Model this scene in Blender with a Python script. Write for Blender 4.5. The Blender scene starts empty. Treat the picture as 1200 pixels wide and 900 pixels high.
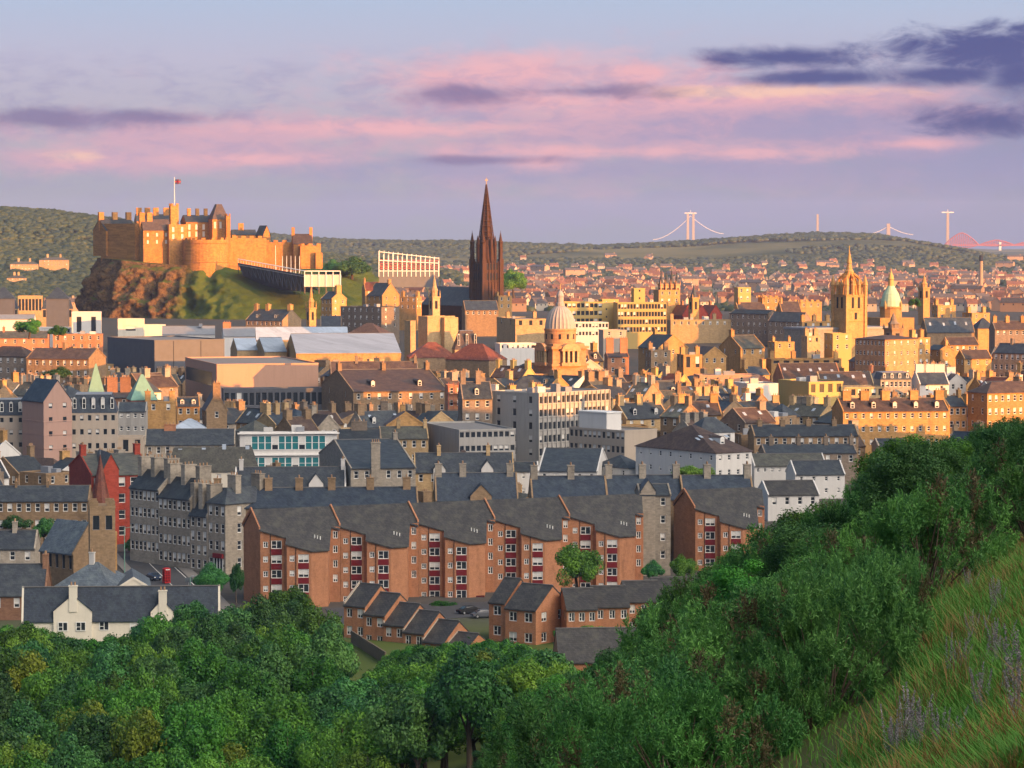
import bpy, math, random
import numpy as np
from mathutils import Vector, Matrix, noise as mnoise
R = math.radians
C = bpy.context.scene.collection
SC = bpy.context.scene
random.seed(7)
rng = np.random.default_rng(11)
# ------------------------------------------------------------------ camera
CZ = 70.0                       # camera height over the datum (city ground is about 5..10)
FPX = 3600.0                    # focal length in pixels of a 1200 px wide picture
PITCH = math.atan(175.0 / FPX)
cam_d = bpy.data.cameras.new('camera')
cam_d.lens = 36.0 * FPX / 1200.0
cam_d.sensor_width = 36.0
cam_d.clip_start = 0.5
cam_d.clip_end = 60000
cam = bpy.data.objects.new('camera', cam_d)
C.objects.link(cam)
cam.location = (0, 0, CZ)
cam.rotation_euler = (math.pi / 2 - PITCH, 0, 0)
SC.camera = cam
# ------------------------------------------------------------------ light
SUN_AZ = R(50)                  # sun behind the camera, this far round to the right
SUN_EL = R(3.8)
GLOW = 3.9
sd = bpy.data.lights.new('sun', 'SUN')
sd.energy = 5.0
sd.angle = R(0.55)
sd.color = (1.0, 0.385, 0.068)
sun = bpy.data.objects.new('sun', sd)
C.objects.link(sun)
sv = Vector((math.sin(SUN_AZ) * math.cos(SUN_EL), -math.cos(SUN_AZ) * math.cos(SUN_EL), math.sin(SUN_EL)))
sun.rotation_euler = sv.to_track_quat('Z', 'Y').to_euler()
SC.view_settings.view_transform = 'Standard'
SC.view_settings.look = 'None'
SC.view_settings.exposure = 1.36
SC.view_settings.gamma = 1.0
SC.view_settings.use_curve_mapping = False
SC.cycles.max_bounces = 5
SC.cycles.diffuse_bounces = 2
SC.cycles.glossy_bounces = 2
SC.cycles.transmission_bounces = 3
SC.cycles.transparent_max_bounces = 4
SC.cycles.volume_bounces = 0
SC.cycles.use_denoising = True
SC.cycles.sample_clamp_indirect = 4
# ------------------------------------------------------------------ world sky
W = bpy.data.worlds.new('World')
SC.world = W
W.use_nodes = True
NT = W.node_tree
NT.nodes.clear()

def wn(kind, **kw):
    n = NT.nodes.new(kind)
    for k, v in kw.items():
        setattr(n, k, v)
    return n

def wlink(a, b):
    NT.links.new(a, b)

def setin(sock, v):
    if hasattr(v, 'is_linked') or isinstance(v, bpy.types.NodeSocket):
        NT.links.new(v, sock)
    else:
        sock.default_value = v

def wm(op, a, b=0.0, c=0.0, clamp=False):
    n = NT.nodes.new('ShaderNodeMath')
    n.operation = op
    n.use_clamp = clamp
    setin(n.inputs[0], a)
    setin(n.inputs[1], b)
    if len(n.inputs) > 2:
        setin(n.inputs[2], c)
    return n.outputs[0]

def wmix(f, a, b):
    n = NT.nodes.new('ShaderNodeMix')
    n.data_type = 'RGBA'
    setin(n.inputs[0], f)
    setin(n.inputs[6], a)
    setin(n.inputs[7], b)
    return n.outputs[2]

def srgb(r, g, b):
    f = lambda c: (c / 255 / 12.92) if c / 255 <= 0.04045 else ((c / 255 + 0.055) / 1.055) ** 2.4
    return (f(r), f(g), f(b), 1.0)

def wsmooth(v, lo, hi):
    n = NT.nodes.new('ShaderNodeMapRange')
    n.interpolation_type = 'SMOOTHSTEP'
    setin(n.inputs['Value'], v)
    n.inputs['From Min'].default_value = lo
    n.inputs['From Max'].default_value = hi
    return n.outputs[0]

def wnoise(u, v, su, sv_, detail=5, rough=0.55, off=0.0, dist=0.0):
    cx = NT.nodes.new('ShaderNodeCombineXYZ')
    setin(cx.inputs[0], wm('MULTIPLY', u, su))
    setin(cx.inputs[1], wm('MULTIPLY', v, sv_))
    cx.inputs[2].default_value = off
    n = NT.nodes.new('ShaderNodeTexNoise')
    NT.links.new(cx.outputs[0], n.inputs['Vector'])
    n.inputs['Scale'].default_value = 1.0
    n.inputs['Detail'].default_value = detail
    n.inputs['Roughness'].default_value = rough
    n.inputs['Distortion'].default_value = dist
    return n.outputs[0]

geo = wn('ShaderNodeTexCoord')
sep = wn('ShaderNodeSeparateXYZ')
wlink(geo.outputs['Generated'], sep.inputs[0])
dx, dy, dz = sep.outputs
AZ = wm('ARCTAN2', dx, dy)
HY = wm('SQRT', wm('ADD', wm('MULTIPLY', dx, dx), wm('MULTIPLY', dy, dy)))
EL = wm('ARCTAN2', dz, HY)
AZP = lambda px: math.atan((px - 600) / FPX)
ELP = lambda py: math.atan((275 - py) / FPX)
rp = wn('ShaderNodeValToRGB')
wlink(wm('DIVIDE', EL, 0.30, clamp=True), rp.inputs[0])
els = rp.color_ramp.elements
stops = [(0.0, srgb(142, 154, 174)), (ELP(230) / .3, srgb(156, 162, 180)), (ELP(150) / .3, srgb(186, 180, 194)),
         (ELP(70) / .3, srgb(192, 190, 212)), (ELP(0) / .3, srgb(180, 196, 222)), (0.6, srgb(140, 165, 210)), (1.0, srgb(105, 140, 200))]
els[0].position, els[0].color = stops[0]
els[1].position, els[1].color = stops[-1]
for p, c in stops[1:-1]:
    e = els.new(p)
    e.color = c
low = rp.outputs[0]
# cooler towards the right, warmer rose to the left
coolr = wm('MULTIPLY', wsmooth(AZ, AZP(560), AZP(1250)), wm('SUBTRACT', 1.0, wsmooth(EL, ELP(150), ELP(20))))
low = wmix(wm('MULTIPLY', coolr, 0.75), low, srgb(132, 138, 178))
n1 = wnoise(AZ, EL, 27, 64, 9, 0.62, 3.1, 0.5)
n2 = wnoise(AZ, EL, 46, 104, 10, 0.62, 8.7, 0.4)
n3 = wnoise(AZ, EL, 14, 60, 4, 0.5, 1.7)

def blob(px, py, rx, ry, amp=0.9, nz=None):
    a = wm('DIVIDE', wm('SUBTRACT', AZ, AZP(px)), rx / FPX)
    b = wm('DIVIDE', wm('SUBTRACT', EL, ELP(py)), ry / FPX)
    d = wm('SQRT', wm('ADD', wm('MULTIPLY', a, a), wm('MULTIPLY', b, b)))
    return wm('ADD', wm('SUBTRACT', 1.0, d), wm('MULTIPLY', wm('SUBTRACT', nz or n2, 0.5), amp * 2.6))

def layer(base, blobs, col, lo, hi, strength):
    cur = None
    for bl in blobs:
        v = blob(*bl)
        cur = v if cur is None else wm('MAXIMUM', cur, v)
    return wmix(wm('MULTIPLY', wsmooth(cur, lo, hi), strength), base, col)

# broad rose veil, then lavender, bright pink puffs, dark purple bars
low = layer(low, [(760, 150, 470, 85, 1.0, n1), (330, 158, 420, 36, 1.0, n1), (150, 190, 330, 22, 1.0, n1)], srgb(222, 170, 188), -0.2, 0.9, 0.8)
low = layer(low, [(850, 190, 420, 40, .9, n1), (560, 195, 300, 28, .9), (700, 245, 700, 26, .9), (560, 120, 100, 30, .9), (980, 150, 300, 22, 1.0), (1130, 190, 200, 40, 1.0)], srgb(148, 150, 190), -0.1, 0.8, 0.7)
low = layer(low, [(600, 88, 230, 34, .8), (860, 112, 330, 16, .8), (90, 186, 75, 15, .9), (300, 187, 190, 9, .9),
                  (1065, 170, 85, 9, .9), (690, 178, 260, 11, 1.0), (630, 190, 50, 14, .9), (640, 118, 190, 22, .9), (880, 180, 140, 12, 1.1), (430, 150, 200, 12, 1.1), (760, 85, 120, 22, 1.0)], srgb(250, 184, 188), -0.25, 1.05, 0.85)
low = layer(low, [(900, 108, 210, 10, .9), (90, 184, 60, 10, .9)], srgb(255, 206, 182), 0.0, 0.8, 0.85)
# fine billows break the veils up
fine = wnoise(AZ, EL, 75, 210, 8, 0.65, 5.5, 0.4)
bill = wm('MULTIPLY', wsmooth(fine, 0.42, 0.7), wm('MULTIPLY', wsmooth(EL, ELP(262), ELP(205)), wm('SUBTRACT', 1.0, wsmooth(EL, ELP(95), ELP(45)))))
low = wmix(wm('MULTIPLY', bill, 0.42), low, srgb(150, 146, 188))
low = layer(low, [(60, 140, 190, 20, .8), (170, 138, 130, 13, .7), (700, 108, 130, 13, .8), (560, 112, 110, 18, .8), (560, 188, 140, 8, .9),
                  (1160, 140, 130, 26, .8)], srgb(118, 104, 152), 0.0, 0.95, 0.8)
low = layer(low, [(1140, 62, 190, 46, 1.0), (905, 69, 135, 20, .7), (965, 93, 140, 14, .6), (1100, 90, 150, 20, .6), (1190, 92, 60, 40, .5), (1170, 148, 110, 24, .9), (1130, 60, 90, 18, .9)],
            srgb(62, 74, 138), 0.0, 0.85, 0.95)
sky = wn('ShaderNodeTexSky')
sky.sky_type = 'NISHITA'
sky.sun_disc = False
sky.sun_elevation = SUN_EL
sky.sun_rotation = math.pi - SUN_AZ
sky.air_density = 1.2
sky.dust_density = 1.5
sky.ozone_density = 2.0
bg1 = wn('ShaderNodeBackground')
# the bright dawn half of the sky, behind the camera round the sun
dp = wn('ShaderNodeVectorMath', operation='DOT_PRODUCT')
wlink(geo.outputs['Generated'], dp.inputs[0])
dp.inputs[1].default_value = Vector((sv.x, sv.y, 0.5)).normalized()
glow = wm('POWER', wm('MAXIMUM', dp.outputs['Value'], 0.0), 6.0)
wlink(sky.outputs[0], bg1.inputs[0])
bg1.inputs[1].default_value = 0.15
bg3 = wn('ShaderNodeBackground')
bg3.inputs[0].default_value = (1.0, 0.86, 0.72, 1)
wlink(wm('MULTIPLY', glow, GLOW), bg3.inputs[1])
ads = wn('ShaderNodeAddShader')
wlink(bg1.outputs[0], ads.inputs[0])
wlink(bg3.outputs[0], ads.inputs[1])
bg2 = wn('ShaderNodeBackground')
wlink(low, bg2.inputs[0])
bg2.inputs[1].default_value = 0.39
mx = wn('ShaderNodeMixShader')
# the dawn cloud bank fills the low sky all round, the clear Nishita sky takes over overhead
wlink(wsmooth(EL, 0.22, 0.5), mx.inputs[0])
wlink(bg2.outputs[0], mx.inputs[1])
wlink(ads.outputs[0], mx.inputs[2])
wo = wn('ShaderNodeOutputWorld')
wlink(mx.outputs[0], wo.inputs[0])

# ------------------------------------------------------------------ picture helpers
CP, SP = math.cos(PITCH), math.sin(PITCH)

def ray(px, py):
    a = (px - 600) / FPX
    b = (450 - py) / FPX
    return a, CP + b * SP, -SP + b * CP

def P(px, py, Y):
    a, dy_, dz_ = ray(px, py)
    t = Y / dy_
    return Vector((a * t, Y, CZ + dz_ * t))

def proj(v):
    y = v[1] * CP - (v[2] - CZ) * SP
    u = v[1] * SP + (v[2] - CZ) * CP
    return 600 + FPX * v[0] / y, 450 - FPX * u / y

# ------------------------------------------------------------------ ground shape
GY = [-3000, 0, 300, 480, 560, 620, 700, 800, 1000, 1300, 1500, 1850, 2150, 2600, 4000, 8000, 30000]
GZ = [-58, -62, -64, -67, -68, -67, -65, -62, -58, -55, -49, -48, -56, -62, -64, -66, -72]
SKY_B = [(-400, 268), (0, 266), (250, 272), (380, 280), (480, 284), (560, 284), (640, 288), (700, 289), (740, 287), (800, 285), (860, 280), (900, 277), (960, 275), (1030, 277), (1100, 290), (1140, 299), (1200, 304), (1500, 306)]
SKY_A = [(-500, 262), (-100, 250), (0, 247), (60, 251), (135, 258), (200, 270), (300, 283), (420, 305), (560, 330), (700, 345)]

def cap(u):                       # top of the crag massif across the sun's direction: its north end falls away
    return float(np.interp(u, [-600, 0, 300, 430, 520, 600, 680, 760, 840, 900], [60, 60, 50, 32, 2, -23, -43, -61, -75, -82]))

def ridge(X, Y, sk, Y0, s):
    px = 600 + X / Y0 * FPX
    z = (275 - np.interp(px, [p for p, _ in sk], [q for _, q in sk])) / FPX * Y0
    g = math.exp(-((Y - Y0) / (s * (1.0 if Y < Y0 else 1.3))) ** 2)
    return z, g

def smax(a, b, k):
    h = max(k - abs(a - b), 0.0) / k
    return max(a, b) + h * h * k * 0.25

def slope_plane(X, Y):
    z = -1.75 - 0.165 * Y + 0.57 * X
    z -= 8.0 * min(1.0, max(0.0, (15.0 - Y) / 15.0))      # the bank drops away in front of the viewpoint
    z += 0.35 * mnoise.noise((X * .16, Y * .10, 0.3)) * min(1.0, max(Y, 0) / 25)
    z += 1.3 * mnoise.noise((X * .04, Y * .03, 5.3)) * min(1.0, max(Y - 20, 0) / 50)
    return z

def town(X, Y):                    # street level of the town, without the crag
    return CZ + float(np.interp(Y, GY, GZ))

def G(X, Y):
    base = float(np.interp(Y, GY, GZ))
    if Y > 2300:
        for sk, Y0, s in ((SKY_B, 6600.0, 900.0), (SKY_A, 3900.0, 560.0)):
            z, g = ridge(X, Y, sk, Y0, s)
            base += max(0.0, z - base) * g
        base += 6 * mnoise.noise((X * .004, Y * .004, 2)) * min(1, (Y - 2300) / 1500)
    if Y < 1500:
        u = .616 * X + .788 * Y if True else 0
        hill = min(slope_plane(X, Y), cap(u))
        base = smax(base, hill, 6.0)
    return CZ + base

# ------------------------------------------------------------------ object helpers
def setp(o, label=None, cat=None, group=None, kind=None):
    if label: o['label'] = label
    if cat: o['category'] = cat
    if group: o['group'] = group
    if kind: o['kind'] = kind
    return o

def empty(name, loc=(0, 0, 0), rz=0.0, label=None, cat=None, group=None):
    o = bpy.data.objects.new(name, None)
    o.empty_display_size = 0.5
    C.objects.link(o)
    o.location = loc
    o.rotation_euler = (0, 0, rz)
    return setp(o, label, cat, group)

class MB:
    def __init__(s):
        s.v, s.f, s.m, s.pal = [], [], [], []
    def mi(s, m):
        if m not in s.pal:
            s.pal.append(m)
        return s.pal.index(m)
    def poly(s, pts, m):
        b = len(s.v)
        s.v += [tuple(p) for p in pts]
        s.f.append(tuple(range(b, b + len(pts))))
        s.m.append(s.mi(m))
    def box(s, x0, y0, z0, x1, y1, z1, m, bottom=True):
        b = len(s.v)
        s.v += [(x0, y0, z0), (x1, y0, z0), (x1, y1, z0), (x0, y1, z0), (x0, y0, z1), (x1, y0, z1), (x1, y1, z1), (x0, y1, z1)]
        fs = [(0, 1, 5, 4), (1, 2, 6, 5), (2, 3, 7, 6), (3, 0, 4, 7), (4, 5, 6, 7)]
        if bottom: fs.append((3, 2, 1, 0))
        k = s.mi(m)
        for f in fs:
            s.f.append(tuple(b + i for i in f)); s.m.append(k)
    def hexa(s, p, m):            # 8 points: bottom 4 ccw, top 4 ccw
        b = len(s.v)
        s.v += [tuple(q) for q in p]
        k = s.mi(m)
        for f in ((0, 1, 5, 4), (1, 2, 6, 5), (2, 3, 7, 6), (3, 0, 4, 7), (4, 5, 6, 7), (3, 2, 1, 0)):
            s.f.append(tuple(b + i for i in f)); s.m.append(k)
    def slab(s, pts, t, m):       # polygon thickened downwards by t
        n = len(pts)
        b = len(s.v)
        s.v += [tuple(p) for p in pts] + [(p[0], p[1], p[2] - t) for p in pts]
        k = s.mi(m)
        s.f.append(tuple(range(b, b + n))); s.m.append(k)
        s.f.append(tuple(reversed(range(b + n, b + 2 * n)))); s.m.append(k)
        for i in range(n):
            j = (i + 1) % n
            s.f.append((b + i, b + n + i, b + n + j, b + j)); s.m.append(k)
    def lathe(s, cx, cy, prof, n, m, a0=0.0):   # prof: (r, z) from the bottom up
        b = len(s.v)
        k = s.mi(m)
        for r, z in prof:
            for i in range(n):
                a = a0 + 2 * math.pi * i / n
                s.v.append((cx + r * math.cos(a), cy + r * math.sin(a), z))
        for q in range(len(prof) - 1):
            for i in range(n):
                j = (i + 1) % n
                s.f.append((b + q * n + i, b + q * n + j, b + (q + 1) * n + j, b + (q + 1) * n + i)); s.m.append(k)
        s.f.append(tuple(b + (len(prof) - 1) * n + i for i in range(n))); s.m.append(k)
    def tube(s, a, c, r0, r1, m, n=6):
        a, c = Vector(a), Vector(c)
        d = (c - a)
        if d.length < 1e-6: return
        q = d.to_track_quat('Z', 'Y')
        b = len(s.v)
        k = s.mi(m)
        for p, r in ((a, r0), (c, r1)):
            for i in range(n):
                t = 2 * math.pi * i / n
                s.v.append(tuple(p + q @ Vector((r * math.cos(t), r * math.sin(t), 0))))
        for i in range(n):
            j = (i + 1) % n
            s.f.append((b + i, b + j, b + n + j, b + n + i)); s.m.append(k)
        s.f.append(tuple(b + n + i for i in range(n))); s.m.append(k)
    def mesh(s, name, smooth=False):
        me = bpy.data.meshes.new(name)
        me.from_pydata(s.v, [], s.f)
        for m in s.pal:
            me.materials.append(m)
        me.polygons.foreach_set('material_index', s.m)
        if smooth:
            me.polygons.foreach_set('use_smooth', [True] * len(s.f))
        me.update()
        return me
    def build(s, name, parent=None, loc=(0, 0, 0), smooth=False):
        if not s.f: return None
        o = bpy.data.objects.new(name, s.mesh(name, smooth))
        C.objects.link(o)
        o.location = loc
        if parent: o.parent = parent
        return o

def inst(name, me, parent=None, loc=(0, 0, 0), rz=0.0, sc=None, rx=0.0):
    o = bpy.data.objects.new(name, me)
    C.objects.link(o)
    o.location = loc
    o.rotation_euler = (rx, 0, rz)
    if sc: o.scale = sc
    if parent: o.parent = parent
    return o

def np_mesh(name, verts, faces, mats, mat_idx=None, smooth=False):
    """verts (n,3), faces (m,k) arrays -> mesh, fast"""
    me = bpy.data.meshes.new(name)
    verts = np.asarray(verts, np.float32)
    faces = np.asarray(faces, np.int32)
    m, k = faces.shape
    me.vertices.add(len(verts))
    me.vertices.foreach_set('co', verts.ravel())
    me.loops.add(m * k)
    me.loops.foreach_set('vertex_index', faces.ravel())
    me.polygons.add(m)
    me.polygons.foreach_set('loop_start', np.arange(0, m * k, k, dtype=np.int32))
    me.polygons.foreach_set('loop_total', np.full(m, k, np.int32))
    for mm in mats: me.materials.append(mm)
    if mat_idx is not None:
        me.polygons.foreach_set('material_index', np.asarray(mat_idx, np.int32))
    if smooth:
        me.polygons.foreach_set('use_smooth', np.ones(m, bool))
    me.update()
    me.validate()
    return me
# ------------------------------------------------------------------ materials
def newmat(name):
    m = bpy.data.materials.new(name)
    m.use_nodes = True
    nt = m.node_tree
    nt.nodes.clear()
    out = nt.nodes.new('ShaderNodeOutputMaterial')
    p = nt.nodes.new('ShaderNodeBsdfPrincipled')
    nt.links.new(p.outputs[0], out.inputs[0])
    return m, nt, p

def nd(nt, kind, **kw):
    n = nt.nodes.new(kind)
    for k, v in kw.items(): setattr(n, k, v)
    return n

def mathn(nt, op, a, b=0.0, clamp=False):
    n = nd(nt, 'ShaderNodeMath', operation=op, use_clamp=clamp)
    for s, v in ((n.inputs[0], a), (n.inputs[1], b)):
        if isinstance(v, (int, float)): s.default_value = v
        else: nt.links.new(v, s)
    return n.outputs[0]

def mixn(nt, f, a, b, blend='MIX'):
    n = nd(nt, 'ShaderNodeMix', data_type='RGBA', blend_type=blend)
    for s, v in ((n.inputs[0], f), (n.inputs[6], a), (n.inputs[7], b)):
        if isinstance(v, (int, float)): s.default_value = v
        elif isinstance(v, tuple): s.default_value = v if len(v) == 4 else (*v, 1)
        else: nt.links.new(v, s)
    return n.outputs[2]

def noisen(nt, vec, scale, detail=4, rough=0.6):
    n = nd(nt, 'ShaderNodeTexNoise')
    n.inputs['Scale'].default_value = scale
    n.inputs['Detail'].default_value = detail
    n.inputs['Roughness'].default_value = rough
    if vec is not None: nt.links.new(vec, n.inputs['Vector'])
    return n.outputs[0]

def rampn(nt, v, lo, hi):
    n = nd(nt, 'ShaderNodeMapRange', interpolation_type='SMOOTHSTEP')
    nt.links.new(v, n.inputs['Value'])
    n.inputs['From Min'].default_value = lo
    n.inputs['From Max'].default_value = hi
    return n.outputs[0]

def wallvec(nt, kx=1.0, kz=1.0):
    tc = nd(nt, 'ShaderNodeTexCoord')
    s = nd(nt, 'ShaderNodeSeparateXYZ')
    nt.links.new(tc.outputs['Object'], s.inputs[0])
    oi = nd(nt, 'ShaderNodeObjectInfo')
    c = nd(nt, 'ShaderNodeCombineXYZ')
    h = mathn(nt, 'ADD', s.outputs[0], s.outputs[1])
    nt.links.new(mathn(nt, 'MULTIPLY', h, kx), c.inputs[0])
    nt.links.new(mathn(nt, 'MULTIPLY', s.outputs[2], kz), c.inputs[1])
    nt.links.new(mathn(nt, 'MULTIPLY', oi.outputs['Random'], 37.0), c.inputs[2])
    return c.outputs[0], oi.outputs['Random'], tc.outputs['Object'], s

def masonry(name, col, bw=0.7, bh=0.3, contrast=0.2, stain=0.5, mortar=0.8, vary=0.16, rough=0.9):
    """coursed stone or brick with weather stains"""
    m, nt, p = newmat(name)
    vec, rnd, obj, _ = wallvec(nt)
    br = nd(nt, 'ShaderNodeTexBrick')
    nt.links.new(vec, br.inputs['Vector'])
    c = Vector(col)
    br.inputs['Color1'].default_value = (*(c * (1 + contrast)), 1)
    br.inputs['Color2'].default_value = (*(c * (1 - contrast)), 1)
    br.inputs['Mortar'].default_value = (*(c * mortar), 1)
    br.inputs['Scale'].default_value = 1.0
    br.inputs['Mortar Size'].default_value = 0.012
    br.inputs['Brick Width'].default_value = bw
    br.inputs['Row Height'].default_value = bh
    v2, _, _, _ = wallvec(nt, 0.5, 0.12)
    st = noisen(nt, v2, 1.0, 5, 0.65)
    col1 = mixn(nt, mathn(nt, 'MULTIPLY', rampn(nt, st, 0.42, 0.75), stain), br.outputs[0], tuple(c * 0.35))
    big = noisen(nt, vec, 1.1, 8, 0.8)
    col2 = mixn(nt, mathn(nt, 'MULTIPLY', rampn(nt, big, 0.3, 0.75), 0.6), col1, tuple(c * 1.6))
    k = nd(nt, 'ShaderNodeHueSaturation')
    nt.links.new(col2, k.inputs['Color'])
    nt.links.new(mathn(nt, 'ADD', 1 - vary, mathn(nt, 'MULTIPLY', rnd, 2 * vary)), k.inputs['Value'])
    nt.links.new(k.outputs[0], p.inputs['Base Color'])
    p.inputs['Roughness'].default_value = rough
    p.inputs['Specular IOR Level'].default_value = 0.15
    return m

def render_mat(name, col, stain=0.25, vary=0.08, rough=0.85):
    m, nt, p = newmat(name)
    vec, rnd, obj, _ = wallvec(nt)
    v2, _, _, _ = wallvec(nt, 0.9, 0.1)
    st = noisen(nt, v2, 1.0, 5, 0.65)
    c = Vector(col)
    a = mixn(nt, mathn(nt, 'MULTIPLY', rampn(nt, st, 0.4, 0.8), stain), tuple(c), tuple(c * 0.5))
    n2 = noisen(nt, vec, 2.5, 5, 0.7)
    b = mixn(nt, mathn(nt, 'MULTIPLY', rampn(nt, n2, 0.3, 0.8), 0.25), a, tuple(c * 0.75))
    k = nd(nt, 'ShaderNodeHueSaturation')
    nt.links.new(b, k.inputs['Color'])
    nt.links.new(mathn(nt, 'ADD', 1 - vary, mathn(nt, 'MULTIPLY', rnd, 2 * vary)), k.inputs['Value'])
    nt.links.new(k.outputs[0], p.inputs['Base Color'])
    p.inputs['Roughness'].default_value = rough
    p.inputs['Specular IOR Level'].default_value = 0.2
    return m

def slate_mat(name, col, rough=0.6, vary=0.2, course=0.28):
    m, nt, p = newmat(name)
    vec, rnd, obj, s = wallvec(nt)
    c = Vector(col)
    br = nd(nt, 'ShaderNodeTexBrick')
    nt.links.new(vec, br.inputs['Vector'])
    br.inputs['Color1'].default_value = (*(c * 1.3), 1)
    br.inputs['Color2'].default_value = (*(c * 0.7), 1)
    br.inputs['Mortar'].default_value = (*(c * 0.55), 1)
    br.inputs['Scale'].default_value = 1.0
    br.inputs['Mortar Size'].default_value = 0.02
    br.inputs['Brick Width'].default_value = 0.35
    br.inputs['Row Height'].default_value = course
    n1 = noisen(nt, obj, 0.6, 6, 0.7)
    a = mixn(nt, mathn(nt, 'MULTIPLY', rampn(nt, n1, 0.42, 0.72), 0.75), br.outputs[0], (c.x * 1.7 + .01, c.y * 1.7 + .012, c.z * 1.5 + .004))
    n2 = noisen(nt, obj, 3.0, 4, 0.7)
    a = mixn(nt, mathn(nt, 'MULTIPLY', rampn(nt, n2, 0.5, 0.8), 0.5), a, tuple(c * 0.5))
    k = nd(nt, 'ShaderNodeHueSaturation')
    nt.links.new(a, k.inputs['Color'])
    nt.links.new(mathn(nt, 'ADD', 1 - vary, mathn(nt, 'MULTIPLY', rnd, 2 * vary)), k.inputs['Value'])
    nt.links.new(k.outputs[0], p.inputs['Base Color'])
    p.inputs['Roughness'].default_value = rough
    p.inputs['Specular IOR Level'].default_value = 0.35
    return m

def plain(name, col, rough=0.6, metal=0.0, spec=0.3, nscale=3.0, nvar=0.25):
    m, nt, p = newmat(name)
    tc = nd(nt, 'ShaderNodeTexCoord')
    n = noisen(nt, tc.outputs['Object'], nscale, 4, 0.6)
    c = Vector(col)
    nt.links.new(mixn(nt, n, tuple(c * (1 + nvar)), tuple(c * (1 - nvar))), p.inputs['Base Color'])
    p.inputs['Roughness'].default_value = rough
    p.inputs['Metallic'].default_value = metal
    p.inputs['Specular IOR Level'].default_value = spec
    return m

def leaf_mat(name, col, col2, hue_var=0.02, val_var=0.5, trans=0.25, patch=0.35):
    """leaves: two-tone by clump, varied per tree, slightly translucent"""
    m, nt, p = newmat(name)
    tc = nd(nt, 'ShaderNodeTexCoord')
    oi = nd(nt, 'ShaderNodeObjectInfo')
    gi = nd(nt, 'ShaderNodeNewGeometry')
    n = noisen(nt, tc.outputs['Object'], patch, 3, 0.6)
    a = mixn(nt, rampn(nt, n, 0.35, 0.65), tuple(col), tuple(col2))
    b = mixn(nt, mathn(nt, 'MULTIPLY', gi.outputs['Random Per Island'], 0.55), a, tuple(Vector(col2) * 1.35))
    k = nd(nt, 'ShaderNodeHueSaturation')
    nt.links.new(b, k.inputs['Color'])
    nt.links.new(mathn(nt, 'ADD', 0.5 - hue_var, mathn(nt, 'MULTIPLY', oi.outputs['Random'], 2 * hue_var)), k.inputs['Hue'])
    r2 = mathn(nt, 'FRACT', mathn(nt, 'MULTIPLY', oi.outputs['Random'], 7.31))
    nt.links.new(mathn(nt, 'ADD', 1 - val_var / 2, mathn(nt, 'MULTIPLY', r2, val_var)), k.inputs['Value'])
    nt.links.new(k.outputs[0], p.inputs['Base Color'])
    p.inputs['Roughness'].default_value = 0.55
    p.inputs['Specular IOR Level'].default_value = 0.25
    tr = nd(nt, 'ShaderNodeBsdfTranslucent')
    nt.links.new(k.outputs[0], tr.inputs[0])
    mx_ = nd(nt, 'ShaderNodeMixShader')
    mx_.inputs[0].default_value = trans
    nt.links.new(p.outputs[0], mx_.inputs[1])
    nt.links.new(tr.outputs[0], mx_.inputs[2])
    out = [q for q in nt.nodes if q.type == 'OUTPUT_MATERIAL'][0]
    nt.links.new(mx_.outputs[0], out.inputs[0])
    return m

M = {}
M['stone'] = masonry('sandstone', (0.235, 0.16, 0.095))
M['stone_dark'] = masonry('soot_darkened_sandstone', (0.19, 0.15, 0.115))
M['stone_grey'] = masonry('grey_sandstone', (0.27, 0.235, 0.19))
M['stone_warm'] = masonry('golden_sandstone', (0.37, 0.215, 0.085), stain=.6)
M['stone_pale'] = masonry('pale_sandstone', (0.38, 0.265, 0.14), stain=.45)
M['stone_red'] = masonry('red_sandstone', (0.30, 0.055, 0.035), stain=.35)
M['stone_castle'] = masonry('rough_castle_stone', (0.38, 0.175, 0.050), bw=1.4, bh=.6, contrast=.3, stain=.6)
M['stone_spire'] = masonry('blackened_spire_stone', (0.062, 0.032, 0.019), stain=.6)
M['stone_dome'] = masonry('college_stone', (0.40, 0.215, 0.11), bw=1.2, bh=.5, stain=.5)
M['brick'] = masonry('orange_brick', (0.345, 0.158, 0.084), bw=.23, bh=.075, contrast=.3, stain=.55, mortar=1.2, vary=.08)
M['brick_old'] = masonry('old_brown_brick', (0.22, 0.12, 0.075), bw=.4, bh=.15)
M['white'] = render_mat('white_render', (0.60, 0.58, 0.55))
M['cream'] = render_mat('cream_render', (0.70, 0.64, 0.53))
M['concrete'] = render_mat('grey_concrete', (0.36, 0.345, 0.32), stain=.5)
M['concrete_dark'] = render_mat('dark_concrete', (0.21, 0.19, 0.17), stain=.5)
M['salmon'] = render_mat('salmon_cladding', (0.46, 0.27, 0.19), stain=.2)
M['pink'] = render_mat('pink_render', (0.46, 0.29, 0.23), stain=.25)
M['beige'] = render_mat('beige_render', (0.42, 0.35, 0.28), stain=.25)
M['yellow'] = render_mat('pale_yellow_stone', (0.46, 0.33, 0.12), stain=.15)
M['zinc'] = plain('dark_zinc_cladding', (0.09, 0.095, 0.11), .55, nscale=.4)
M['slate'] = slate_mat('blue_slate', (0.036, 0.043, 0.055))
M['slate_brown'] = slate_mat('brown_slate', (0.070, 0.045, 0.038))
M['slate_grey'] = slate_mat('grey_slate', (0.075, 0.075, 0.066))
M['slate_navy'] = slate_mat('navy_slate', (0.030, 0.042, 0.064), vary=.08)
M['slate_blue'] = slate_mat('weathered_blue_slate', (0.085, 0.105, 0.13), vary=.08)
M['tile'] = slate_mat('charcoal_tile', (0.047, 0.045, 0.046), vary=.06)
M['tile_red'] = slate_mat('red_tile', (0.15, 0.045, 0.028))
M['lead'] = plain('lead_roof', (0.23, 0.24, 0.26), .5, nscale=.5)
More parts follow.
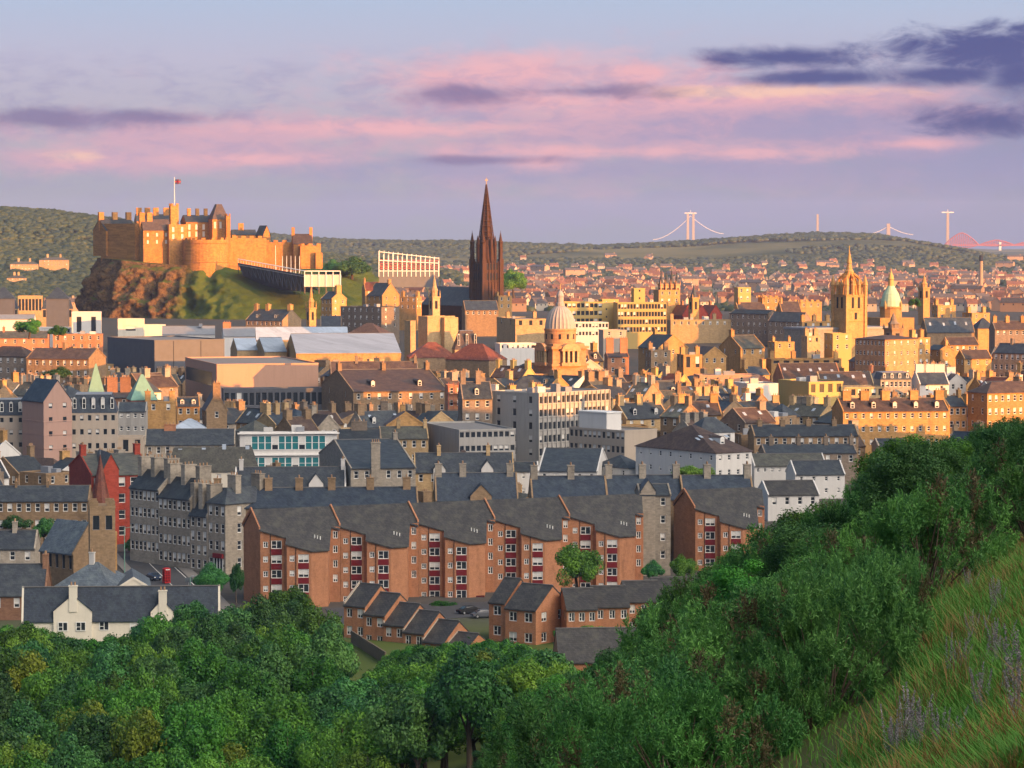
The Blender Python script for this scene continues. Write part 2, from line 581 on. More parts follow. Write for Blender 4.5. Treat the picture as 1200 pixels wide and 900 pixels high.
M['felt'] = plain('grey_roof_felt', (0.20, 0.19, 0.185), .9, nscale=.5)
M['copper'] = plain('green_copper', (0.16, 0.30, 0.24), .6, nscale=1)
M['ridge'] = plain('ridge_tile', (.15, .145, .14), .7)
M['leaf_light'] = leaf_mat('light_leaves', (0.045, 0.15, 0.022), (0.15, 0.29, 0.035), .02, .5)
M['glass'] = plain('window_glass', (0.025, 0.03, 0.036), .12, spec=.6)
M['teal'] = plain('teal_glass', (0.03, 0.17, 0.19), .2, spec=.6)
M['skyglass'] = masonry('roof_glass', (0.29, 0.34, 0.41), bw=3.2, bh=2.0, contrast=.18, stain=.1, mortar=.35, rough=.3)
M['frame'] = plain('white_frame', (0.72, 0.71, 0.68), .5)
M['blind'] = plain('pale_blind', (0.62, 0.60, 0.56), .8)
M['redpanel'] = plain('maroon_panel', (0.16, 0.012, 0.016), .6)
M['dark'] = plain('dark_opening', (0.02, 0.02, 0.022), .9)
M['pot'] = plain('clay_pot', (0.34, 0.21, 0.12), .8)
M['door'] = plain('dark_red_door', (0.10, 0.014, 0.014), .5)
M['metal'] = plain('grey_metal', (0.32, 0.33, 0.35), .5, .3)
M['steel'] = plain('blue_steel', (0.055, 0.07, 0.11), .6)
M['redmetal'] = plain('bright_red_paint', (0.42, 0.015, 0.015), .4)
M['wood'] = plain('weathered_wood', (0.16, 0.12, 0.085), .9)
M['bark'] = plain('bark', (0.085, 0.062, 0.045), .95, nscale=6)
M['asphalt'] = plain('asphalt', (0.062, 0.062, 0.066), .9, nscale=1.5)
M['paving'] = plain('paving', (0.20, 0.185, 0.17), .9, nscale=1.5)
M['line'] = plain('road_paint', (0.65, 0.64, 0.6), .7)
M['rust'] = plain('red_oxide_steel', (0.36, 0.09, 0.08), .7)
M['white_paint'] = plain('white_paint', (0.78, 0.76, 0.72), .6)
M['flag'] = plain('flag_cloth', (0.35, 0.03, 0.06), .9)
M['carblue'] = plain('blue_car_paint', (0.02, 0.035, 0.07), .25, spec=.6)
M['tyre'] = plain('tyre', (0.015, 0.015, 0.015), .9)
M['leaf_a'] = leaf_mat('broad_leaves', (0.020, 0.095, 0.022), (0.10, 0.25, 0.030), .022, .85)
M['leaf_b'] = leaf_mat('bluish_leaves', (0.018, 0.085, 0.034), (0.075, 0.20, 0.045), .022, .85)
M['leaf_y'] = leaf_mat('yellowing_leaves', (0.035, 0.115, 0.022), (0.20, 0.24, 0.022), .01, .3, patch=.3)
M['gorse'] = leaf_mat('gorse_green', (0.018, 0.082, 0.027), (0.075, 0.20, 0.040), .008, .9, .2, 1.6)
M['gorse_light'] = leaf_mat('fresh_gorse', (0.030, 0.125, 0.040), (0.12, 0.28, 0.062), .006, .3, .2, 1.8)
M['gorse_brown'] = leaf_mat('dry_gorse', (0.055, 0.052, 0.024), (0.10, 0.078, 0.038), .01, .4, .1, .9)
M['hedge_dark'] = leaf_mat('dark_hedge', (0.025, 0.085, 0.028), (0.055, 0.14, 0.034), .01, .4)
M['grass_a'] = leaf_mat('green_grass', (0.05, 0.18, 0.030), (0.10, 0.25, 0.034), .01, .2, .3, .6)
M['grass_b'] = leaf_mat('straw_grass', (0.20, 0.20, 0.055), (0.22, 0.12, 0.04), .01, .2, .3, .5)
M['dryplant'] = leaf_mat('grey_seed_heads', (0.17, 0.155, 0.165), (0.28, 0.26, 0.275), .01, .3, .2, 2)
M['wood_far'] = leaf_mat('far_wood', (0.020, 0.036, 0.016), (0.048, 0.060, 0.020), 0, 0, .0, .012)
M['house_far'] = render_mat('far_house_wall', (0.31, 0.215, 0.15), vary=.3)
M['house_far2'] = render_mat('far_house_white', (0.44, 0.38, 0.31), vary=.2)
M['roof_far'] = slate_mat('far_roof_red', (0.15, 0.065, 0.042), vary=.35)
M['roof_far2'] = slate_mat('far_roof_grey', (0.085, 0.07, 0.07), vary=.3)

def ground_mat():
    m, nt, p = newmat('ground')
    tc = nd(nt, 'ShaderNodeTexCoord')
    o = tc.outputs['Object']
    s = nd(nt, 'ShaderNodeSeparateXYZ')
    nt.links.new(o, s.inputs[0])
    n1 = noisen(nt, o, 0.35, 6, 0.7)
    n2 = noisen(nt, o, 0.03, 4, 0.6)
    n3 = noisen(nt, o, 0.0022, 4, 0.55)
    grass = mixn(nt, n1, (0.035, 0.055, 0.016, 1), (0.14, 0.13, 0.045, 1))
    meadow = mixn(nt, n2, (0.04, 0.085, 0.02, 1), (0.14, 0.15, 0.04, 1))
    town = mixn(nt, n1, (0.05, 0.05, 0.05, 1), (0.12, 0.105, 0.09, 1))
    far = mixn(nt, rampn(nt, n3, .4, .62), (0.035, 0.055, 0.022, 1), (0.17, 0.15, 0.06, 1))
    c = mixn(nt, rampn(nt, s.outputs[1], 90.0, 200.0), grass, meadow)
    c = mixn(nt, rampn(nt, s.outputs[1], 500.0, 560.0), c, town)
    c = mixn(nt, rampn(nt, s.outputs[1], 2300.0, 2700.0), c, far)
    hi = rampn(nt, s.outputs[2], 22.0, 34.0)
    c = mixn(nt, mathn(nt, 'MULTIPLY', hi, mathn(nt, 'LESS_THAN', s.outputs[1], 1500.0)), c, grass)
    nt.links.new(c, p.inputs['Base Color'])
    p.inputs['Roughness'].default_value = 0.95
    p.inputs['Specular IOR Level'].default_value = 0.1
    return m

M['ground'] = ground_mat()
# ------------------------------------------------------------------ the ground, one sheet
def axis(dense, step, far, k):
    a = list(np.arange(0, dense, step))
    d = step
    while a[-1] < far:
        d *= k
        a.append(a[-1] + d)
    return a
xp = axis(130, 5, 12000, 1.09)
xs = sorted([-v for v in xp[1:]] + xp)
ys = sorted([-v for v in axis(30, 10, 2500, 1.2)[1:]] + axis(900, 7, 14500, 1.07))
nx, ny = len(xs), len(ys)
gv = [(x, y, G(x, y)) for y in ys for x in xs]
gi_ = np.arange(nx * ny).reshape(ny, nx)
gf = np.stack([gi_[:-1, :-1], gi_[:-1, 1:], gi_[1:, 1:], gi_[1:, :-1]], -1).reshape(-1, 4)
ground = bpy.data.objects.new('ground', np_mesh('ground', gv, gf, [M['ground']], smooth=True))
C.objects.link(ground)
setp(ground, kind='structure')
# ------------------------------------------------------------------ building kit
FOOT = []                        # (corner, yaw, w, d, top pixel rect) of everything that stands
PXRECT = []                      # picture areas to keep clear of fillers: x0, x1, ytop, ybottom, Y
WCACHE = {}

def window_mesh(w, h, style, pane):
    key = (round(w, 2), round(h, 2), style, pane)
    if key in WCACHE: return WCACHE[key]
    fr, pn = MB(), MB()
    fm = M['frame'] if style != 'plain' else M['metal']
    t = {'sash': .13, 'casement': .13, 'plain': .05, 'big': .12}.get(style, .1)
    x0, x1 = -w / 2, w / 2
    fr.box(x0, 0, 0, x0 + t, .1, h, fm); fr.box(x1 - t, 0, 0, x1, .1, h, fm)
    fr.box(x0 + t, 0, 0, x1 - t, .1, t, fm); fr.box(x0 + t, 0, h - t, x1 - t, .1, h, fm)
    if style == 'sash':
        fr.box(x0 + t, .02, h * .5 - .05, x1 - t, .1, h * .5 + .05, fm)
    if style == 'casement' and w > .9:
        fr.box(-.06, .01, t, .06, .1, h - t, fm)
        fr.box(x0 + t, .02, h * .42, -.06, .09, h * .42 + .08, fm)
    if style == 'big':
        n = max(2, round(w / 1.1))
        for i in range(1, n):
            fr.box(x0 + w * i / n - .04, .01, t, x0 + w * i / n + .04, .1, h - t, fm)
    pm = {'glass': M['glass'], 'blind': M['blind'], 'teal': M['teal'], 'dark': M['dark']}[pane]
    if pane == 'blind':
        pn.poly([(x0 + t, .06, t), (x1 - t, .06, t), (x1 - t, .06, h * .35), (x0 + t, .06, h * .35)], M['glass'])
        pn.poly([(x0 + t, .06, h * .35), (x1 - t, .06, h * .35), (x1 - t, .06, h - t), (x0 + t, .06, h - t)], pm)
    else:
        pn.poly([(x0 + t, .06, t), (x1 - t, .06, t), (x1 - t, .06, h - t), (x0 + t, .06, h - t)], pm)
    both = MB()
    for q in (fr, pn):
        b = len(both.v)
        both.v += q.v
        for f, mi in zip(q.f, q.m):
            both.f.append(tuple(b + i for i in f)); both.m.append(both.mi(q.pal[mi]))
    WCACHE[key] = (fr.mesh('window_frame'), pn.mesh('pane'), both.mesh('window'))
    return WCACHE[key]

def add_window(root, loc, rz, w, h, style, pane, split=False):
    f, p, b = window_mesh(w, h, style, pane)
    if split:
        o = inst('window', f, root, loc, rz)
        inst('pane', p, o)
    else:
        o = inst('window', b, root, loc, rz)
    return o

def wall_panel(mb, fn, Wd, H, ops, m, dep=0.2, z0=0.0):
    """wall with real recessed openings. ops: (a0, z0, a1, z1); fn(a, depth, z) -> point"""
    A = sorted({0.0, Wd, *[o[0] for o in ops], *[o[2] for o in ops]})
    Z = sorted({z0, H, *[o[1] for o in ops], *[o[3] for o in ops]})
    A = [a for a in A if -1e-6 <= a <= Wd + 1e-6]
    Z = [z for z in Z if z0 - 1e-6 <= z <= H + 1e-6]
    for i in range(len(A) - 1):
        run = None
        for j in range(len(Z) - 1):
            ca, cz = (A[i] + A[i + 1]) / 2, (Z[j] + Z[j + 1]) / 2
            hole = any(o[0] < ca < o[2] and o[1] < cz < o[3] for o in ops)
            if hole:
                if run is not None:
                    mb.poly([fn(A[i], 0, run), fn(A[i + 1], 0, run), fn(A[i + 1], 0, Z[j]), fn(A[i], 0, Z[j])], m)
                run = None
            elif run is None:
                run = Z[j]
        if run is not None:
            mb.poly([fn(A[i], 0, run), fn(A[i + 1], 0, run), fn(A[i + 1], 0, H), fn(A[i], 0, H)], m)
    for a0, b0, a1, b1 in ops:
        mb.poly([fn(a0, 0, b0), fn(a1, 0, b0), fn(a1, dep, b0), fn(a0, dep, b0)], m)
        mb.poly([fn(a0, 0, b1), fn(a1, 0, b1), fn(a1, dep, b1), fn(a0, dep, b1)], m)
        mb.poly([fn(a0, 0, b0), fn(a0, 0, b1), fn(a0, dep, b1), fn(a0, dep, b0)], m)
        mb.poly([fn(a1, 0, b0), fn(a1, 0, b1), fn(a1, dep, b1), fn(a1, dep, b0)], m)

def solve_Y(px, py, h, lo=440, hi=7000):
    Y = lo
    while Y < hi:
        p = P(px, py, Y)
        if p.z <= town(p.x, Y) + h:
            a, b = Y - 20, Y
            for _ in range(18):
                c = (a + b) / 2
                q = P(px, py, c)
                if q.z <= town(q.x, c) + h: b = c
                else: a = c
            return b
        Y += 20
    return hi

def chimney_obj(root, x, y, z, sx, sy, h, m, pots=3, name='chimney'):
    c = MB()
    c.box(x - sx / 2, y - sy / 2, z - 2.5, x + sx / 2, y + sy / 2, z + h, m)
    c.box(x - sx / 2 - .09, y - sy / 2 - .09, z + h, x + sx / 2 + .09, y + sy / 2 + .09, z + h + .18, m)
    for i in range(pots):
        t = (i + .5) / pots - .5
        if sy >= sx: c.lathe(x, y + t * sy * .9, [(.15, z + h + .18), (.13, z + h + .75)], 6, M['pot'])
        else: c.lathe(x + t * sx * .9, y, [(.15, z + h + .18), (.13, z + h + .75)], 6, M['pot'])
    return c.build(name, root)

def win_rows(h, rows, wh, top=0.55):
    """sill heights, from the top row down"""
    sh = max(wh + .7, min(3.5, (h - .3) / max(rows, 1)))
    return [h - top - wh - i * sh for i in range(rows) if h - top - wh - i * sh > .25]

def place(xL, xR, yE, hE, yaw=0.0, xs=None, d=10.0, Y=None):
    """corner, base height, width, depth, yaw in radians, from picture edges and real eaves height"""
    yw = R(yaw)
    if Y is None: Y = solve_Y(xL, yE, hE)
    p = P(xL, yE, Y)
    zb = p.z - hE
    rr = ray(xR, yE)
    aR = rr[0] / rr[1]
    c, s = math.cos(yw), math.sin(yw)
    w = (aR * Y - p.x) / (c - aR * s)
    if xs is not None:
        r2 = ray(xs, yE)
        a2 = r2[0] / r2[1]
        if yaw > 0:   # left side shows
            d = (p.x - a2 * Y) / (s + a2 * c)
        else:         # right side shows
            x1, y1 = p.x + w * c, Y + w * s
            d = (a2 * y1 - x1) / (-s - a2 * c)
    return p, zb, w, max(3.0, min(d, 60.0)), yw, Y

def bld(name, label, cat, xL, xR, yE, hE, rp=0, yaw=0.0, xs=None, d=10.0, wall='stone', roof='slate', rt='gable', rows=0, cols=0,
        side=None, win=(1.05, 1.75), style='sash', ch=(), chs=(0.9, 1.7, 1.7), pots=3, chm=None, dorm=0, skyl=0, group=None, Y=None, split=False,
        blinds=.3, keep=18, sub=None, rise=None, coping=True, plant=0, door=False, fill=False, gable_window=False, chy=0.5, top=.55, band=False, at=None):
    if at: p, zb, w, d, yw, Y = Vector((at[0], at[1], at[2] + hE)), at[2], at[3], at[4], R(yaw), at[1]
    else: p, zb, w, d, yw, Y = place(xL, xR, yE, hE, yaw, xs, d, Y)
    mpx = Y / FPX
    root = empty(name, (p.x, p.y, zb), yw, label, cat, group)
    if rows == 0 and name in ('stone_block', 'cream_block', 'salmon_block', 'brick_block', 'corniced_building', 'brown_roofed_house', 'brick_house', 'slate_roofed_house', 'battlemented_house', 'stone_house', 'auditorium_side'):
        rows, cols = 2, max(2, int(w / 3.4))
    if rt == 'flat' and not ch and wall.startswith('stone') and name in ('stone_block', 'long_parapet_block', 'corniced_building'):
        ch, chs, plant = ((.06, .94) if w < 16 else (.04, .35, .7, .96)), (1.5, 1.9, 2.6), plant + 1
    if side is None and rows and name in ('stone_block', 'stone_house', 'brown_roofed_house', 'slate_roofed_house', 'brick_house', 'stone_tenement', 'dark_tenement'):
        side = (rows, 2)
    if rise is None: rise = rp * mpx
    mw, mr = M[wall], M[roof]
    rnd = random.Random(int(xL * 131 + yE * 17 + xR))
    wb = MB()
    low = -4.0                   # walls run a little into the ground
    ops = []
    ww, wh = win
    pick = lambda: ('blind' if rnd.random() < blinds else 'glass')
    # front
    if rows and cols:
        sills = win_rows(hE, rows, wh, top)
        for k in range(cols):
            cx = w * (k + .5) / cols
            for z in sills:
                ops.append((cx - ww / 2, z, cx + ww / 2, z + wh))
                add_window(root, (cx, .13, z), 0, ww, wh, style, pick(), split)
    if door:
        ops.append((w * .5 - .6, .05, w * .5 + .6, 2.2))
        db = MB(); db.box(w * .5 - .6, .14, .05, w * .5 + .6, .2, 2.2, M['door']); db.build('door', root)
    wall_panel(wb, lambda a, dp, z: (a, dp, z), w, hE, ops, mw, z0=low)
    # sides and back
    sl, sr_ = [], []
    if side and side[0]:
        sills = win_rows(hE, side[0], wh, top)
        for k in range(side[1]):
            cy = d * (k + .5) / side[1]
            for z in sills:
                if yaw >= 0:
                    sl.append((cy - ww / 2, z, cy + ww / 2, z + wh))
                    add_window(root, (.13, d - cy, z), -math.pi / 2, ww, wh, style, pick(), split)
                else:
                    sr_.append((cy - ww / 2, z, cy + ww / 2, z + wh))
                    add_window(root, (w - .13, cy, z), math.pi / 2, ww, wh, style, pick(), split)
    wall_panel(wb, lambda a, dp, z: (dp, d - a, z), d, hE, sl, mw, z0=low)
    wall_panel(wb, lambda a, dp, z: (w - dp, a, z), d, hE, sr_, mw, z0=low)
    wb.poly([(w, d, low), (0, d, low), (0, d, hE), (w, d, hE)], mw)
    rb = MB()
    o = .28
    if rt == 'gable':
        zr = hE + rise
        ry = d * chy
        ef, eb = hE - o * rise / max(ry, .1), hE - o * rise / max(d - ry, .1)
        ex = 0.06
        for x in (0, w):
            wb.poly([(x, 0, hE), (x, d, hE), (x, ry, zr)], mw)
        rb.slab([(-ex, -o, ef + .12), (w + ex, -o, ef + .12), (w + ex, ry, zr + .12), (-ex, ry, zr + .12)], .22, mr)
        rb.slab([(-ex, ry, zr + .12), (w + ex, ry, zr + .12), (w + ex, d + o, eb + .12), (-ex, d + o, eb + .12)], .22, mr)
        rb.box(-ex, ry - .14, zr + .1, w + ex, ry + .14, zr + .24, M['ridge'])
        if coping:               # raised stone skews on the gable ends
            for x in (-.12, w - .2):
                for (ya, za, yb, zb_) in ((-o, ef + .12, ry, zr + .12), (d + o, eb + .12, ry, zr + .12)):
                    wb.hexa([(x, ya, za - .25), (x + .32, ya, za - .25), (x + .32, yb, zb_ - .25), (x, yb, zb_ - .25),
                             (x, ya, za + .16), (x + .32, ya, za + .16), (x + .32, yb, zb_ + .16), (x, yb, zb_ + .16)], mw)
        zc = lambda f: (w * f, ry, zr)
    elif rt == 'front':          # gable faces the street
        zr = hE + rise
        wb.poly([(0, 0, hE), (w, 0, hE), (w / 2, 0, zr)], mw)
        wb.poly([(0, d, hE), (w, d, hE), (w / 2, d, zr)], mw)
        k = o * rise / (w / 2)
        rb.slab([(-o, -.1, hE - k + .12), (w / 2, -.1, zr + .12), (w / 2, d + .1, zr + .12), (-o, d + .1, hE - k + .12)], .22, mr)
        rb.slab([(w / 2, -.1, zr + .12), (w + o, -.1, hE - k + .12), (w + o, d + .1, hE - k + .12), (w / 2, d + .1, zr + .12)], .22, mr)
        if coping:
            for (xa, za, xb_, zb_) in ((-o, hE - k + .12, w / 2, zr + .12), (w + o, hE - k + .12, w / 2, zr + .12)):
                wb.hexa([(xa, -.14, za - .3), (xb_, -.14, zb_ - .3), (xb_, .2, zb_ - .3), (xa, .2, za - .3),
                         (xa, -.14, za + .16), (xb_, -.14, zb_ + .16), (xb_, .2, zb_ + .16), (xa, .2, za + .16)], mw)
        if gable_window:
            add_window(root, (w / 2, -.04, hE + rise * .12), 0, ww, min(wh, rise * .55), style, pick(), split)
        zc = lambda f: (w / 2, d * f, zr)
    elif rt == 'hip':
        zr = hE + rise
        i = min(d / 2, w * .45)
        A, B_ = (i, d / 2, zr + .1), (w - i, d / 2, zr + .1)
        e = hE + .05
        q = [(-o, -o, e), (w + o, -o, e), (w + o, d + o, e), (-o, d + o, e)]
        rb.slab([q[0], q[1], B_, A], .15, mr); rb.slab([q[1], q[2], B_], .15, mr)
        rb.slab([q[2], q[3], A, B_], .15, mr); rb.slab([q[3], q[0], A], .15, mr)
        zc = lambda f: (i + (w - 2 * i) * f, d / 2, zr)
    elif rt == 'mansard':
        zr = hE + rise
        i = rise * .32
        a = [(-.1, -.1, hE + .02), (w + .1, -.1, hE + .02), (w + .1, d + .1, hE + .02), (-.1, d + .1, hE + .02)]
        b = [(i, i, zr), (w - i, i, zr), (w - i, d - i, zr), (i, d - i, zr)]
        rb.hexa(a + b, mr)
        rb.box(i - .1, i - .1, zr, w - i + .1, d - i + .1, zr + .15, M['lead'])
        zc = lambda f: (w * f, d * .5, zr)
    else:                        # flat with a parapet
        zr = hE
        rb.box(.25, .25, hE - .5, w - .25, d - .25, hE - .3, M[roof] if roof in ('felt', 'lead', 'copper') else M['felt'])
        t = .3
        wb.box(-.06, -.06, hE - .35, w + .06, t, hE + .12, mw); wb.box(-.06, d - t, hE - .35, w + .06, d + .06, hE + .12, mw)
        wb.box(-.06, t, hE - .35, t, d - t, hE + .12, mw); wb.box(w - t, t, hE - .35, w + .06, d - t, hE + .12, mw)
        zc = lambda f: (w * f, d * .5, hE)
    if band:
        for z in ([hE - .9] + [s - .35 for s in win_rows(hE, max(rows, 1), wh, top)][:-1]):
            wb.box(-.08, -.08, z, w + .08, 0, z + .18, mw)
    wb.build('wall', root)
    rb.build('roof', root)
    for f in ch:
        x, y, z = zc(f)
        k = chs[0] / 2 + .02
        x = min(max(x, k), w - k)
        chimney_obj(root, x, y, z, chs[0], min(chs[1], d * .9), chs[2], M[chm or wall], pots)
    for k in range(dorm):
        cx = w * (k + .5) / dorm
        if rt == 'mansard':
            fy, fz, dw, dh = rise * .05, hE + rise * .22, 1.15, rise * .6
            by = rise * .32
        elif rt == 'gable':
            fy, fz, dw, dh = d * chy * .22, hE + rise * .22, 1.3, min(1.5, rise * .5)
            by = d * chy * .8
        else:
            fy, fz, dw, dh = d * .14, hE + rise * .3, 1.3, min(1.5, rise * .5); by = d * .45
        db = MB()
        db.box(cx - dw / 2, fy + .02, fz - .2, cx + dw / 2, by, fz + dh, M['frame'] if wall in ('white', 'cream') else mr)
        db.slab([(cx - dw / 2 - .12, fy - .1, fz + dh), (cx, fy - .1, fz + dh + .45), (cx, by, fz + dh + .45), (cx - dw / 2 - .12, by, fz + dh)], .06, mr)
        db.slab([(cx, fy - .1, fz + dh + .45), (cx + dw / 2 + .12, fy - .1, fz + dh), (cx + dw / 2 + .12, by, fz + dh), (cx, by, fz + dh + .45)], .06, mr)
        db.poly([(cx - dw / 2, fy + .02, fz + dh), (cx + dw / 2, fy + .02, fz + dh), (cx, fy + .02, fz + dh + .42)], M['frame'])
        do = db.build('dormer', root)
        f_, p_, b_ = window_mesh(dw - .25, dh - .1, 'sash', pick())
        inst('window', b_, do, (cx, fy - .06, fz + .04))
    if rt in ('gable', 'hip'):
        for k in range(skyl):
            cx = w * (k + .5) / skyl + rnd.uniform(-.6, .6)
            f0 = .35 + .2 * rnd.random()
            f1 = f0 + 1.1 / max(d * chy, 2)
            sb = MB()
            pt = lambda x, f: (x, d * chy * f, hE + rise * f + .2)
            sb.slab([pt(cx - .45, f0), pt(cx + .45, f0), pt(cx + .45, f1), pt(cx - .45, f1)], .1, M['skyglass'])
            sb.build('skylight', root)
    for k in range(plant):
        pb = MB()
        cx = w * (.2 + .6 * rnd.random()); cy = d * (.3 + .4 * rnd.random())
        s1, s2, s3 = rnd.uniform(1.2, 3), rnd.uniform(1.2, 2.6), rnd.uniform(.8, 1.9)
        pb.box(cx - s1 / 2, cy - s2 / 2, zr - .31, cx + s1 / 2, cy + s2 / 2, zr + s3, rnd.choice([M['metal'], M['lead'], M['white']]))
        pb.build('roof_unit', root)
    c, s = math.cos(yw), math.sin(yw)
    cen = (p.x + w / 2 * c - d / 2 * s, p.y + w / 2 * s + d / 2 * c)
    FOOT.append((cen, yw, w, d, hE + rise, root))
    tp = proj(Vector((cen[0], cen[1], zb + hE + rise)))
    x_0, x_1 = min(xL, xs if xs is not None else xL), max(xR, xs if xs is not None else xR)
    if not fill:
        PXRECT.append((x_0, x_1, min(yE, tp[1]), yE + keep, Y))
    root['px'] = (float((x_0 + x_1) / 2), float(tp[1]), float(x_1 - x_0))
    return dict(root=root, w=w, d=d, h=hE, rise=rise, yaw=yw, zb=zb, p=p, Y=Y, mpx=mpx)

def turret(root, x, y, z0, r, hw, hc, wall, roof, n=8, name='turret'):
    t = MB()
    t.lathe(x, y, [(r, z0), (r, z0 + hw)], n, M[wall], math.pi / n)
    o = t.build(name, root)
    c = MB()
    c.lathe(x, y, [(r * 1.12, z0 + hw), (r * .62, z0 + hw + hc * .42), (.05, z0 + hw + hc)], n, M[roof], math.pi / n)
    c.tube((x, y, z0 + hw + hc), (x, y, z0 + hw + hc * 1.15), .06, .03, M['metal'])
    c.build('turret_roof', o)
    return o
# ------------------------------------------------------------------ brick flats in front, stepped sawtooth bays under catslide roofs
def flat_unit(ox, oy, zb, label, zr=19.3, left_gable=True, right_end=False, group='orange brick flats in the stepped row'):
    root = empty('brick_flats', (ox, oy, zb), 0, label, 'apartment block', group)
    root.scale = (.953, 1, 1)
    mb, rb = MB(), MB()
    m = M['brick']
    yr = lambda x: 5.4 + .45 * x
    t = .60
    zt = lambda x, y: zr - t * (yr(x) - y)
    wins = []
    def seg(a, b, ws, flat_top=None):
        """front wall from a to b (plan points), windows ws: (distance, width, height, rows, panel)"""
        ax, ay = a; bx, by = b
        L = math.hypot(bx - ax, by - ay)
        ux, uy = (bx - ax) / L, (by - ay) / L
        fn = lambda s, dp, z: (ax + ux * s - uy * dp, ay + uy * s + ux * dp, z)
        z0, z1 = (zt(ax, ay), zt(bx, by)) if flat_top is None else (flat_top, flat_top)
        H = min(z0, z1)
        ops = []
        for s, w, h, rows, panel in ws:
            for r in range(rows):
                zc = H - .75 - h - 2.7 * r + (0.35 if h < 1.3 else 0)
                zc = H - .7 - 1.55 - 2.7 * r + (1.55 - h) * .5
                ops.append((s - w / 2, zc, s + w / 2, zc + h))
                p = fn(s, .08, zc)
                add_window(root, p, math.atan2(uy, ux), w, h, 'casement', 'blind' if random.random() < .3 else 'glass', True)
                if panel:
                    pb = MB()
                    q = [fn(s - w / 2, .03, zc - 1.1), fn(s + w / 2, .03, zc - 1.1), fn(s + w / 2, .03, zc - .02), fn(s - w / 2, .03, zc - .02)]
                    q2 = [fn(s - w / 2, -.04, zc - 1.1), fn(s + w / 2, -.04, zc - 1.1), fn(s + w / 2, -.04, zc - .02), fn(s - w / 2, -.04, zc - .02)]
                    pb.hexa([q2[0], q2[1], q[1], q[0], q2[3], q2[2], q[2], q[3]], M['redpanel'])
                    pb.build('spandrel_panel', root)
        wall_panel(mb, fn, L, H, ops, m, .18, -5)
        mb.poly([fn(0, 0, H), fn(L, 0, H), fn(L, 0, max(z1, H)), fn(0, 0, max(z0, H))] if abs(z0 - z1) > .01 and z0 < z1 else [fn(0, 0, H), fn(L, 0, H), fn(0, 0, z0)], m) if abs(z0 - z1) > .01 else None
    A0, A1, B0, B1, C1, D0, D1 = (0, 0), (4.6, 0), (5.2, -1.6), (9.9, -1.6), (13.0, -.05), (13.0, 6.2), (15.0, 6.75)
    seg(A0, A1, [(1.0, .95, 1.1, 5, False), (3.1, 2.05, 1.55, 5, True)])
    seg(A1, B0, [])
    seg(B0, B1, [(1.0, .95, 1.1, 4, False), (3.2, 2.05, 1.55, 4, True)])
    seg(B1, C1, [])
    # return wall between block C and the recess, then the recess wall with small windows
    zD = zt(D0[0], D0[1])
    mb.poly([(C1[0], C1[1], -5), (D0[0], D0[1], -5), (D0[0], D0[1], zD), (C1[0], C1[1], zt(*C1))], m)
    seg((13.0, 5.95), (15.0, 5.95), [(1.05, .95, 1.4, 4, False)], flat_top=zt(13.0, 5.9))
    ux, uy = .912, .41
    px_, py_ = -.41, .912
    G0, RA, GB = A0, (A0[0] + px_ * 4.93, A0[1] + py_ * 4.93), (A0[0] + px_ * 9.86, A0[1] + py_ * 9.86)
    zA = zt(*A0)
    Lr = 15.0 / ux
    e = lambda p, s: (p[0] + ux * s, p[1] + uy * s)
    # gable walls and the back
    for base in (0.0, Lr):
        a, r, b = e(G0, base), e(RA, base), e(GB, base)
        mb.poly([(*a, -5), (*b, -5), (*b, zA), (*r, zr), (*a, zA)], m)
    a, b = e(GB, 0), e(GB, Lr)
    mb.poly([(*a, -5), (*b, -5), (*b, zA), (*a, zA)], m)
    # roof: one continuous front slope cut by the sawtooth, and the back slope
    o = .3
    def rz(p, up=.14): return (p[0], p[1], zt(*p) + up)
    r0, r1 = e(RA, -.1), e(RA, Lr - .25)
    front = [(-.12, -o), (4.9, -o), (5.1, -1.6 - o), (10.0, -1.6 - o), (13.25, -.05 - o * .6), (13.1, 6.1), (15.0 - .05, 6.0)]
    cut = [[(-.12, -o), (4.9, -o)], [(5.1, -1.9), (10.0, -1.9)], [(10.0, -1.9), (13.25, -.3)]]
    ridge_pt = lambda x: ((x), yr(x))
    def strip(xa, ya, xb, yb):
        ra, rb2 = ridge_pt(xa - .41 * 0), ridge_pt(xb)
        rb.slab([rz((xa, ya)), rz((xb, yb)), rz(rb2), rz(ra)], .2, M['tile'])
    rb.slab([rz((-.12, -o)), rz((-.12, yr(-.12))), rz(r0)], .2, M['tile'])
    strip(-.12, -o, 4.95, -o)
    strip(4.95, -1.9, 10.0, -1.9)
    strip(10.0, -1.9, 13.3, -.3)
    strip(13.3, 5.75, 15.0 - 2.3, 5.75) if False else None
    rb.slab([rz((13.3, 5.7)), rz((14.95, 5.7)), rz((14.95, yr(13.2))), rz(ridge_pt(13.3))], .2, M['tile'])
    b0, b1 = e(GB, -.1), e(GB, Lr - .1)
    rb.slab([(*e(RA, -.1), zr + .14), (*e(RA, Lr), zr + .14), (*b1, zA - .1), (*b0, zA - .1)], .2, M['tile'])
    mb.build('wall', root)
    rb.build('roof', root)
    # brick upstand over the party wall, with a pale coping
    cb = MB()
    for (pa, za, pb_, zb_) in ((e(G0, 0), zA, e(RA, 0), zr), (e(GB, 0), zA, e(RA, 0), zr)):
        n = (ux * .3, uy * .3)
        cb.hexa([(pa[0] - n[0], pa[1] - n[1], za - .1), (pa[0], pa[1], za - .1), (pb_[0], pb_[1], zb_ - .1), (pb_[0] - n[0], pb_[1] - n[1], zb_ - .1),
                 (pa[0] - n[0], pa[1] - n[1], za + .55), (pa[0], pa[1], za + .55), (pb_[0], pb_[1], zb_ + .55), (pb_[0] - n[0], pb_[1] - n[1], zb_ + .55)], M['brick'])
    cb.build('parapet', root)
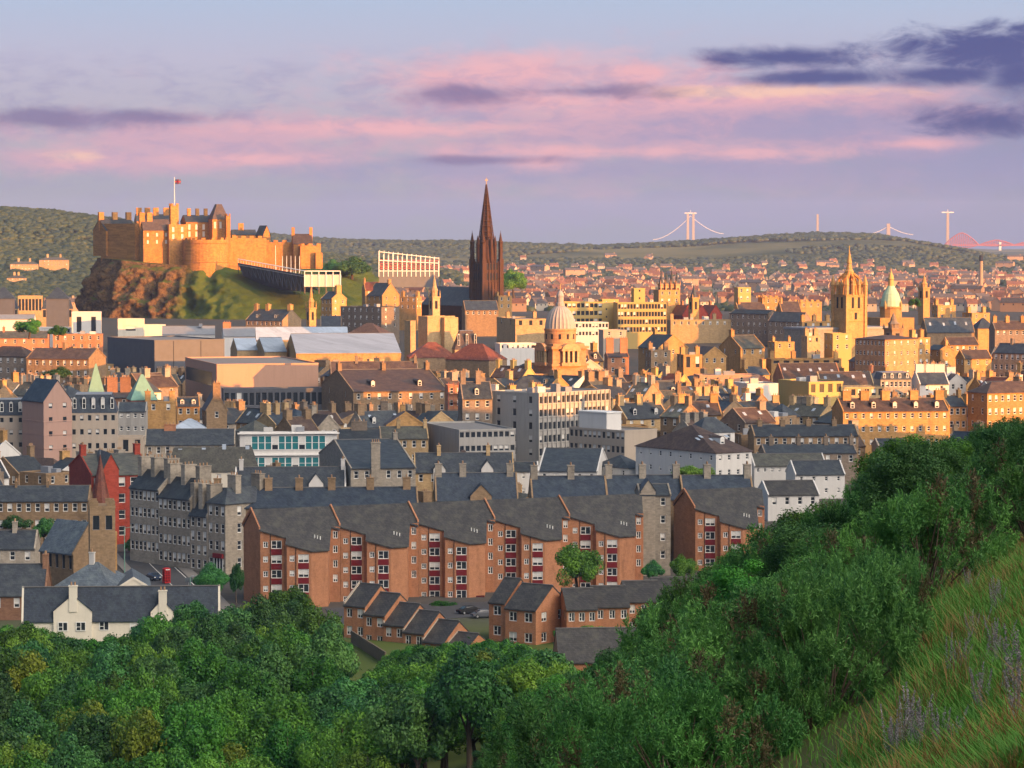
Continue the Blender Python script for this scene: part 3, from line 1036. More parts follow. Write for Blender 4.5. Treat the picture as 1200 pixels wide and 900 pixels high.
    for k in range(3):
        vb = MB(); x = 10.3 + .55 * k; y = 1.7
        vb.lathe(x, y, [(.1, zt(x, y)), (.1, zt(x, y) + .7)], 6, M['frame']); vb.build('vent_pipe', root)
    pb = MB()
    for (x, y, zt_) in ((1.95, -.06, zt(1.95, 0)), (6.95, -1.66, zt(6.95, -1.6)), (12.9, 5.9, zt(13, 5.9))):
        pb.box(x - .06, y - .06, -5, x + .06, y + .04, zt_ - .1, M['dark'])
    pb.build('downpipe', root)
    if right_end:
        w2 = [(1.0, .95, 1.4, 4, False)]
    FOOT.append(((ox + 7, oy + 6), R(24), 17, 11, zr, root))
    return root

YF = 560.0
p0 = P(305, 621, YF)
zbF = p0.z - (19.3 - .6 * 5.4)
names5 = ['nearest orange brick flats of the stepped row, with bare brown gable end',
          'second bay of stepped brick flats, behind the top of the low brick row',
          'middle bay of stepped brick flats, with dark red door by the car park',
          'fourth bay of stepped brick flats, just left of the round tree',
          'last bay of stepped brick flats, between round tree and grey stone gable house']
for i in range(5):
    flat_unit(p0.x + 14.3 * i, p0.y + 6.75 * i, zbF, names5[i])
pr = P(815, 596, 612)
flat_unit(pr.x, pr.y, pr.z - (19.3 - .6 * 5.4), 'orange brick flats with tall brown gable standing apart right of the grey stone gable house', group=None)
PXRECT.append((278, 760, 583, 720, YF)); PXRECT.append((785, 880, 572, 670, 612))
db = MB(); db.box(p0.x + 28.6 + 11.1, p0.y + 13.5 - .95, zbF, p0.x + 28.6 + 12.9, p0.y + 13.5 - .3, zbF + 2.5, M['door']); o = db.build('entrance_door'); o.parent = FOOT[2][5]; o.location = -Vector(FOOT[2][5].location)
# ------------------------------------------------------------------ hand placed buildings
def tower_top(b, n=4, h=.9, wall='stone'):
    """battlements round a flat roof"""
    mb = MB()
    w, d, z = b['w'], b['d'], b['h'] + .12
    mb.hexa([(0, 0, z - .3), (w, 0, z - .3), (w, d, z - .3), (0, d, z - .3), (0, 0, z + .02), (w, 0, z + .02), (w, d, z + .02), (0, d, z + .02)], M[wall])
    k = max(3, int(w / 1.3))
    for i in range(k):
        if i % 2 == 0:
            a, c = w * i / k, w * (i + 1) / k
            mb.box(a, 0, z, c, .35, z + h, M[wall]); mb.box(a, d - .35, z, c, d, z + h, M[wall])
    k = max(3, int(d / 1.3))
    for i in range(1, k - 1):
        if i % 2 == 0:
            a, c = d * i / k, d * (i + 1) / k
            mb.box(0, a, z, .35, c, z + h, M[wall]); mb.box(w - .35, a, z, w, c, z + h, M[wall])
    mb.build('battlement', b['root'])

def bay(b, xpl, xpr, apex_up, wall, roof, win_n=1, out=.5, stack=False):
    """gabled bay standing out of a facade; xpl..xpr picture columns, apex_up metres over the eaves"""
    root = b['root']
    r = []
    for px in (xpl, xpr):
        a = ray(px, 600)[0] / ray(px, 600)[1]
        c, s = math.cos(b['yaw']), math.sin(b['yaw'])
        r.append((a * b['Y'] - b['p'].x) / (c - a * s))
    x0, x1 = r
    H = b['h']
    e = H + apex_up * .25
    mb, rb = MB(), MB()
    ops = []
    for k in range(win_n):
        cx = x0 + (x1 - x0) * (k + .5) / win_n
        ops.append((cx - .75 - x0, H - 2.2, cx + .75 - x0, H - .6))
        add_window(root, (cx, -out + .12, H - 2.2), 0, 1.5, 1.6, 'casement', 'glass', True)
    wall_panel(mb, lambda a, dp, z: (x0 + a, -out + dp, z), x1 - x0, e, ops, M[wall], z0=-4)
    xm = (x0 + x1) / 2
    back = b['d'] * .5
    mb.poly([(x0, -out, e), (x1, -out, e), (xm, -out, H + apex_up)], M[wall])
    for x in (x0, x1):
        mb.poly([(x, -out, -4), (x, back, -4), (x, back, e), (x, -out, e)], M[wall])
    for (xa, xb_) in ((x0 - .15, xm), (x1 + .15, xm)):
        rb.slab([(xa, -out - .12, e + .1), (xb_, -out - .12, H + apex_up + .12), (xb_, back, H + apex_up + .12), (xa, back, e + .1)], .18, M[roof])
    o = mb.build('gable_bay', root)
    rb.build('bay_roof', o)
    if stack:
        chimney_obj(root, xm + .1, -out + .3, H + apex_up - .3, 1.3, .9, 1.6, M[wall], 2)

# -- lower left: cream house, hall, church
b = bld('cream_house', 'long cream house with navy slate roof, gabled bays and pale chimneys above the wood', 'house', 26, 257, 723, 5.6, 33, 4, xs=7, wall='cream', roof='slate_navy', rows=1, cols=0)
for px in (74, 95, 122, 158, 222, 243):
    a = ray(px, 730); a = a[0] / a[1]; c, s = math.cos(b['yaw']), math.sin(b['yaw'])
    x = (a * b['Y'] - b['p'].x) / (c - a * s)
    add_window(b['root'], (x, -.08 if px > 110 else -.62, b['h'] - 2.3), 0, 1.6, 1.5, 'casement', 'glass' if px != 158 else 'blind', True)
bay(b, 62, 107, 3.6, 'cream', 'slate_navy', 0, stack=True)
bay(b, 176, 203, 2.7, 'cream', 'slate_navy', 1, stack=True)
bld('church_hall', 'low hall with weathered blue slate hip roof behind the cream house', 'hall', 64, 128, 688, 5, 26, -14, d=13, wall='white', roof='slate_blue', rt='hip', ch=(.1,), chm='white')
bld('church_hall', 'small cream gable with blue slate roof facing the street above the cream house', 'hall', 137, 176, 690, 5, 12, 8, d=16, wall='cream', roof='slate_blue', rt='front')
bld('stone_house', 'low building with wide dark slate roof at the left edge above the cream house', 'house', -14, 53, 697, 4.5, 32, 2, wall='brick_old', roof='slate', rows=1, cols=3, side=None, ch=(.98,), chm='brick_old')
bld('stone_house', 'small stone house with slate roof at the left edge below the long terrace', 'house', -12, 41, 643, 6, 18, 3, wall='stone_grey', rows=2, cols=3, ch=(.5,))
b = bld('church', 'stone church with steep blue slate roof and brown gable left of the street', 'church', 86, 126, 648, 8.5, 34, 46, xs=47, wall='stone', roof='slate_blue', rt='front', rows=0, side=(1, 5), win=(1, 2.6), style='plain')
b = bld('church_tower', 'square stone church tower with battlements and arched belfry windows beside the slate roofed church', 'tower', 105, 135, 594, 19, 0, 10, wall='stone', rt='flat', rows=1, cols=2, win=(1.2, 2.6), style='plain', d=6, top=1.6)
tower_top(b)
bld('church_porch', 'narrow brown stone block with parapet at the foot of the church tower', 'porch', 123, 137, 625, 11, 0, 10, wall='stone_warm', rt='flat', d=3)
bld('stone_terrace', 'long stone terrace with dark slate roof at the left edge below the pink apartment tower', 'terrace', -16, 104, 587, 11, 15, 3, wall='stone', rows=3, cols=11, ch=(.27, .58), chs=(.5, 1.2, .9), d=9)
b = bld('red_school', 'red sandstone building with gables, slate roof and white windows beside the pink tower', 'school', 107, 178, 557, 15, 19, 18, xs=81, wall='stone_red', roof='slate_grey', rows=4, cols=5, ch=(.02, .98), chs=(1.2, 2.2, 2), win=(1.5, 2), chm='stone_red')
bay(b, 121, 139, 4.5, 'stone_red', 'slate_grey', 0)
turret(b['root'], b['w'] * .13, -1.3, -3, 2.0, 12.2, 10.3, 'stone_red', 'tile_red', 10)
# -- pink complex
b = bld('pink_apartment_tower', 'tall pink gabled apartment tower with dark slate roof at the left edge', 'apartment block', 51, 84, 470, 22, 24, 34, xs=26, wall='pink', roof='slate_navy', rt='front', rows=6, cols=2, win=(1.0, 1.3), style='plain', blinds=.5, coping=False, band=False)
for z in (3.2, 6.6, 10, 13.4, 16.8):
    mb = MB(); mb.box(-.1, -.1, z, b['w'] + .1, 0, z + .22, M['pink']); mb.box(-.1, -.1, z, 0, b['d'], z + .22, M['pink']); mb.build('string_course', b['root'])
bld('apartment_wing', 'beige apartment wing with dark mansard roof on the left of the pink tower', 'apartment block', -25, 40, 487, 19, 18, 3, wall='beige', roof='slate_navy', rt='mansard', rows=6, cols=6, win=(.9, 1.2), style='plain', dorm=6, Y=b['Y'] + 14)
bld('apartment_wing', 'beige apartment wing with navy mansard and pale top right of the pink tower', 'apartment block', 82, 137, 484, 18.5, 21, 6, wall='beige', roof='slate_navy', rt='mansard', rows=3, cols=6, win=(.9, 1.4), style='plain', dorm=5, d=14)
bld('office_annexe', 'plain beige annexe with tall narrow windows in front of the mansard wing', 'office', 85, 168, 513, 11.5, 0, 4, wall='beige', rt='flat', rows=1, cols=6, win=(1.4, 3), style='plain', d=8)
bld('rendered_house', 'grey rendered house with dark roof between the mansard wing and the yellow stone block', 'house', 138, 171, 482, 14, 9, 4, wall='concrete', rows=3, cols=4, win=(.9, 1.2))
bld('stone_block', 'blunt yellow brown stone block without roof slope right of the grey rendered house', 'building', 171, 206, 471, 15, 0, 10, wall='stone_warm', rt='flat', rows=1, cols=2, d=9)
bld('pyramid_roofed_house', 'red stone house with green pyramid roof below the dark zinc box', 'house', 154, 184, 469, 15, 29, 14, d=9, wall='stone_red', roof='copper', rt='hip')
bld('spire_roofed_house', 'small building with needle green slate spire behind the navy mansard wing', 'house', 104, 122, 463, 16, 36, 10, d=5, wall='stone', roof='copper', rt='hip')
bld('brick_house', 'house with stout red brick chimney stacks under the dark zinc box', 'house', 122, 153, 466, 14, 6, 6, wall='brick_old', ch=(.3, .9), chs=(3, 2, 4), chm='brick_old')
bld('stone_house', 'stone house with two dormers left of the gable with tall chimney', 'house', 207, 234, 476, 12, 9, 8, wall='stone_warm', rows=2, cols=3, dorm=2)
bld('stone_house', 'narrow stone gable house with tall chimney below the salmon building', 'house', 242, 266, 480, 13, 20, 12, wall='stone', rt='front', d=11, rows=1, cols=1, ch=(.05,), chs=(2, 1.2, 2.5))
bld('glass_roofed_hall', 'small hall with pale blue glass hip roof below the narrow gable house', 'hall', 204, 241, 502, 8, 10, 6, wall='white', roof='skyglass', rt='hip', d=9)
bld('stone_terrace', 'low terrace with long slate roof in front of the pale blue glass hall', 'terrace', 170, 275, 521, 9, 16, 4, wall='stone_grey', rows=1, cols=10, ch=(.27,), chs=(3, 1.2, 1.2), chm='brick')
bld('hipped_hall', 'broad hall with long greenish brown hip roof and skylights above the street tenements', 'hall', 196, 303, 553, 10, 28, 5, xs=174, wall='cream', roof='slate_grey', rt='hip', rows=1, cols=8, skyl=4)
# -- street tenements: street faces run up to the left, chimneys on the party walls
Yt, yw = 600.0, 44
px, ye = 264, 591
lab = ['corner stone tenement with slate roof and shop front facing the red phone box', 'stone tenement with low eaves next up the street from the shop corner tenement',
       'stone tenement with tall paired chimneys in the middle of the street row', 'stone tenement at the top of the street beside the red sandstone building']
specs = [(264, 330, 591, 243, 14, 'hip', 17), (243, 262, 604, 222, 11.5, 'front', 20), (223, 258, 585, 185, 14.5, 'front', 22), (186, 220, 574, 152, 14, 'front', 20)]
Yk = None
ST = []
for i, (xl, xr, ye, xs_, he, rt_, rp_) in enumerate(specs):
    b = bld('stone_tenement', lab[i], 'tenement', xl, xr, ye, he, rp_, yw, xs=xs_, wall='stone_grey', rt=rt_, rows=4 if i == 0 else 0, cols=2, side=(4, [3, 3, 7, 7][i]),
            win=(1.1, 1.9), ch=(.05, .5, .95) if i else (.2, .9), chs=(3.0, 1.3, 2.6) if i else (1.4, 2.6, 2.4), blinds=.45, Y=Yk, group='stone tenements up the street')
    ST.append(b)
    Yk = b['Y'] + b['d'] * math.cos(b['yaw']) - .1
b = ST[0]
sb = MB(); sb.box(-.5, b['d'] * .1, 3.2, -.02, b['d'] * .62, 4.1, M['redpanel']); sb.build('shop_sign', b['root'])
sb = MB(); sb.box(-.06, b['d'] * .12, .3, -.02, b['d'] * .6, 3.1, M['glass'])
for k in range(4): sb.box(-.12, b['d'] * (.12 + .16 * k), .1, -.02, b['d'] * (.12 + .16 * k) + .25, 3.2, M['white_paint'])
sb.build('shop_front', b['root'])
# -- behind the flats, left half
Q = lambda *f: tuple(f)
bld('stone_terrace', 'stone terrace with navy slate roof and six chimneys right behind the first brick flats', 'terrace', 250, 490, 595, 13, 20, 5, wall='stone', roof='slate_navy', ch=(.02, .27, .42, .58, .77, .95), chs=(1.5, 1.6, 1.9), keep=6)
b = bld('stone_terrace', 'black slate terrace with white wall gable left of the tenement with central chimney', 'terrace', 276, 405, 571, 10, 21, 4, wall='white', rows=1, cols=8, ch=(.05, .98), keep=12)
bay(b, 362, 379, 2.9, 'white', 'slate', 0)
b = bld('stone_tenement', 'pale stone tenement with one broad chimney up the middle of its front', 'tenement', 411, 487, 549, 14, 25, 12, xs=374, wall='stone_grey', rows=3, cols=6, ch=(.99,), chs=(1, 1.8, 1.5), keep=34)
x = b['w'] * .38
mb = MB(); mb.box(x - 1, -.55, -3, x + 1, .4, b['h'] + b['rise'] + .8, M['stone_grey']); mb.box(x - 1.15, -.7, b['h'] + b['rise'] + .8, x + 1.15, .55, b['h'] + b['rise'] + 1.1, M['stone_grey'])
for k in range(4): mb.lathe(x - .7 + .47 * k, -.1, [(.14, b['h'] + b['rise'] + 1.1), (.12, b['h'] + b['rise'] + 1.7)], 6, M['pot'])
mb.build('chimney', b['root'])
b = bld('stone_terrace', 'low terrace with dark slate roof and small gables right of the pale tenement', 'terrace', 486, 602, 553, 9.5, 20, 3, wall='stone_pale', rows=1, cols=8, ch=(.25, .75), keep=10)
bay(b, 508, 522, 2.6, 'white', 'slate', 0); bay(b, 564, 578, 2.6, 'white', 'slate', 0)
b = bld('stone_terrace', 'stone terrace with steep blue slate roof and triangular stone gable behind the third brick flats', 'terrace', 511, 607, 586, 10, 29, 4, wall='stone', roof='slate_navy', rows=1, cols=9, ch=(.01, .34, .92), chs=(1.4, 1.6, 2), keep=8, chm='stone_grey')
bay(b, 551, 576, 3.3, 'stone', 'slate_navy', 0)
# teal glazed block
b = bld('glazed_office', 'white framed office with two bands of teal glass in front of the salmon building', 'office', 281, 395, 507, 13, 0, 5, xs=274, wall='white', rt='flat', rows=0, plant=3, keep=40)
for r, (z0, z1) in enumerate(((8.6, 12.2), (3.6, 6.8))):
    n = 13
    for k in range(n):
        pane = 'teal' if (k * 7 + r * 3) % 4 else 'blind'
        f_, p_, b_ = window_mesh(b['w'] * .9 / n, z1 - z0, 'sash', pane)
        inst('window', b_, b['root'], (b['w'] * (.05 + .9 * (k + .5) / n), -.16, z0), 0)
mb = MB()
for z in (2.6, 7.2, 12.6): mb.box(-.6, -.7, z, b['w'] + .6, 0, z + .35, M['white_paint'])
mb.build('floor_band', b['root'])
bld('stone_house', 'dark stone house with slate roof right of the teal glazed office', 'house', 396, 446, 515, 11, 10, 3, wall='stone_dark', rows=1, cols=5, ch=(.5,), chs=(4, 1.4, 2))
bld('stone_house', 'pale stone house with grey slate roof left of the low concrete offices', 'house', 446, 502, 514, 11, 12, 6, wall='stone_pale', roof='slate_grey', rows=2, cols=5, ch=(.4, .98))
bld('concrete_office', 'low grey concrete office with small square windows left of the tall concrete office', 'office', 538, 604, 504, 13, 0, 18, xs=494, wall='concrete', rt='flat', rows=3, cols=10, win=(1.1, 1.4), style='plain', blinds=.1)
bld('stone_tenement', 'stone tenement with brown slate roof, two dormers and pinkish gable right of the dark colonnade', 'tenement', 414, 524, 459, 13, 21, 14, xs=377, wall='stone', roof='slate_brown', rows=2, cols=9, dorm=2, ch=(.0, .5, 1.0), chs=(1.2, 3, 2))
bld('stone_house', 'brown slate roofed house behind the tenement with two dormers', 'house', 388, 490, 438, 13, 13, 6, wall='stone_dark', roof='slate_brown', ch=(.3, .98), rows=0)
b = bld('scaffolded_house', 'rust coloured narrow house wrapped in scaffolding', 'house', 525, 542, 452, 17, 0, 8, wall='brick', rt='flat', rows=4, cols=2, d=8)
mb = MB()
for k in range(4):
    x = b['w'] * k / 3
    mb.box(x - .06, -1.1, -2, x + .06, -.98, b['h'] + 1, M['rust'])
for k in range(7): mb.box(-.2, -1.15, k * 2.4 + .5, b['w'] + .2, -.4, k * 2.4 + .62, M['wood'])
mb.build('scaffold', b['root'])
bld('stone_tenement', 'grey stone tenement with two tall chimneys left of the tall concrete office', 'tenement', 542, 577, 467, 17, 18, 8, wall='stone_dark', rows=4, cols=3, ch=(.05, .6), chs=(1.4, 1.6, 3), dorm=1)
# tall concrete office
b = bld('concrete_office', 'tall grey concrete office slab with rows of dark windows in the middle of the town', 'office', 631, 714, 461, 19, 0, 45, xs=575, wall='concrete', rt='flat', rows=5, cols=16, win=(1.35, 1.9), style='plain', side=(5, 3), blinds=.2, plant=4, keep=70, top=.9)
mb = MB()
for k in range(17): mb.box(b['w'] * k / 16 - .14, -.32, 1, b['w'] * k / 16 + .14, 0, b['h'], M['concrete'])
for z in win_rows(19, 5, 1.9, .9): mb.box(-.1, -.22, z - .3, b['w'] + .1, -.02, z - .08, M['concrete'])
mb.build('fin', b['root'])
b = bld('concrete_office', 'low beige office with a pale green rooftop box in front of the tall concrete office', 'office', 732, 770, 505, 12, 0, 42, xs=667, wall='beige', rt='flat', rows=0, side=(3, 12), win=(1.2, 1.7), style='plain', blinds=.5, keep=40)
mb = MB(); mb.box(b['w'] * .05, b['d'] * .35, b['h'] - .4, b['w'] * .5, b['d'] * .85, b['h'] + 4.2, M['copper'] if False else M['white'])
mb.box(b['w'] * .03, b['d'] * .34, b['h'] + 4.2, b['w'] * .52, b['d'] * .86, b['h'] + 4.5, M['frame']); mb.build('rooftop_box', b['root'])
bld('white_house', 'big white rendered house with dark hipped roof and skylights right of the low beige office', 'house', 839, 881, 531, 13, 28, 36, xs=745, wall='white', roof='slate_brown', rt='hip', rows=3, cols=4, side=(3, 8), win=(.9, 1.3), blinds=.2, ch=(), dorm=1, skyl=6, keep=40)
bld('white_house', 'low white house with long black roof below the tall concrete office', 'house', 631, 700, 552, 6.5, 21, -6, wall='white', rows=1, cols=5, win=(.9, 1.3), skyl=0, keep=12, xs=712)
bld('white_house', 'small white house with black hipped roof right of the low white house', 'house', 737, 759, 549, 6.5, 13, 40, xs=696, wall='white', rt='hip', rows=1, cols=1, side=(1, 3), win=(.9, 1.3), keep=12)
bld('white_house', 'white house end with two rows of small windows above the blue slate terrace', 'house', 596, 631, 552, 9, 9, 3, wall='white', rows=2, cols=3, win=(.8, 1.2), d=7, keep=20)
segs = [(624, 712, 586, (.0, .54), 'blue slate terrace with stone chimneys behind the fourth brick flats'), (712, 800, 585, (.0, .5, .98), 'blue slate terrace with three stone chimneys behind the last brick flats'),
        (801, 884, 585, (.38, .98), 'blue slate terrace end with chimneys behind the separate brick flats')]
for a, c, y, ch, l in segs:
    bld('stone_terrace', l, 'terrace', a, c, y, 13, 25, 4, wall='stone', roof='slate_navy', ch=ch, chs=(1.4, 1.7, 2.2), keep=6, chm='stone_grey', d=11)
b = bld('stone_tenement', 'grey stone gable house squeezed between the two groups of brick flats', 'tenement', 750, 786, 580, 17, 10, 4, wall='stone_grey', roof='slate', rows=4, cols=2, d=9, win=(1.0, 1.6), blinds=.6, Y=604)
bay(b, 751, 768, 3, 'stone_grey', 'slate', 0, out=.2)
# -- right of the middle
bld('stone_terrace', 'stone terrace with long blue black roof and clay pots right of the big white house', 'terrace', 884, 1006, 511, 11, 11, 5, wall='stone', roof='slate', rows=2, cols=12, ch=(.08, .3, .55, .8), chs=(1.2, 1.5, 1.3), blinds=.5)
bld('stone_terrace', 'brown stone back wing with row of chimneys below the blue black terrace', 'terrace', 896, 1004, 531, 8, 8, 4, wall='stone_dark', roof='slate', rows=1, cols=8, ch=(.1, .4, .7, .98), chs=(1, 1.4, 2))
bld('white_house', 'low white terrace with grey roof right of the big white house', 'house', 884, 968, 546, 5.5, 12, 6, wall='white', roof='slate_grey', rows=1, cols=10, win=(.8, 1), blinds=.6)
bld('white_house', 'white house with dark roof half hidden by the hawthorns', 'house', 932, 990, 556, 6, 14, 8, wall='white', rows=2, cols=4, win=(.8, 1.1))
bld('white_house', 'grey roofed house just above the thorn trees at the end of the brick flats', 'house', 900, 960, 580, 6, 14, 10, wall='white', roof='tile', rows=1, cols=4)
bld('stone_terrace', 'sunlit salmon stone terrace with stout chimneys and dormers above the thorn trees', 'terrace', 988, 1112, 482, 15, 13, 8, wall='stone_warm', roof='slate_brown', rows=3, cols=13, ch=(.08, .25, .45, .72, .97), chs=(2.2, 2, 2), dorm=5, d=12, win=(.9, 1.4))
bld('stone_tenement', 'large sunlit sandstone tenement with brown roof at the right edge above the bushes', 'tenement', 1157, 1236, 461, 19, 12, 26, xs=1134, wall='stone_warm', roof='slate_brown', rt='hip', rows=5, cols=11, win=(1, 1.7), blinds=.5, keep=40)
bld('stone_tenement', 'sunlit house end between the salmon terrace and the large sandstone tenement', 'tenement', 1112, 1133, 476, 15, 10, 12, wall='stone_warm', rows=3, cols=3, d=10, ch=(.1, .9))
bld('brown_roofed_house', 'grey brown roofed house in front of the salmon terrace by the bushes', 'house', 1066, 1098, 512, 7, 14, 6, wall='stone', roof='slate_brown', rows=0)
bld('rendered_house', 'pale house with grey roof peeping over the hawthorns under the salmon terrace', 'house', 1030, 1064, 524, 7, 8, 4, wall='beige', rows=1, cols=3)
bld('cream_office', 'cream block with four tall windows and grey flank in the sun', 'office', 948, 988, 448, 14, 0, 24, xs=912, wall='yellow', rt='flat', rows=1, cols=4, win=(1.6, 2.7), style='plain', blinds=0, plant=2, keep=18)
bld('cream_office', 'long low cream block with six windows right of the cream block with tall windows', 'office', 988, 1036, 454, 12, 0, 14, wall='stone_pale', rt='flat', rows=1, cols=6, win=(1.4, 2.0), style='plain')
bld('brown_roofed_hall', 'brown roofed hall with skylights and timber gable below the long yellow parapet', 'hall', 918, 986, 444, 9, 17, 10, xs=906, wall='brick', roof='slate_brown', skyl=5)
bld('brown_roofed_hall', 'brown roofed hall with a row of four skylights in front of the big brown hotel', 'hall', 962, 1024, 451, 9, 14, 8, wall='stone_pale', roof='slate_brown', skyl=4)
bld('stone_hotel', 'massive square sandstone block with small windows, lit right side and dark left side', 'hotel', 1037, 1076, 398, 21, 4, 42, xs=1002, wall='stone_dome', roof='slate_brown', rt='hip', rows=5, cols=5, side=(5, 8), win=(.9, 1.5), keep=34)
bld('stone_block', 'sunlit stone wing on the right of the massive square block', 'building', 1076, 1090, 396, 20, 0, 30, wall='stone_warm', rt='flat', rows=3, cols=2, d=9)
bld('dormered_tenement', 'grey tenement with dormers and pale roof lights right of the two brown skylit roofs', 'tenement', 1032, 1068, 445, 12, 8, 6, wall='stone_grey', rt='mansard', rows=2, cols=7, dorm=4)
bld('slate_roofed_house', 'row of white chimney walls and dark slate roofs below the massive square block', 'house', 1078, 1112, 450, 10, 14, 10, wall='white', roof='slate_navy', ch=(0, .45, .98), chs=(3.5, 1.2, 2.2), chm='white')
bld('slate_roofed_house', 'small white gable with navy slate roof right of the white chimney walls', 'house', 1112, 1132, 448, 9, 9, 8, wall='white', roof='slate_navy', rt='front', ch=(.8,), chs=(3, 1.2, 2), chm='white')
bld('stone_block', 'square sunlit house end under the long brown roof near the right edge', 'building', 1130, 1162, 420, 13, 9, 22, xs=1120, wall='stone_warm', roof='slate_brown', rows=1, cols=3)
bld('stone_block', 'tall narrow sunlit gable right of the massive square block', 'building', 1102, 1117, 410, 15, 5, 24, xs=1087, wall='stone_warm', rt='front', rows=2, cols=1, ch=(.1,))
bld('brown_roofed_house', 'house with broad orange brown roof behind the tall narrow sunlit gable', 'house', 1112, 1147, 404, 13, 8, 10, wall='stone_warm', roof='slate_brown', rows=1, cols=5)
bld('dark_tenement', 'dark stone tenement with navy roof at the right edge above the brown roof', 'tenement', 1164, 1215, 413, 16, 10, -34, wall='stone_dark', roof='slate_navy', rows=4, cols=8, blinds=.6, ch=(.3, .8))
bld('stone_terrace', 'terrace with brown sunlit roof and pale chimneys at the right edge', 'terrace', 1166, 1225, 386, 13, 9, 6, wall='stone_dark', roof='slate_brown', rows=1, cols=8, ch=(.05, .3, .6, .98), chs=(1.6, 2, 2.2), chm='stone_warm')
bld('slate_roofed_hall', 'long hall with shiny navy slate roof right of the green dome', 'hall', 1086, 1142, 389, 10, 16, 10, wall='stone', roof='slate_navy', skyl=4)
bld('stone_block', 'square golden stone block behind the navy roofed hall', 'building', 1099, 1120, 358, 18, 0, 20, xs=1092, wall='stone_warm', rt='flat')
bld('stone_block', 'golden stone block with parapet right of the navy roofed hall', 'building', 1139, 1160, 367, 15, 0, 18, wall='stone_warm', rt='flat')
bld('slate_roofed_hall', 'blue slate roof with pale hip line right of the golden parapet block', 'hall', 1146, 1166, 385, 10, 12, 10, wall='stone_warm', roof='slate_navy', rt='hip')
# -- centre, in the sun
bld('yellow_office', 'pale yellow modern office with bands of windows right of the ribbed dome', 'office', 660, 706, 354, 21, 0, 8, wall='yellow', rt='flat', rows=4, cols=9, win=(1.6, 2.0), style='plain', blinds=.3, plant=2)
bld('yellow_office', 'narrow yellow block with slit windows joining the two yellow offices', 'office', 706, 725, 351, 22, 0, 12, wall='yellow', rt='flat', rows=3, cols=2, win=(.7, .8), style='plain', d=8)
bld('yellow_office', 'long yellow office with rows of tall windows below the yellow stair tower', 'office', 724, 781, 355, 21, 0, 10, wall='yellow', rt='flat', rows=4, cols=16, win=(1.15, 2.2), style='plain', blinds=.25, keep=34)
bld('stair_tower', 'plain square yellow stair tower rising over the long yellow office', 'tower', 743, 756, 338, 27, 0, 10, wall='yellow', rt='flat', d=6, rows=2, cols=1, win=(.8, 1), style='plain')
bld('white_office', 'low white office with dark window strip below the first yellow office', 'office', 674, 713, 378, 14, 0, 8, wall='white', rt='flat', rows=2, cols=10, win=(1, 1.6), style='plain')
bld('cream_block', 'cream rendered block in front of the yellow offices with orange chimneys before it', 'building', 707, 734, 387, 13, 0, 10, wall='beige', rt='flat')
bld('brick_house', 'house with two bright orange brick stacks below the cream block', 'house', 712, 737, 418, 10, 4, 6, wall='brick', ch=(.15, .85), chs=(2.8, 1.6, 5.5), chm='brick', d=9)
bld('stone_block', 'pale boxy building on the left of the ribbed dome with blank shaded bays', 'building', 604, 640, 374, 16, 0, 14, xs=582, wall='stone_pale', rt='flat', rows=1, cols=3, win=(1.5, 2.2), style='plain')
bld('white_office', 'long white walled building below the pale boxy building left of the ribbed dome', 'office', 586, 634, 403, 12, 0, 12, wall='white', rt='flat', rows=1, cols=8, win=(.7, 1.2), style='plain')
bld('long_parapet_block', 'long yellow stone range with flat parapet right of the yellow offices', 'building', 786, 862, 375, 11, 0, 6, wall='stone_pale', rt='flat', rows=1, cols=9, plant=3)
bld('slate_roofed_house', 'house with orange triangular gable and dark slate roof below the long yellow range', 'house', 772, 806, 408, 12, 15, 30, xs=748, wall='stone_warm', roof='slate', rt='front', rows=1, cols=1, d=14, ch=(.9,))
bld('stone_block', 'tan flat topped house in front of the orange triangular gable', 'building', 763, 786, 411, 14, 0, 14, wall='stone', rt='flat', d=8)
bld('stone_house', 'house with orange gable and stepped brown roofs left of the big dark gable', 'house', 824, 851, 418, 12, 11, 20, wall='stone_warm', roof='slate_brown', rt='front', rows=1, cols=3, d=12)
bld('stone_block', 'sunlit porch block with square columns left of the stepped brown roofs', 'building', 801, 823, 416, 14, 0, 14, wall='stone_warm', rt='flat', rows=1, cols=2, win=(1.5, 4), style='plain', d=8)
bld('stone_house', 'house with dark left gable, sunlit front and olive roof right of the stepped roofs', 'house', 868, 896, 408, 14, 14, 26, xs=843, wall='stone_warm', roof='slate_grey', rows=1, cols=3, chy=.5, ch=(.0,), chs=(1.4, 1.8, 2))
bld('salmon_block', 'plain salmon flat roofed block below the stepped brown roofs', 'building', 820, 890, 440, 11, 0, 8, wall='salmon', rt='flat', keep=9, plant=3)
bld('white_cladding_block', 'pale lilac clad block right below the salmon block', 'building', 876, 912, 450, 10, 0, 14, xs=860, wall='white', rt='flat', d=8, keep=7, plant=2)
bld('long_parapet_block', 'long yellow balcony range in front of the corniced building', 'building', 904, 986, 421, 10, 0, 8, wall='stone_warm', rt='flat', rows=1, cols=7, win=(2.2, 1), style='plain', d=9, keep=14)
b = bld('corniced_building', 'golden stone building with heavy cornice and pointed dormers left of the crown steeple', 'building', 940, 984, 377, 17, 0, 14, xs=938, wall='stone_warm', rt='flat', rows=1, cols=5, win=(1.2, 2.4), style='plain')
for w0 in (950, 964, 974):
    pass
bld('stone_block', 'bright narrow tower house with blind window below the corniced building', 'building', 946, 961, 394, 18, 0, 16, wall='stone_pale', rt='flat', rows=1, cols=2, win=(.9, 1.6), style='plain', d=6)
bld('stone_block', 'tall yellow house end right of the bright narrow tower house', 'building', 976, 998, 391, 19, 0, 18, wall='yellow', rt='flat', d=8)
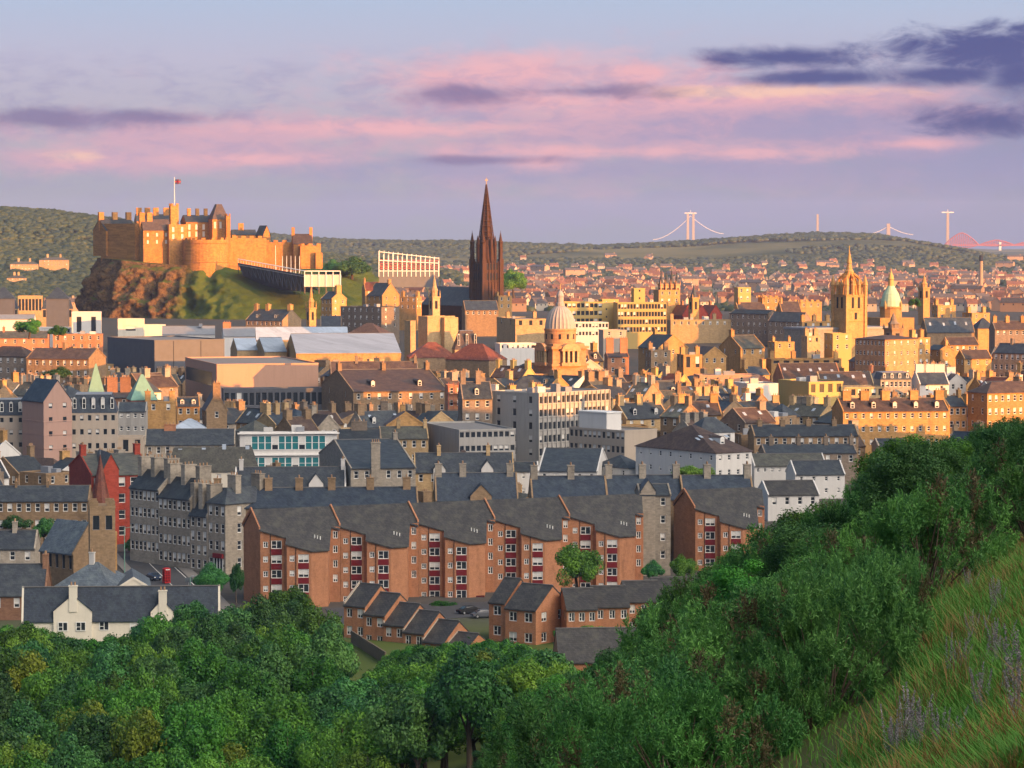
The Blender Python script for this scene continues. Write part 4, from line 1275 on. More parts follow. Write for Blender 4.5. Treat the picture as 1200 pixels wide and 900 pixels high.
bld('stone_block', 'squat golden house left of the bright narrow tower house', 'building', 908, 931, 401, 14, 0, 16, wall='stone_warm', rt='flat', d=8, rows=1, cols=2, ch=(.1, .9))
b = bld('battlemented_house', 'orange stone house with battlements left of the corniced building', 'house', 896, 914, 349, 19, 0, 14, wall='stone_warm', rt='flat', d=10)
tower_top(b, wall='stone_warm')
b = bld('battlemented_house', 'golden house with battlements and chimneys close to the crown steeple', 'house', 938, 963, 354, 19, 0, 18, xs=931, wall='stone_warm', rt='flat', d=10, rows=1, cols=3)
tower_top(b, wall='stone_warm')
bld('brown_roofed_house', 'golden house with orange brown roof between the two battlemented houses', 'house', 917, 940, 368, 15, 14, 14, wall='stone_warm', roof='slate_brown', ch=(.1,))
bld('stone_block', 'bright yellow tower block with flared foot among the red roofs', 'tower', 865, 880, 337, 24, 0, 12, wall='yellow', rt='flat', d=7)
bld('brown_roofed_house', 'house with orange roof on the right of the bright yellow tower block', 'house', 866, 899, 367, 14, 12, 12, wall='stone_warm', roof='slate_brown', ch=(.1, .95))
bld('dark_tenement', 'dark left facing tenement in shade below the bright yellow tower block', 'tenement', 855, 900, 367, 14, 4, -44, wall='stone_dark', rows=3, cols=7, d=8)
bld('slate_roofed_house', 'dark slate gables in a row left of the corniced building', 'house', 900, 938, 376, 12, 10, -40, wall='stone_dark', roof='slate', rows=2, cols=6, d=9)
for k, (a, c, t) in enumerate(((800, 813, 'left of three'), (815, 830, 'middle of three'), (832, 846, 'right of three'))):
    bld('red_roofed_house', 'house with dark red gabled roof, ' + t + ' behind the long yellow range', 'house', a, c, 369, 12, 11, 20, wall='stone_red', roof='tile_red', rt='front', d=14, ch=(.5,), chm='brick')
# -- centre left
b = bld('auditorium', 'windowless cream stone auditorium block with two lit faces below the black spire', 'hall', 501, 533, 371, 22, 0, 34, xs=490, wall='stone_pale', rt='flat', keep=36)
mb = MB(); mb.box(b['w'] * .5, -2.5, -3, b['w'], -.07, b['h'] - .4, M['stone_pale']); mb.build('stair_shaft', b['root'])
bld('red_roofed_hall', 'low hall with bright orange red roof in front of the windowless auditorium', 'hall', 480, 536, 419, 7, 17, 6, wall='stone', roof='tile_red', rt='hip', d=16)
bld('red_roofed_hall', 'low hall with long dark red roof sloping right below the black spire', 'hall', 522, 573, 421, 7, 18, -30, wall='stone', roof='tile_red', rt='hip', d=14)
bld('dormered_tenement', 'house with mauve mansard and arched dormers right of the auditorium', 'house', 533, 562, 410, 9, 22, 8, wall='stone_pale', roof='slate_brown', rt='mansard', dorm=3)
bld('dark_tenement', 'dark stone tenement with pale windows and one sunlit end left of the auditorium', 'tenement', 399, 447, 359, 17, 0, -42, xs=468, wall='stone_dark', rt='flat', rows=4, cols=7, blinds=.7, side=(3, 2), plant=2, keep=30)
bld('stone_block', 'golden block with parapet right of the dark tenement with sunlit end', 'building', 468, 488, 348, 17, 0, -30, xs=494, wall='stone_warm', rt='flat', rows=2, cols=3)
bld('stone_house', 'house with tall orange gable above the dark tenement with sunlit end', 'house', 430, 448, 346, 19, 14, -44, xs=468, wall='stone_warm', roof='slate', ch=(.9,))
bld('brown_roofed_house', 'house with salmon coloured roof left of the tall orange gable', 'house', 428, 446, 340, 17, 9, 12, wall='stone_warm', roof='tile_red', ch=(.05,), Y=1520)
bld('stone_terrace', 'brown terrace with yellow chimneys and glowing gable end below the castle slope', 'terrace', 288, 331, 375, 9, 12, -30, xs=353, wall='stone', roof='slate', rows=2, cols=8, ch=(.02, .36, .98), chs=(1.8, 2.4, 2.4), chm='stone_warm', dorm=2)
bld('stone_tenement', 'tall dark house with glowing yellow gable and chimney under the grandstand front', 'tenement', 376, 389, 350, 18, 8, -45, xs=406, wall='stone_warm', rows=4, cols=3, ch=(.98,), chs=(1.5, 3, 3))
bld('slate_roofed_hall', 'hall with purple slate roof and hip below the dark tenement with sunlit end', 'hall', 404, 447, 393, 9, 14, -20, xs=462, wall='stone', roof='slate_brown', rt='hip')
bld('navy_hall', 'dark blue roofed hall below the tall dark house with glowing gable', 'hall', 376, 400, 386, 8, 15, 4, wall='stone_dark', roof='slate_navy')
b = bld('cream_kiosk', 'small cream lift shaft left of the windowless auditorium', 'building', 481, 487, 376, 18, 0, 30, xs=474, wall='stone_pale', rt='flat', d=4)
bld('slate_roofed_hall', 'hall with wide purple slate roof at the foot of the black spire', 'hall', 545, 584, 363, 13, 10, 10, wall='stone', roof='slate_navy', rows=1, cols=6)
bld('stone_block', 'tall golden house end right of the foot of the black spire', 'building', 584, 600, 347, 18, 0, 16, wall='stone_warm', rt='flat', d=8, ch=(.1, .9))
# museum glass roofs
bld('glass_roofed_hall', 'long museum hall with bright glass roof facing the salmon building', 'hall', 347, 470, 414, 9, 20, 8, xs=326, wall='stone_warm', roof='skyglass', d=18, coping=False, keep=10)
bld('glass_roofed_hall', 'museum hall with blue grey glass roof behind the bright glass roof', 'hall', 300, 408, 398, 11, 14, 6, wall='stone_pale', roof='skyglass', d=16, coping=False)
bld('glass_roofed_hall', 'short glass gable roof left of the bright glass roof', 'hall', 310, 336, 412, 8, 15, 14, xs=298, wall='stone_pale', roof='skyglass', d=10, coping=False)
bld('glass_roofed_hall', 'short teal glass gable roof right of the zinc box', 'hall', 278, 303, 410, 8, 13, 14, xs=270, wall='stone_pale', roof='skyglass', d=10, coping=False)
# -- left, middle distance
b = bld('zinc_box', 'huge windowless dark zinc box building below the castle rock', 'theatre', 181, 263, 399, 19, 0, 31, xs=126, wall='zinc', rt='flat', keep=34)
mb = MB()
for f in (.27, .66): mb.box(b['w'] * f - .12, -.02, 0, b['w'] * f + .12, .05, b['h'], M['dark'])
mb.build('cladding_joint', b['root'])
b = bld('salmon_gallery', 'salmon clad flat roofed gallery with black window band in front of the zinc box', 'gallery', 254, 373, 427, 15, 0, 16, xs=210, wall='salmon', rt='flat', keep=36)
mb = MB(); mb.box(-.07, b['d'] * .15, b['h'] - 7.5, .02, b['d'] * .97, b['h'] - 3, M['glass']); mb.build('window_band', b['root'])
bld('colonnade', 'dark glazed colonnade with pale roof edge under the salmon gallery', 'gallery', 262, 379, 456, 8, 0, 10, wall='zinc', roof='lead', rt='flat', rows=1, cols=16, win=(1.6, 4.2), style='plain', blinds=.05, d=9, top=1.2)
bld('white_block', 'white cube building with one tall grey window at the foot of the castle rock', 'gallery', 84, 118, 366, 17, 0, 6, wall='white', rt='flat', rows=1, cols=2, win=(2.2, 7), style='plain', d=12, blinds=0, top=2)
bld('white_block', 'bright cream rooftop block with a dark slot right of the white cube', 'gallery', 138, 168, 374, 15, 0, 4, wall='cream', rt='flat', rows=1, cols=1, win=(4.5, 2.2), style='plain', d=10, top=3)
bld('white_block', 'low cream block under the castle slope right of the rooftop block', 'gallery', 166, 193, 381, 11, 0, 4, wall='cream', rt='flat', d=9)
bld('flat_roofed_hall', 'long hall with pale lead roof behind the zinc box', 'hall', 190, 252, 392, 10, 9, 6, wall='white', roof='lead', coping=False, plant=1, d=16)
bld('flat_roofed_hall', 'pale roofed hall with orange stone stack beside it behind the zinc box', 'hall', 262, 300, 394, 10, 10, 8, wall='white', roof='lead', coping=False, d=14, ch=(.02,), chs=(3.5, 2, 2), chm='brick')
for k, (a, c, l) in enumerate(((-14, 21, 'pavilion with dark bell roof at the left edge below the wooded hill'), (49, 85, 'pavilion with dark bell roof left of the castle rock'))):
    bld('bank_pavilion', l, 'office', a, c, 362, 12, 11, 6, wall='stone_pale', roof='slate_navy', rt='mansard', rows=1, cols=6, win=(1.5, 3.6), style='plain', blinds=0)
    bld('bank_pavilion_roof', 'upper tier of the ' + l, 'office', a + 5, c - 5, 350, 18, 13, 6, wall='zinc', roof='slate_navy', rt='hip', d=12)
bld('bank_link', 'pale colonnaded link with blue glass between the two dark bell roofs', 'office', 21, 49, 347, 17, 0, 6, wall='stone_pale', rt='flat', rows=1, cols=7, win=(1.3, 6), style='plain', blinds=0, d=9, top=1.5)
bld('stone_terrace', 'stone terrace with brown roof, white windows and lit gable left of the zinc box', 'terrace', 31, 104, 420, 14, 11, -14, xs=124, wall='stone', roof='slate_brown', rows=3, cols=9, blinds=.8, ch=(.48,), chs=(1, 2.4, 2), keep=24)
bld('stone_terrace', 'dark stone terrace with brown hipped roof at the left edge beside the lit gable terrace', 'terrace', -20, 30, 417, 14, 11, -24, wall='stone_dark', roof='slate_brown', rt='hip', rows=3, cols=6, blinds=.8, keep=24)
bld('brick_block', 'sunlit orange brick flat roofed block above the terrace with white windows', 'building', 62, 120, 392, 12, 0, 6, wall='brick', rt='flat', plant=2)
bld('brick_block', 'sunlit low brick range with grey pediment at the left edge', 'building', -10, 56, 396, 11, 7, 4, wall='brick', roof='slate_grey', rows=0, ch=(.2, .5, .8))
bld('flat_roofed_hall', 'low pale roofed building with cars of the roof plant left of the white cube', 'hall', -10, 40, 374, 9, 5, 4, wall='white', roof='lead', coping=False)
bld('white_block', 'low white building with flat roof left of the white cube', 'gallery', 40, 84, 384, 9, 0, 4, wall='white', rt='flat', rows=1, cols=6, style='plain')
PXRECT.append((0, 130, 300, 336, 2100))
# low brick houses in front of the flats
yl = [708.5, 719, 731, 740, 751, 762]
Yb = 512.0
for i in range(6):
    x0 = 403 + 23.0 * i
    b = bld('brick_house', 'low brick house with charcoal roof, %s of the row stepping down right' % ['first and highest', 'second', 'third', 'fourth', 'fifth', 'lowest, bare gabled end'][i],
            'house', x0, x0 + 25.0, yl[i], 6.2, 22 if i < 5 else 18, -35, d=8.5, wall='brick', roof='tile', rows=2, cols=2, win=(1.2, 1.5), style='casement', Y=Yb - 2.6 * i, split=True, coping=False,
            group='low brick houses stepping down the hill')
    mb = MB()
    zr = b['h'] + b['rise']
    for ya, za, yb_, zb_ in ((0, b['h'], b['d'] / 2, zr),):
        mb.hexa([(-.1, ya, za - .3), (.2, ya, za - .3), (.2, yb_, zb_ - .3), (-.1, yb_, zb_ - .3), (-.1, ya, za + .4), (.2, ya, za + .4), (.2, yb_, zb_ + .4), (-.1, yb_, zb_ + .4)], M['beige'])
    mb.build('coping', b['root'])
for i, (x0, x1, y, l) in enumerate(((573, 592, 705, 'low brick house with tilted charcoal roof right of the car park, left of a pair'), (592, 628, 712, 'low brick house with white patio door and brown gable, right of a pair'))):
    b = bld('brick_house', l, 'house', x0, x1, y, 7, 25, -35, xs=None if i == 0 else 667, d=9, wall='brick', roof='tile', rows=2, cols=1 + i, win=(1.6, 1.6), style='casement', split=True, coping=False, Y=508 - 3 * i)
for i, (x0, x1, y, l) in enumerate(((664, 700, 714, 'first'), (697, 738, 711, 'second'), (734, 776, 705, 'third'), (768, 806, 701, 'last'))):
    bld('brick_house', 'low brick house with charcoal roof, %s from left in the row behind thorn trees' % l, 'house', x0, x1, y, 6.0, 20, 8, d=9, wall='brick', roof='tile', rows=2, cols=3, win=(1.0, 1.5), style='casement', split=True, coping=False, group='low brick houses by the thorn trees')
bld('garage', 'low brick garage block with wide charcoal roof in front of the low brick houses', 'garage', 655, 775, 775, 2.8, 34, 6, d=11, wall='brick', roof='tile', xs=648, coping=False)
# ------------------------------------------------------------------ landmarks
def XatY(px, py, Y):
    return P(px, py, Y)

# -- castle rock: a lofted crag, dark steep left flank, craggy front, green slope to the right
def rock():
    Y0 = 1835.0
    # plan outlines given as (dx, dy) round the plateau; base is wider and lower
    top = [(-252, 1930), (-252, 1866), (-230, 1808), (-212, 1806), (-190, 1803), (-168, 1806), (-150, 1812), (-120, 1830), (-100, 1850), (-98, 1990), (-170, 2010), (-225, 1990)]
    bot = [(-264, 1930), (-257, 1830), (-234, 1768), (-214, 1752), (-190, 1738), (-160, 1732), (-120, 1740), (-70, 1770), (-50, 1830), (-40, 2030), (-170, 2060), (-260, 2030)]
    ztop = [56, 56, 55, 53, 52, 51, 46, 44, 44, 50, 55, 56]
    n = 260
    def loop(pts, ex=None):
        L = len(pts)
        out = []
        for i in range(n):
            t = i / n * L
            k = int(t); f = t - k
            a, b = pts[k % L], pts[(k + 1) % L]
            out.append(tuple(a[j] + (b[j] - a[j]) * f for j in range(len(a))))
        return out
    T = loop([(*p, z) for p, z in zip(top, ztop)])
    B = loop([(*p, 9.0) for p in bot])
    rows = 60
    V = []
    for r in range(rows + 1):
        f = r / rows
        for i in range(n):
            a, b = B[i], T[i]
            # right front part is a grassy bank: bulging profile; the left is a cliff
            g = max(0, min(1, (a[0] + 185) / 45)) * (1 if a[1] < 1900 else 0)
            fx = f ** (0.62 + .9 * g)
            x, y = a[0] + (b[0] - a[0]) * fx, a[1] + (b[1] - a[1]) * fx
            z = a[2] + (b[2] - a[2]) * f
            rough = 1 - .8 * g
            q = Vector((x, y, z))
            d = ((1 - 2 * abs(mnoise.noise(Vector((q.x * .06, q.y * .06, q.z * .02))))) * 7 + (1 - 2 * abs(mnoise.noise(Vector((q.x * .14, q.y * .14, q.z * .05 + 4))))) * 4.5 - 4 + mnoise.noise(Vector((q.x * .2, q.y * .2, q.z * .07))) * 5 + abs(mnoise.noise(Vector((q.x * .45, q.y * .45, q.z * .16)))) * 3.6 + mnoise.noise(q * .9) * 1.5) * rough * math.sin(math.pi * min(1, f * 1.02 + .02)) ** .5
            cx, cy = -170, 1900
            nx_, ny_ = x - cx, y - cy
            L = math.hypot(nx_, ny_) + 1e-6
            V.append((x + nx_ / L * d, y + ny_ / L * d, z + .35 * d * rough))
    F = []
    for r in range(rows):
        for i in range(n):
            j = (i + 1) % n
            F.append((r * n + i, r * n + j, (r + 1) * n + j, (r + 1) * n + i))
    m, nt, p = newmat('crag')
    tc = nd(nt, 'ShaderNodeTexCoord'); o = tc.outputs['Object']
    gq = nd(nt, 'ShaderNodeNewGeometry')
    s = nd(nt, 'ShaderNodeSeparateXYZ'); nt.links.new(gq.outputs['Normal'], s.inputs[0])
    s2 = nd(nt, 'ShaderNodeSeparateXYZ'); nt.links.new(o, s2.inputs[0])
    n1 = noisen(nt, o, .5, 8, .8); n2 = noisen(nt, o, .08, 4, .6)
    rockc = mixn(nt, rampn(nt, n1, .35, .65), (.05, .028, .015, 1), (.23, .14, .06, 1))
    gr = mixn(nt, n2, (.04, .085, .012, 1), (.12, .15, .02, 1))
    right = mathn(nt, 'MULTIPLY', rampn(nt, mathn(nt, 'ADD', s2.outputs[0], mathn(nt, 'ADD', mathn(nt, 'MULTIPLY', mathn(nt, 'SUBTRACT', 122.0, s2.outputs[2]), 0.0), mathn(nt, 'MULTIPLY', mathn(nt, 'SUBTRACT', 52.0, s2.outputs[2]), 0.3))), -194.0, -180.0), 1.0)
    ledge = rampn(nt, mathn(nt, 'ADD', s.outputs[2], mathn(nt, 'MULTIPLY', n2, .5)), .95, 1.2)
    k = mathn(nt, 'MAXIMUM', mathn(nt, 'MULTIPLY', right, .95), mathn(nt, 'MULTIPLY', ledge, .8))
    nt.links.new(mixn(nt, k, rockc, gr), p.inputs['Base Color'])
    p.inputs['Roughness'].default_value = .95
    p.inputs['Specular IOR Level'].default_value = .1
    bp = nd(nt, 'ShaderNodeBump'); bp.inputs['Strength'].default_value = 1.0; bp.inputs['Distance'].default_value = 2.5
    nt.links.new(noisen(nt, o, .35, 9, .75), bp.inputs['Height']); nt.links.new(bp.outputs[0], p.inputs['Normal'])
    # lid
    me = np_mesh('castle_rock', V, F, [m])
    ob = bpy.data.objects.new('castle_rock', me); C.objects.link(ob); setp(ob, kind='structure')
    lid = MB(); lid.poly([V[rows * n + i] for i in range(n)], m)
    ob2 = lid.build('castle_plateau'); setp(ob2, kind='structure')
rock()

castle = empty('castle', (-170, 1850, 46), 0, 'sunlit orange castle with round battery, square flag tower and long walls on its crag', 'castle')
def cpart(name, mb, smooth=False):
    o = mb.build(name, castle)
    o.location = Vector((0, 0, 0)) - castle.location
    return o
def zpy(py, Y):
    return P(600, py, Y).z
def cblock(name, xL, xR, yT, yB, Y, yaw=0, xs=None, d=14, rise=0, roof='slate_brown', rt='gable', wins=0, rows=1, crenel=False, wall='stone_castle', ch=(), win=(1.3, 2.2), chw=1.6):
    """castle block in world space as a part: wall + roof (+ windows) under the castle"""
    yw = R(yaw); c, s = math.cos(yw), math.sin(yw)
    p = P(xL, yT, Y)
    a = ray(xR, yT); a = a[0] / a[1]
    w = (a * Y - p.x) / (c - a * s)
    if xs is not None:
        a2 = ray(xs, yT); a2 = a2[0] / a2[1]
        if yaw > 0: d = (p.x - a2 * Y) / (s + a2 * c)
        else:
            x1, y1 = p.x + w * c, Y + w * s
            d = (a2 * y1 - x1) / (-s - a2 * c)
    d = max(3, min(d, 70))
    H = p.z - zpy(yB, Y)
    hold = bpy.data.objects.new(name, None)
    mb, rb = MB(), MB()
    T = lambda x, y, z: (p.x + x * c - y * s, Y + x * s + y * c, p.z + z)
    ops = []
    if wins:
        for r in range(rows):
            for k in range(wins):
                cx = w * (k + .5) / wins
                ops.append((cx - win[0] / 2, H - 1.4 - win[1] - r * 4.2, cx + win[0] / 2, H - 1.4 - r * 4.2))
    wall_panel(mb, lambda q, dp, z: T(q, dp, z - H), w, H, ops, M[wall], .4)
    for (xa, ya, xb, yb) in ((0, d, 0, 0), (w, 0, w, d), (w, d, 0, d)):
        mb.poly([T(xa, ya, -H), T(xb, yb, -H), T(xb, yb, 0), T(xa, ya, 0)], M[wall])
    if rise and rt == 'gable':
        for x in (0, w): mb.poly([T(x, 0, 0), T(x, d, 0), T(x, d / 2, rise)], M[wall])
        rb.slab([T(-.2, -.3, .1), T(w + .2, -.3, .1), T(w + .2, d / 2, rise + .1), T(-.2, d / 2, rise + .1)], .3, M[roof])
        rb.slab([T(-.2, d / 2, rise + .1), T(w + .2, d / 2, rise + .1), T(w + .2, d + .3, .1), T(-.2, d + .3, .1)], .3, M[roof])
    elif rise and rt == 'front':
        for y in (0, d): mb.poly([T(0, y, 0), T(w, y, 0), T(w / 2, y, rise)], M[wall])
        rb.slab([T(-.3, -.2, .1), T(w / 2, -.2, rise + .1), T(w / 2, d + .2, rise + .1), T(-.3, d + .2, .1)], .3, M[roof])
        rb.slab([T(w / 2, -.2, rise + .1), T(w + .3, -.2, .1), T(w + .3, d + .2, .1), T(w / 2, d + .2, rise + .1)], .3, M[roof])
    elif rise:
        i = min(w, d) * .35
        b4 = [T(-.2, -.2, 0), T(w + .2, -.2, 0), T(w + .2, d + .2, 0), T(-.2, d + .2, 0)]
        rb.hexa(b4 + [T(i, i, rise), T(w - i, i, rise), T(w - i, d - i, rise), T(i, d - i, rise)], M[roof])
    else:
        mb.poly([T(0, 0, -.2), T(w, 0, -.2), T(w, d, -.2), T(0, d, -.2)], M['felt'])
    if crenel:
        k = max(3, int(w / 2.4))
        for i in range(k):
            if i % 2 == 0:
                x0, x1 = w * i / k, w * (i + 1) / k
                mb.hexa([T(x0, 0, -.3), T(x1, 0, -.3), T(x1, .8, -.3), T(x0, .8, -.3), T(x0, 0, 1.3), T(x1, 0, 1.3), T(x1, .8, 1.3), T(x0, .8, 1.3)], M[wall])
        k = max(3, int(d / 2.4))
        for i in range(k):
            if i % 2 == 0:
                y0, y1 = d * i / k, d * (i + 1) / k
                mb.hexa([T(0, y0, -.3), T(.8, y0, -.3), T(.8, y1, -.3), T(0, y1, -.3), T(0, y0, 1.3), T(.8, y0, 1.3), T(.8, y1, 1.3), T(0, y1, 1.3)], M[wall])
    o = cpart(name, mb)
    if rb.f:
        r_ = rb.build('roof', o)
    for f in ch:
        cb = MB()
        x = w * f
        cb.hexa([T(x - chw, d / 2 - 1, 0), T(x + chw, d / 2 - 1, 0), T(x + chw, d / 2 + 1, 0), T(x - chw, d / 2 + 1, 0),
                 T(x - chw, d / 2 - 1, rise + 4), T(x + chw, d / 2 - 1, rise + 4), T(x + chw, d / 2 + 1, rise + 4), T(x - chw, d / 2 + 1, rise + 4)], M[wall])
        cb.build('chimney', o)
    for (a0, z0, a1, z1) in ops:
        wb = MB()
        wb.poly([T(a0, .3, z0 - H), T(a1, .3, z0 - H), T(a1, .3, z1 - H), T(a0, .3, z1 - H)], M['blind'])
        wb.build('window', o)
    return o

# left: great hall block, its long side in shade
cblock('great_hall', 158, 168, 262, 312, 1822, 38, xs=118, wins=0, rise=0, d=40, wall='stone_castle')
cblock('hall_range', 124, 160, 270, 300, 1846, 30, d=20, rise=7, roof='slate', rt='gable', ch=(.05, .5, .95))
cblock('palace_front', 168, 200, 270, 313, 1812, 24, xs=163, rise=6.5, roof='slate_brown', wins=3, rows=2, d=14, ch=(.02, .3))
cblock('palace_front', 198, 219, 263, 313, 1814, 18, d=14, rise=0, wins=2, rows=2, win=(1.6, 3.0))
cblock('palace_range', 218, 251, 260, 300, 1822, 18, d=16, rise=4, roof='slate', wins=4, rows=2, win=(1.5, 3.2), ch=(.2, .5, .8), chw=1.0)
cblock('palace_tower', 249, 268, 257, 300, 1816, 18, d=12, rise=9, roof='slate_brown', rt='hip', wins=3, rows=1, win=(1.4, 4), ch=())
cblock('corner_turret', 265, 270, 253, 300, 1812, 18, d=4, rise=0, crenel=True)
cblock('flag_tower', 200, 209.5, 241, 270, 1826, 18, d=5, crenel=True)
cblock('chimney_range', 160, 200, 259, 280, 1840, 14, d=10, rise=4, roof='slate', ch=(.1, .35, .6, .9))
# half-moon battery
mb = MB()
bx = P(241, 300, 1812)
zt_, zb_ = zpy(281, 1800), zpy(330, 1800)
Rb = 26 * 1812 / FPX
n = 40
mb.lathe(bx.x, 1812, [(Rb * 1.06, zb_), (Rb * 1.02, zb_ + (zt_ - zb_) * .45), (Rb * 1.04, zb_ + (zt_ - zb_) * .46), (Rb, zb_ + (zt_ - zb_) * .47), (Rb, zt_ - 2.2), (Rb * 1.03, zt_ - 2.1), (Rb * 1.03, zt_)], n, M['stone_castle'])
for i in range(n):
    if i % 3 == 0:
        a = 2 * math.pi * i / n
        ca, sa = math.cos(a), math.sin(a)
        x, y = bx.x + Rb * ca, 1812 + Rb * sa
        mb.hexa([(x - sa * -1.2 - ca, y + ca * -1.2 - sa, zt_), (x - sa * 1.2 - ca, y + ca * 1.2 - sa, zt_), (x - sa * 1.2, y + ca * 1.2, zt_), (x - sa * -1.2, y + ca * -1.2, zt_),
                 (x - sa * -1.2 - ca, y + ca * -1.2 - sa, zt_ + 1.2), (x - sa * 1.2 - ca, y + ca * 1.2 - sa, zt_ + 1.2), (x - sa * 1.2, y + ca * 1.2, zt_ + 1.2), (x - sa * -1.2, y + ca * -1.2, zt_ + 1.2)], M['stone_castle'])
cpart('half_moon_battery', mb)
# walls running right
cblock('curtain_wall', 264, 312, 279, 325, 1830, 8, d=6, crenel=True)
cblock('curtain_wall', 310, 352, 284, 318, 1836, 8, d=6, crenel=True)
cblock('gatehouse', 344, 366, 286, 315, 1832, 8, d=14, rise=6, roof='slate_brown', ch=(.02, .97), chw=.9)
cblock('curtain_wall', 352, 376, 288, 315, 1828, 10, d=14, crenel=True)
cblock('wall_bastion', 370, 378, 296, 315, 1826, 10, d=8)
cblock('governor_house', 300, 308, 276, 300, 1860, -40, xs=317, d=8, rise=6, roof='slate', rt='gable')
cblock('inner_range', 272, 300, 275, 300, 1868, 10, d=10, rise=3, roof='slate', ch=(.4,))
cblock('gun_terrace', 215, 292, 322, 345, 1800, 6, d=16, wall='stone_dark')
cblock('lower_wall', 232, 300, 338, 360, 1792, 6, d=10, wall='stone_dark')
# flag pole and flag
fp = P(204.5, 241, 1828)
mb = MB(); mb.tube((fp.x, 1828, fp.z - 1), (fp.x, 1828, fp.z + 17), .22, .12, M['white_paint'])
fo = cpart('flagpole', mb)
mb = MB()
for i in range(8):
    x0, x1 = fp.x + .2 + i * .45, fp.x + .2 + (i + 1) * .45
    y0, y1 = 1828 + .35 * math.sin(i * .9), 1828 + .35 * math.sin((i + 1) * .9)
    for k, (za, zb2, m_) in enumerate(((12.8, 13.9, 'steel'), (13.9, 14.5, 'flag'), (14.5, 15.6, 'steel'))):
        mm = 'flag' if i in (3, 4) else m_
        mb.poly([(x0, y0, fp.z + za), (x1, y1, fp.z + za), (x1, y1, fp.z + zb2), (x0, y0, fp.z + zb2)], M[mm])
mb.build('flag', fo)

# -- event grandstands on the castle esplanade
def grandstand_left():
    root = empty('grandstand', (-110, 1760, 40), 0, 'temporary grandstand on dark steel scaffolding with white rail below the castle walls', 'grandstand')
    base = Vector(root.location)
    def part(name, mb, par=None):
        o = mb.build(name, par or root)
        if par is None: o.location = -base
        return o
    pA, pB, pC = P(279, 308, 1790), P(357, 322, 1752), P(398, 322, 1745)
    dk = MB()
    # raked deck seen from behind: outer top edge A-B, foot further back and lower
    back = Vector((6, 30, -9))
    dk.slab([tuple(pA), tuple(pB), tuple(pB + back), tuple(pA + back)], .5, M['steel'])
    part('seating_deck', dk)
    fr = MB()
    N = 15
    for i in range(N + 1):
        t = i / N
        a = pA.lerp(pB, t)
        foot = Vector((a.x + 3.5, a.y + 22, town(a.x, a.y) + 14 + 12 * (1 - t)))
        fr.tube(tuple(a - Vector((0, 0, .3))), tuple(foot), .3, .3, M['steel'], 4)
        fr.tube(tuple(a - Vector((0, 0, .3))), (a.x, a.y + 2, foot.z), .22, .22, M['steel'], 4)
        if i:
            fr.tube(tuple(prev), (a.x, a.y + 2, foot.z), .16, .16, M['steel'], 4)
        prev = a - Vector((0, 0, .3))
    sk = MB()
    q = [pA + Vector((0, .6, -.5)), pB + Vector((0, .6, -.5)), Vector((pB.x + 4, pB.y + 22, town(pB.x, pB.y) + 15)), Vector((pA.x + 4, pA.y + 20, pA.z - 14))]
    sk.slab([tuple(v) for v in q], .2, M['steel'])
    part('back_sheeting', sk)
    part('scaffold', fr)
    rl = MB()
    for i in range(25):
        t = i / 24
        a = pA.lerp(pB, t)
        rl.tube(tuple(a), tuple(a + Vector((0, 0, 2.2))), .1, .1, M['white_paint'], 4)
        if i:
            rl.tube(tuple(pv + Vector((0, 0, 2.2))), tuple(a + Vector((0, 0, 2.2))), .28, .28, M['white_paint'], 4)
            rl.tube(tuple(pv + Vector((0, 0, -1.2))), tuple(a + Vector((0, 0, -1.2))), .2, .2, M['metal'], 4)
        pv = a
    part('rail', rl)
    bxm = MB()
    h = (333 - 319) * 1750 / FPX
    bxm.box(pB.x, pB.y, pB.z - h, pC.x, pB.y + 10, pB.z, M['cream'])
    for i in range(6):
        x = pB.x + (pC.x - pB.x) * i / 5
        bxm.box(x - .25, pB.y - .35, pB.z - h, x + .25, pB.y, pB.z + 2, M['white_paint'])
        bxm.hexa([(x - .3, pB.y + .5, pB.z - h - 4), (x + .3, pB.y + .5, pB.z - h - 4), (x + .3, pB.y + 1.5, pB.z - h - 4), (x - .3, pB.y + 1.5, pB.z - h - 4),
                  (x - .3, pB.y - .3, pB.z - h), (x + .3, pB.y - .3, pB.z - h), (x + .3, pB.y + 1.5, pB.z - h), (x - .3, pB.y + 1.5, pB.z - h)], M['wood'])
    bxm.box(pB.x, pB.y - .4, pB.z + 1.8, pC.x, pB.y + .2, pB.z + 2.4, M['white_paint'])
    part('end_box', bxm)
    for i, px in enumerate((323, 331, 336, 341, 346, 351)):
        a = P(px, 312, 1780)
        mb = MB(); mb.tube((a.x, 1780, a.z - 4), (a.x, 1780, a.z + (6 if i else 12)), .2, .15, M['white_paint'], 5); part('mast', mb)
grandstand_left()

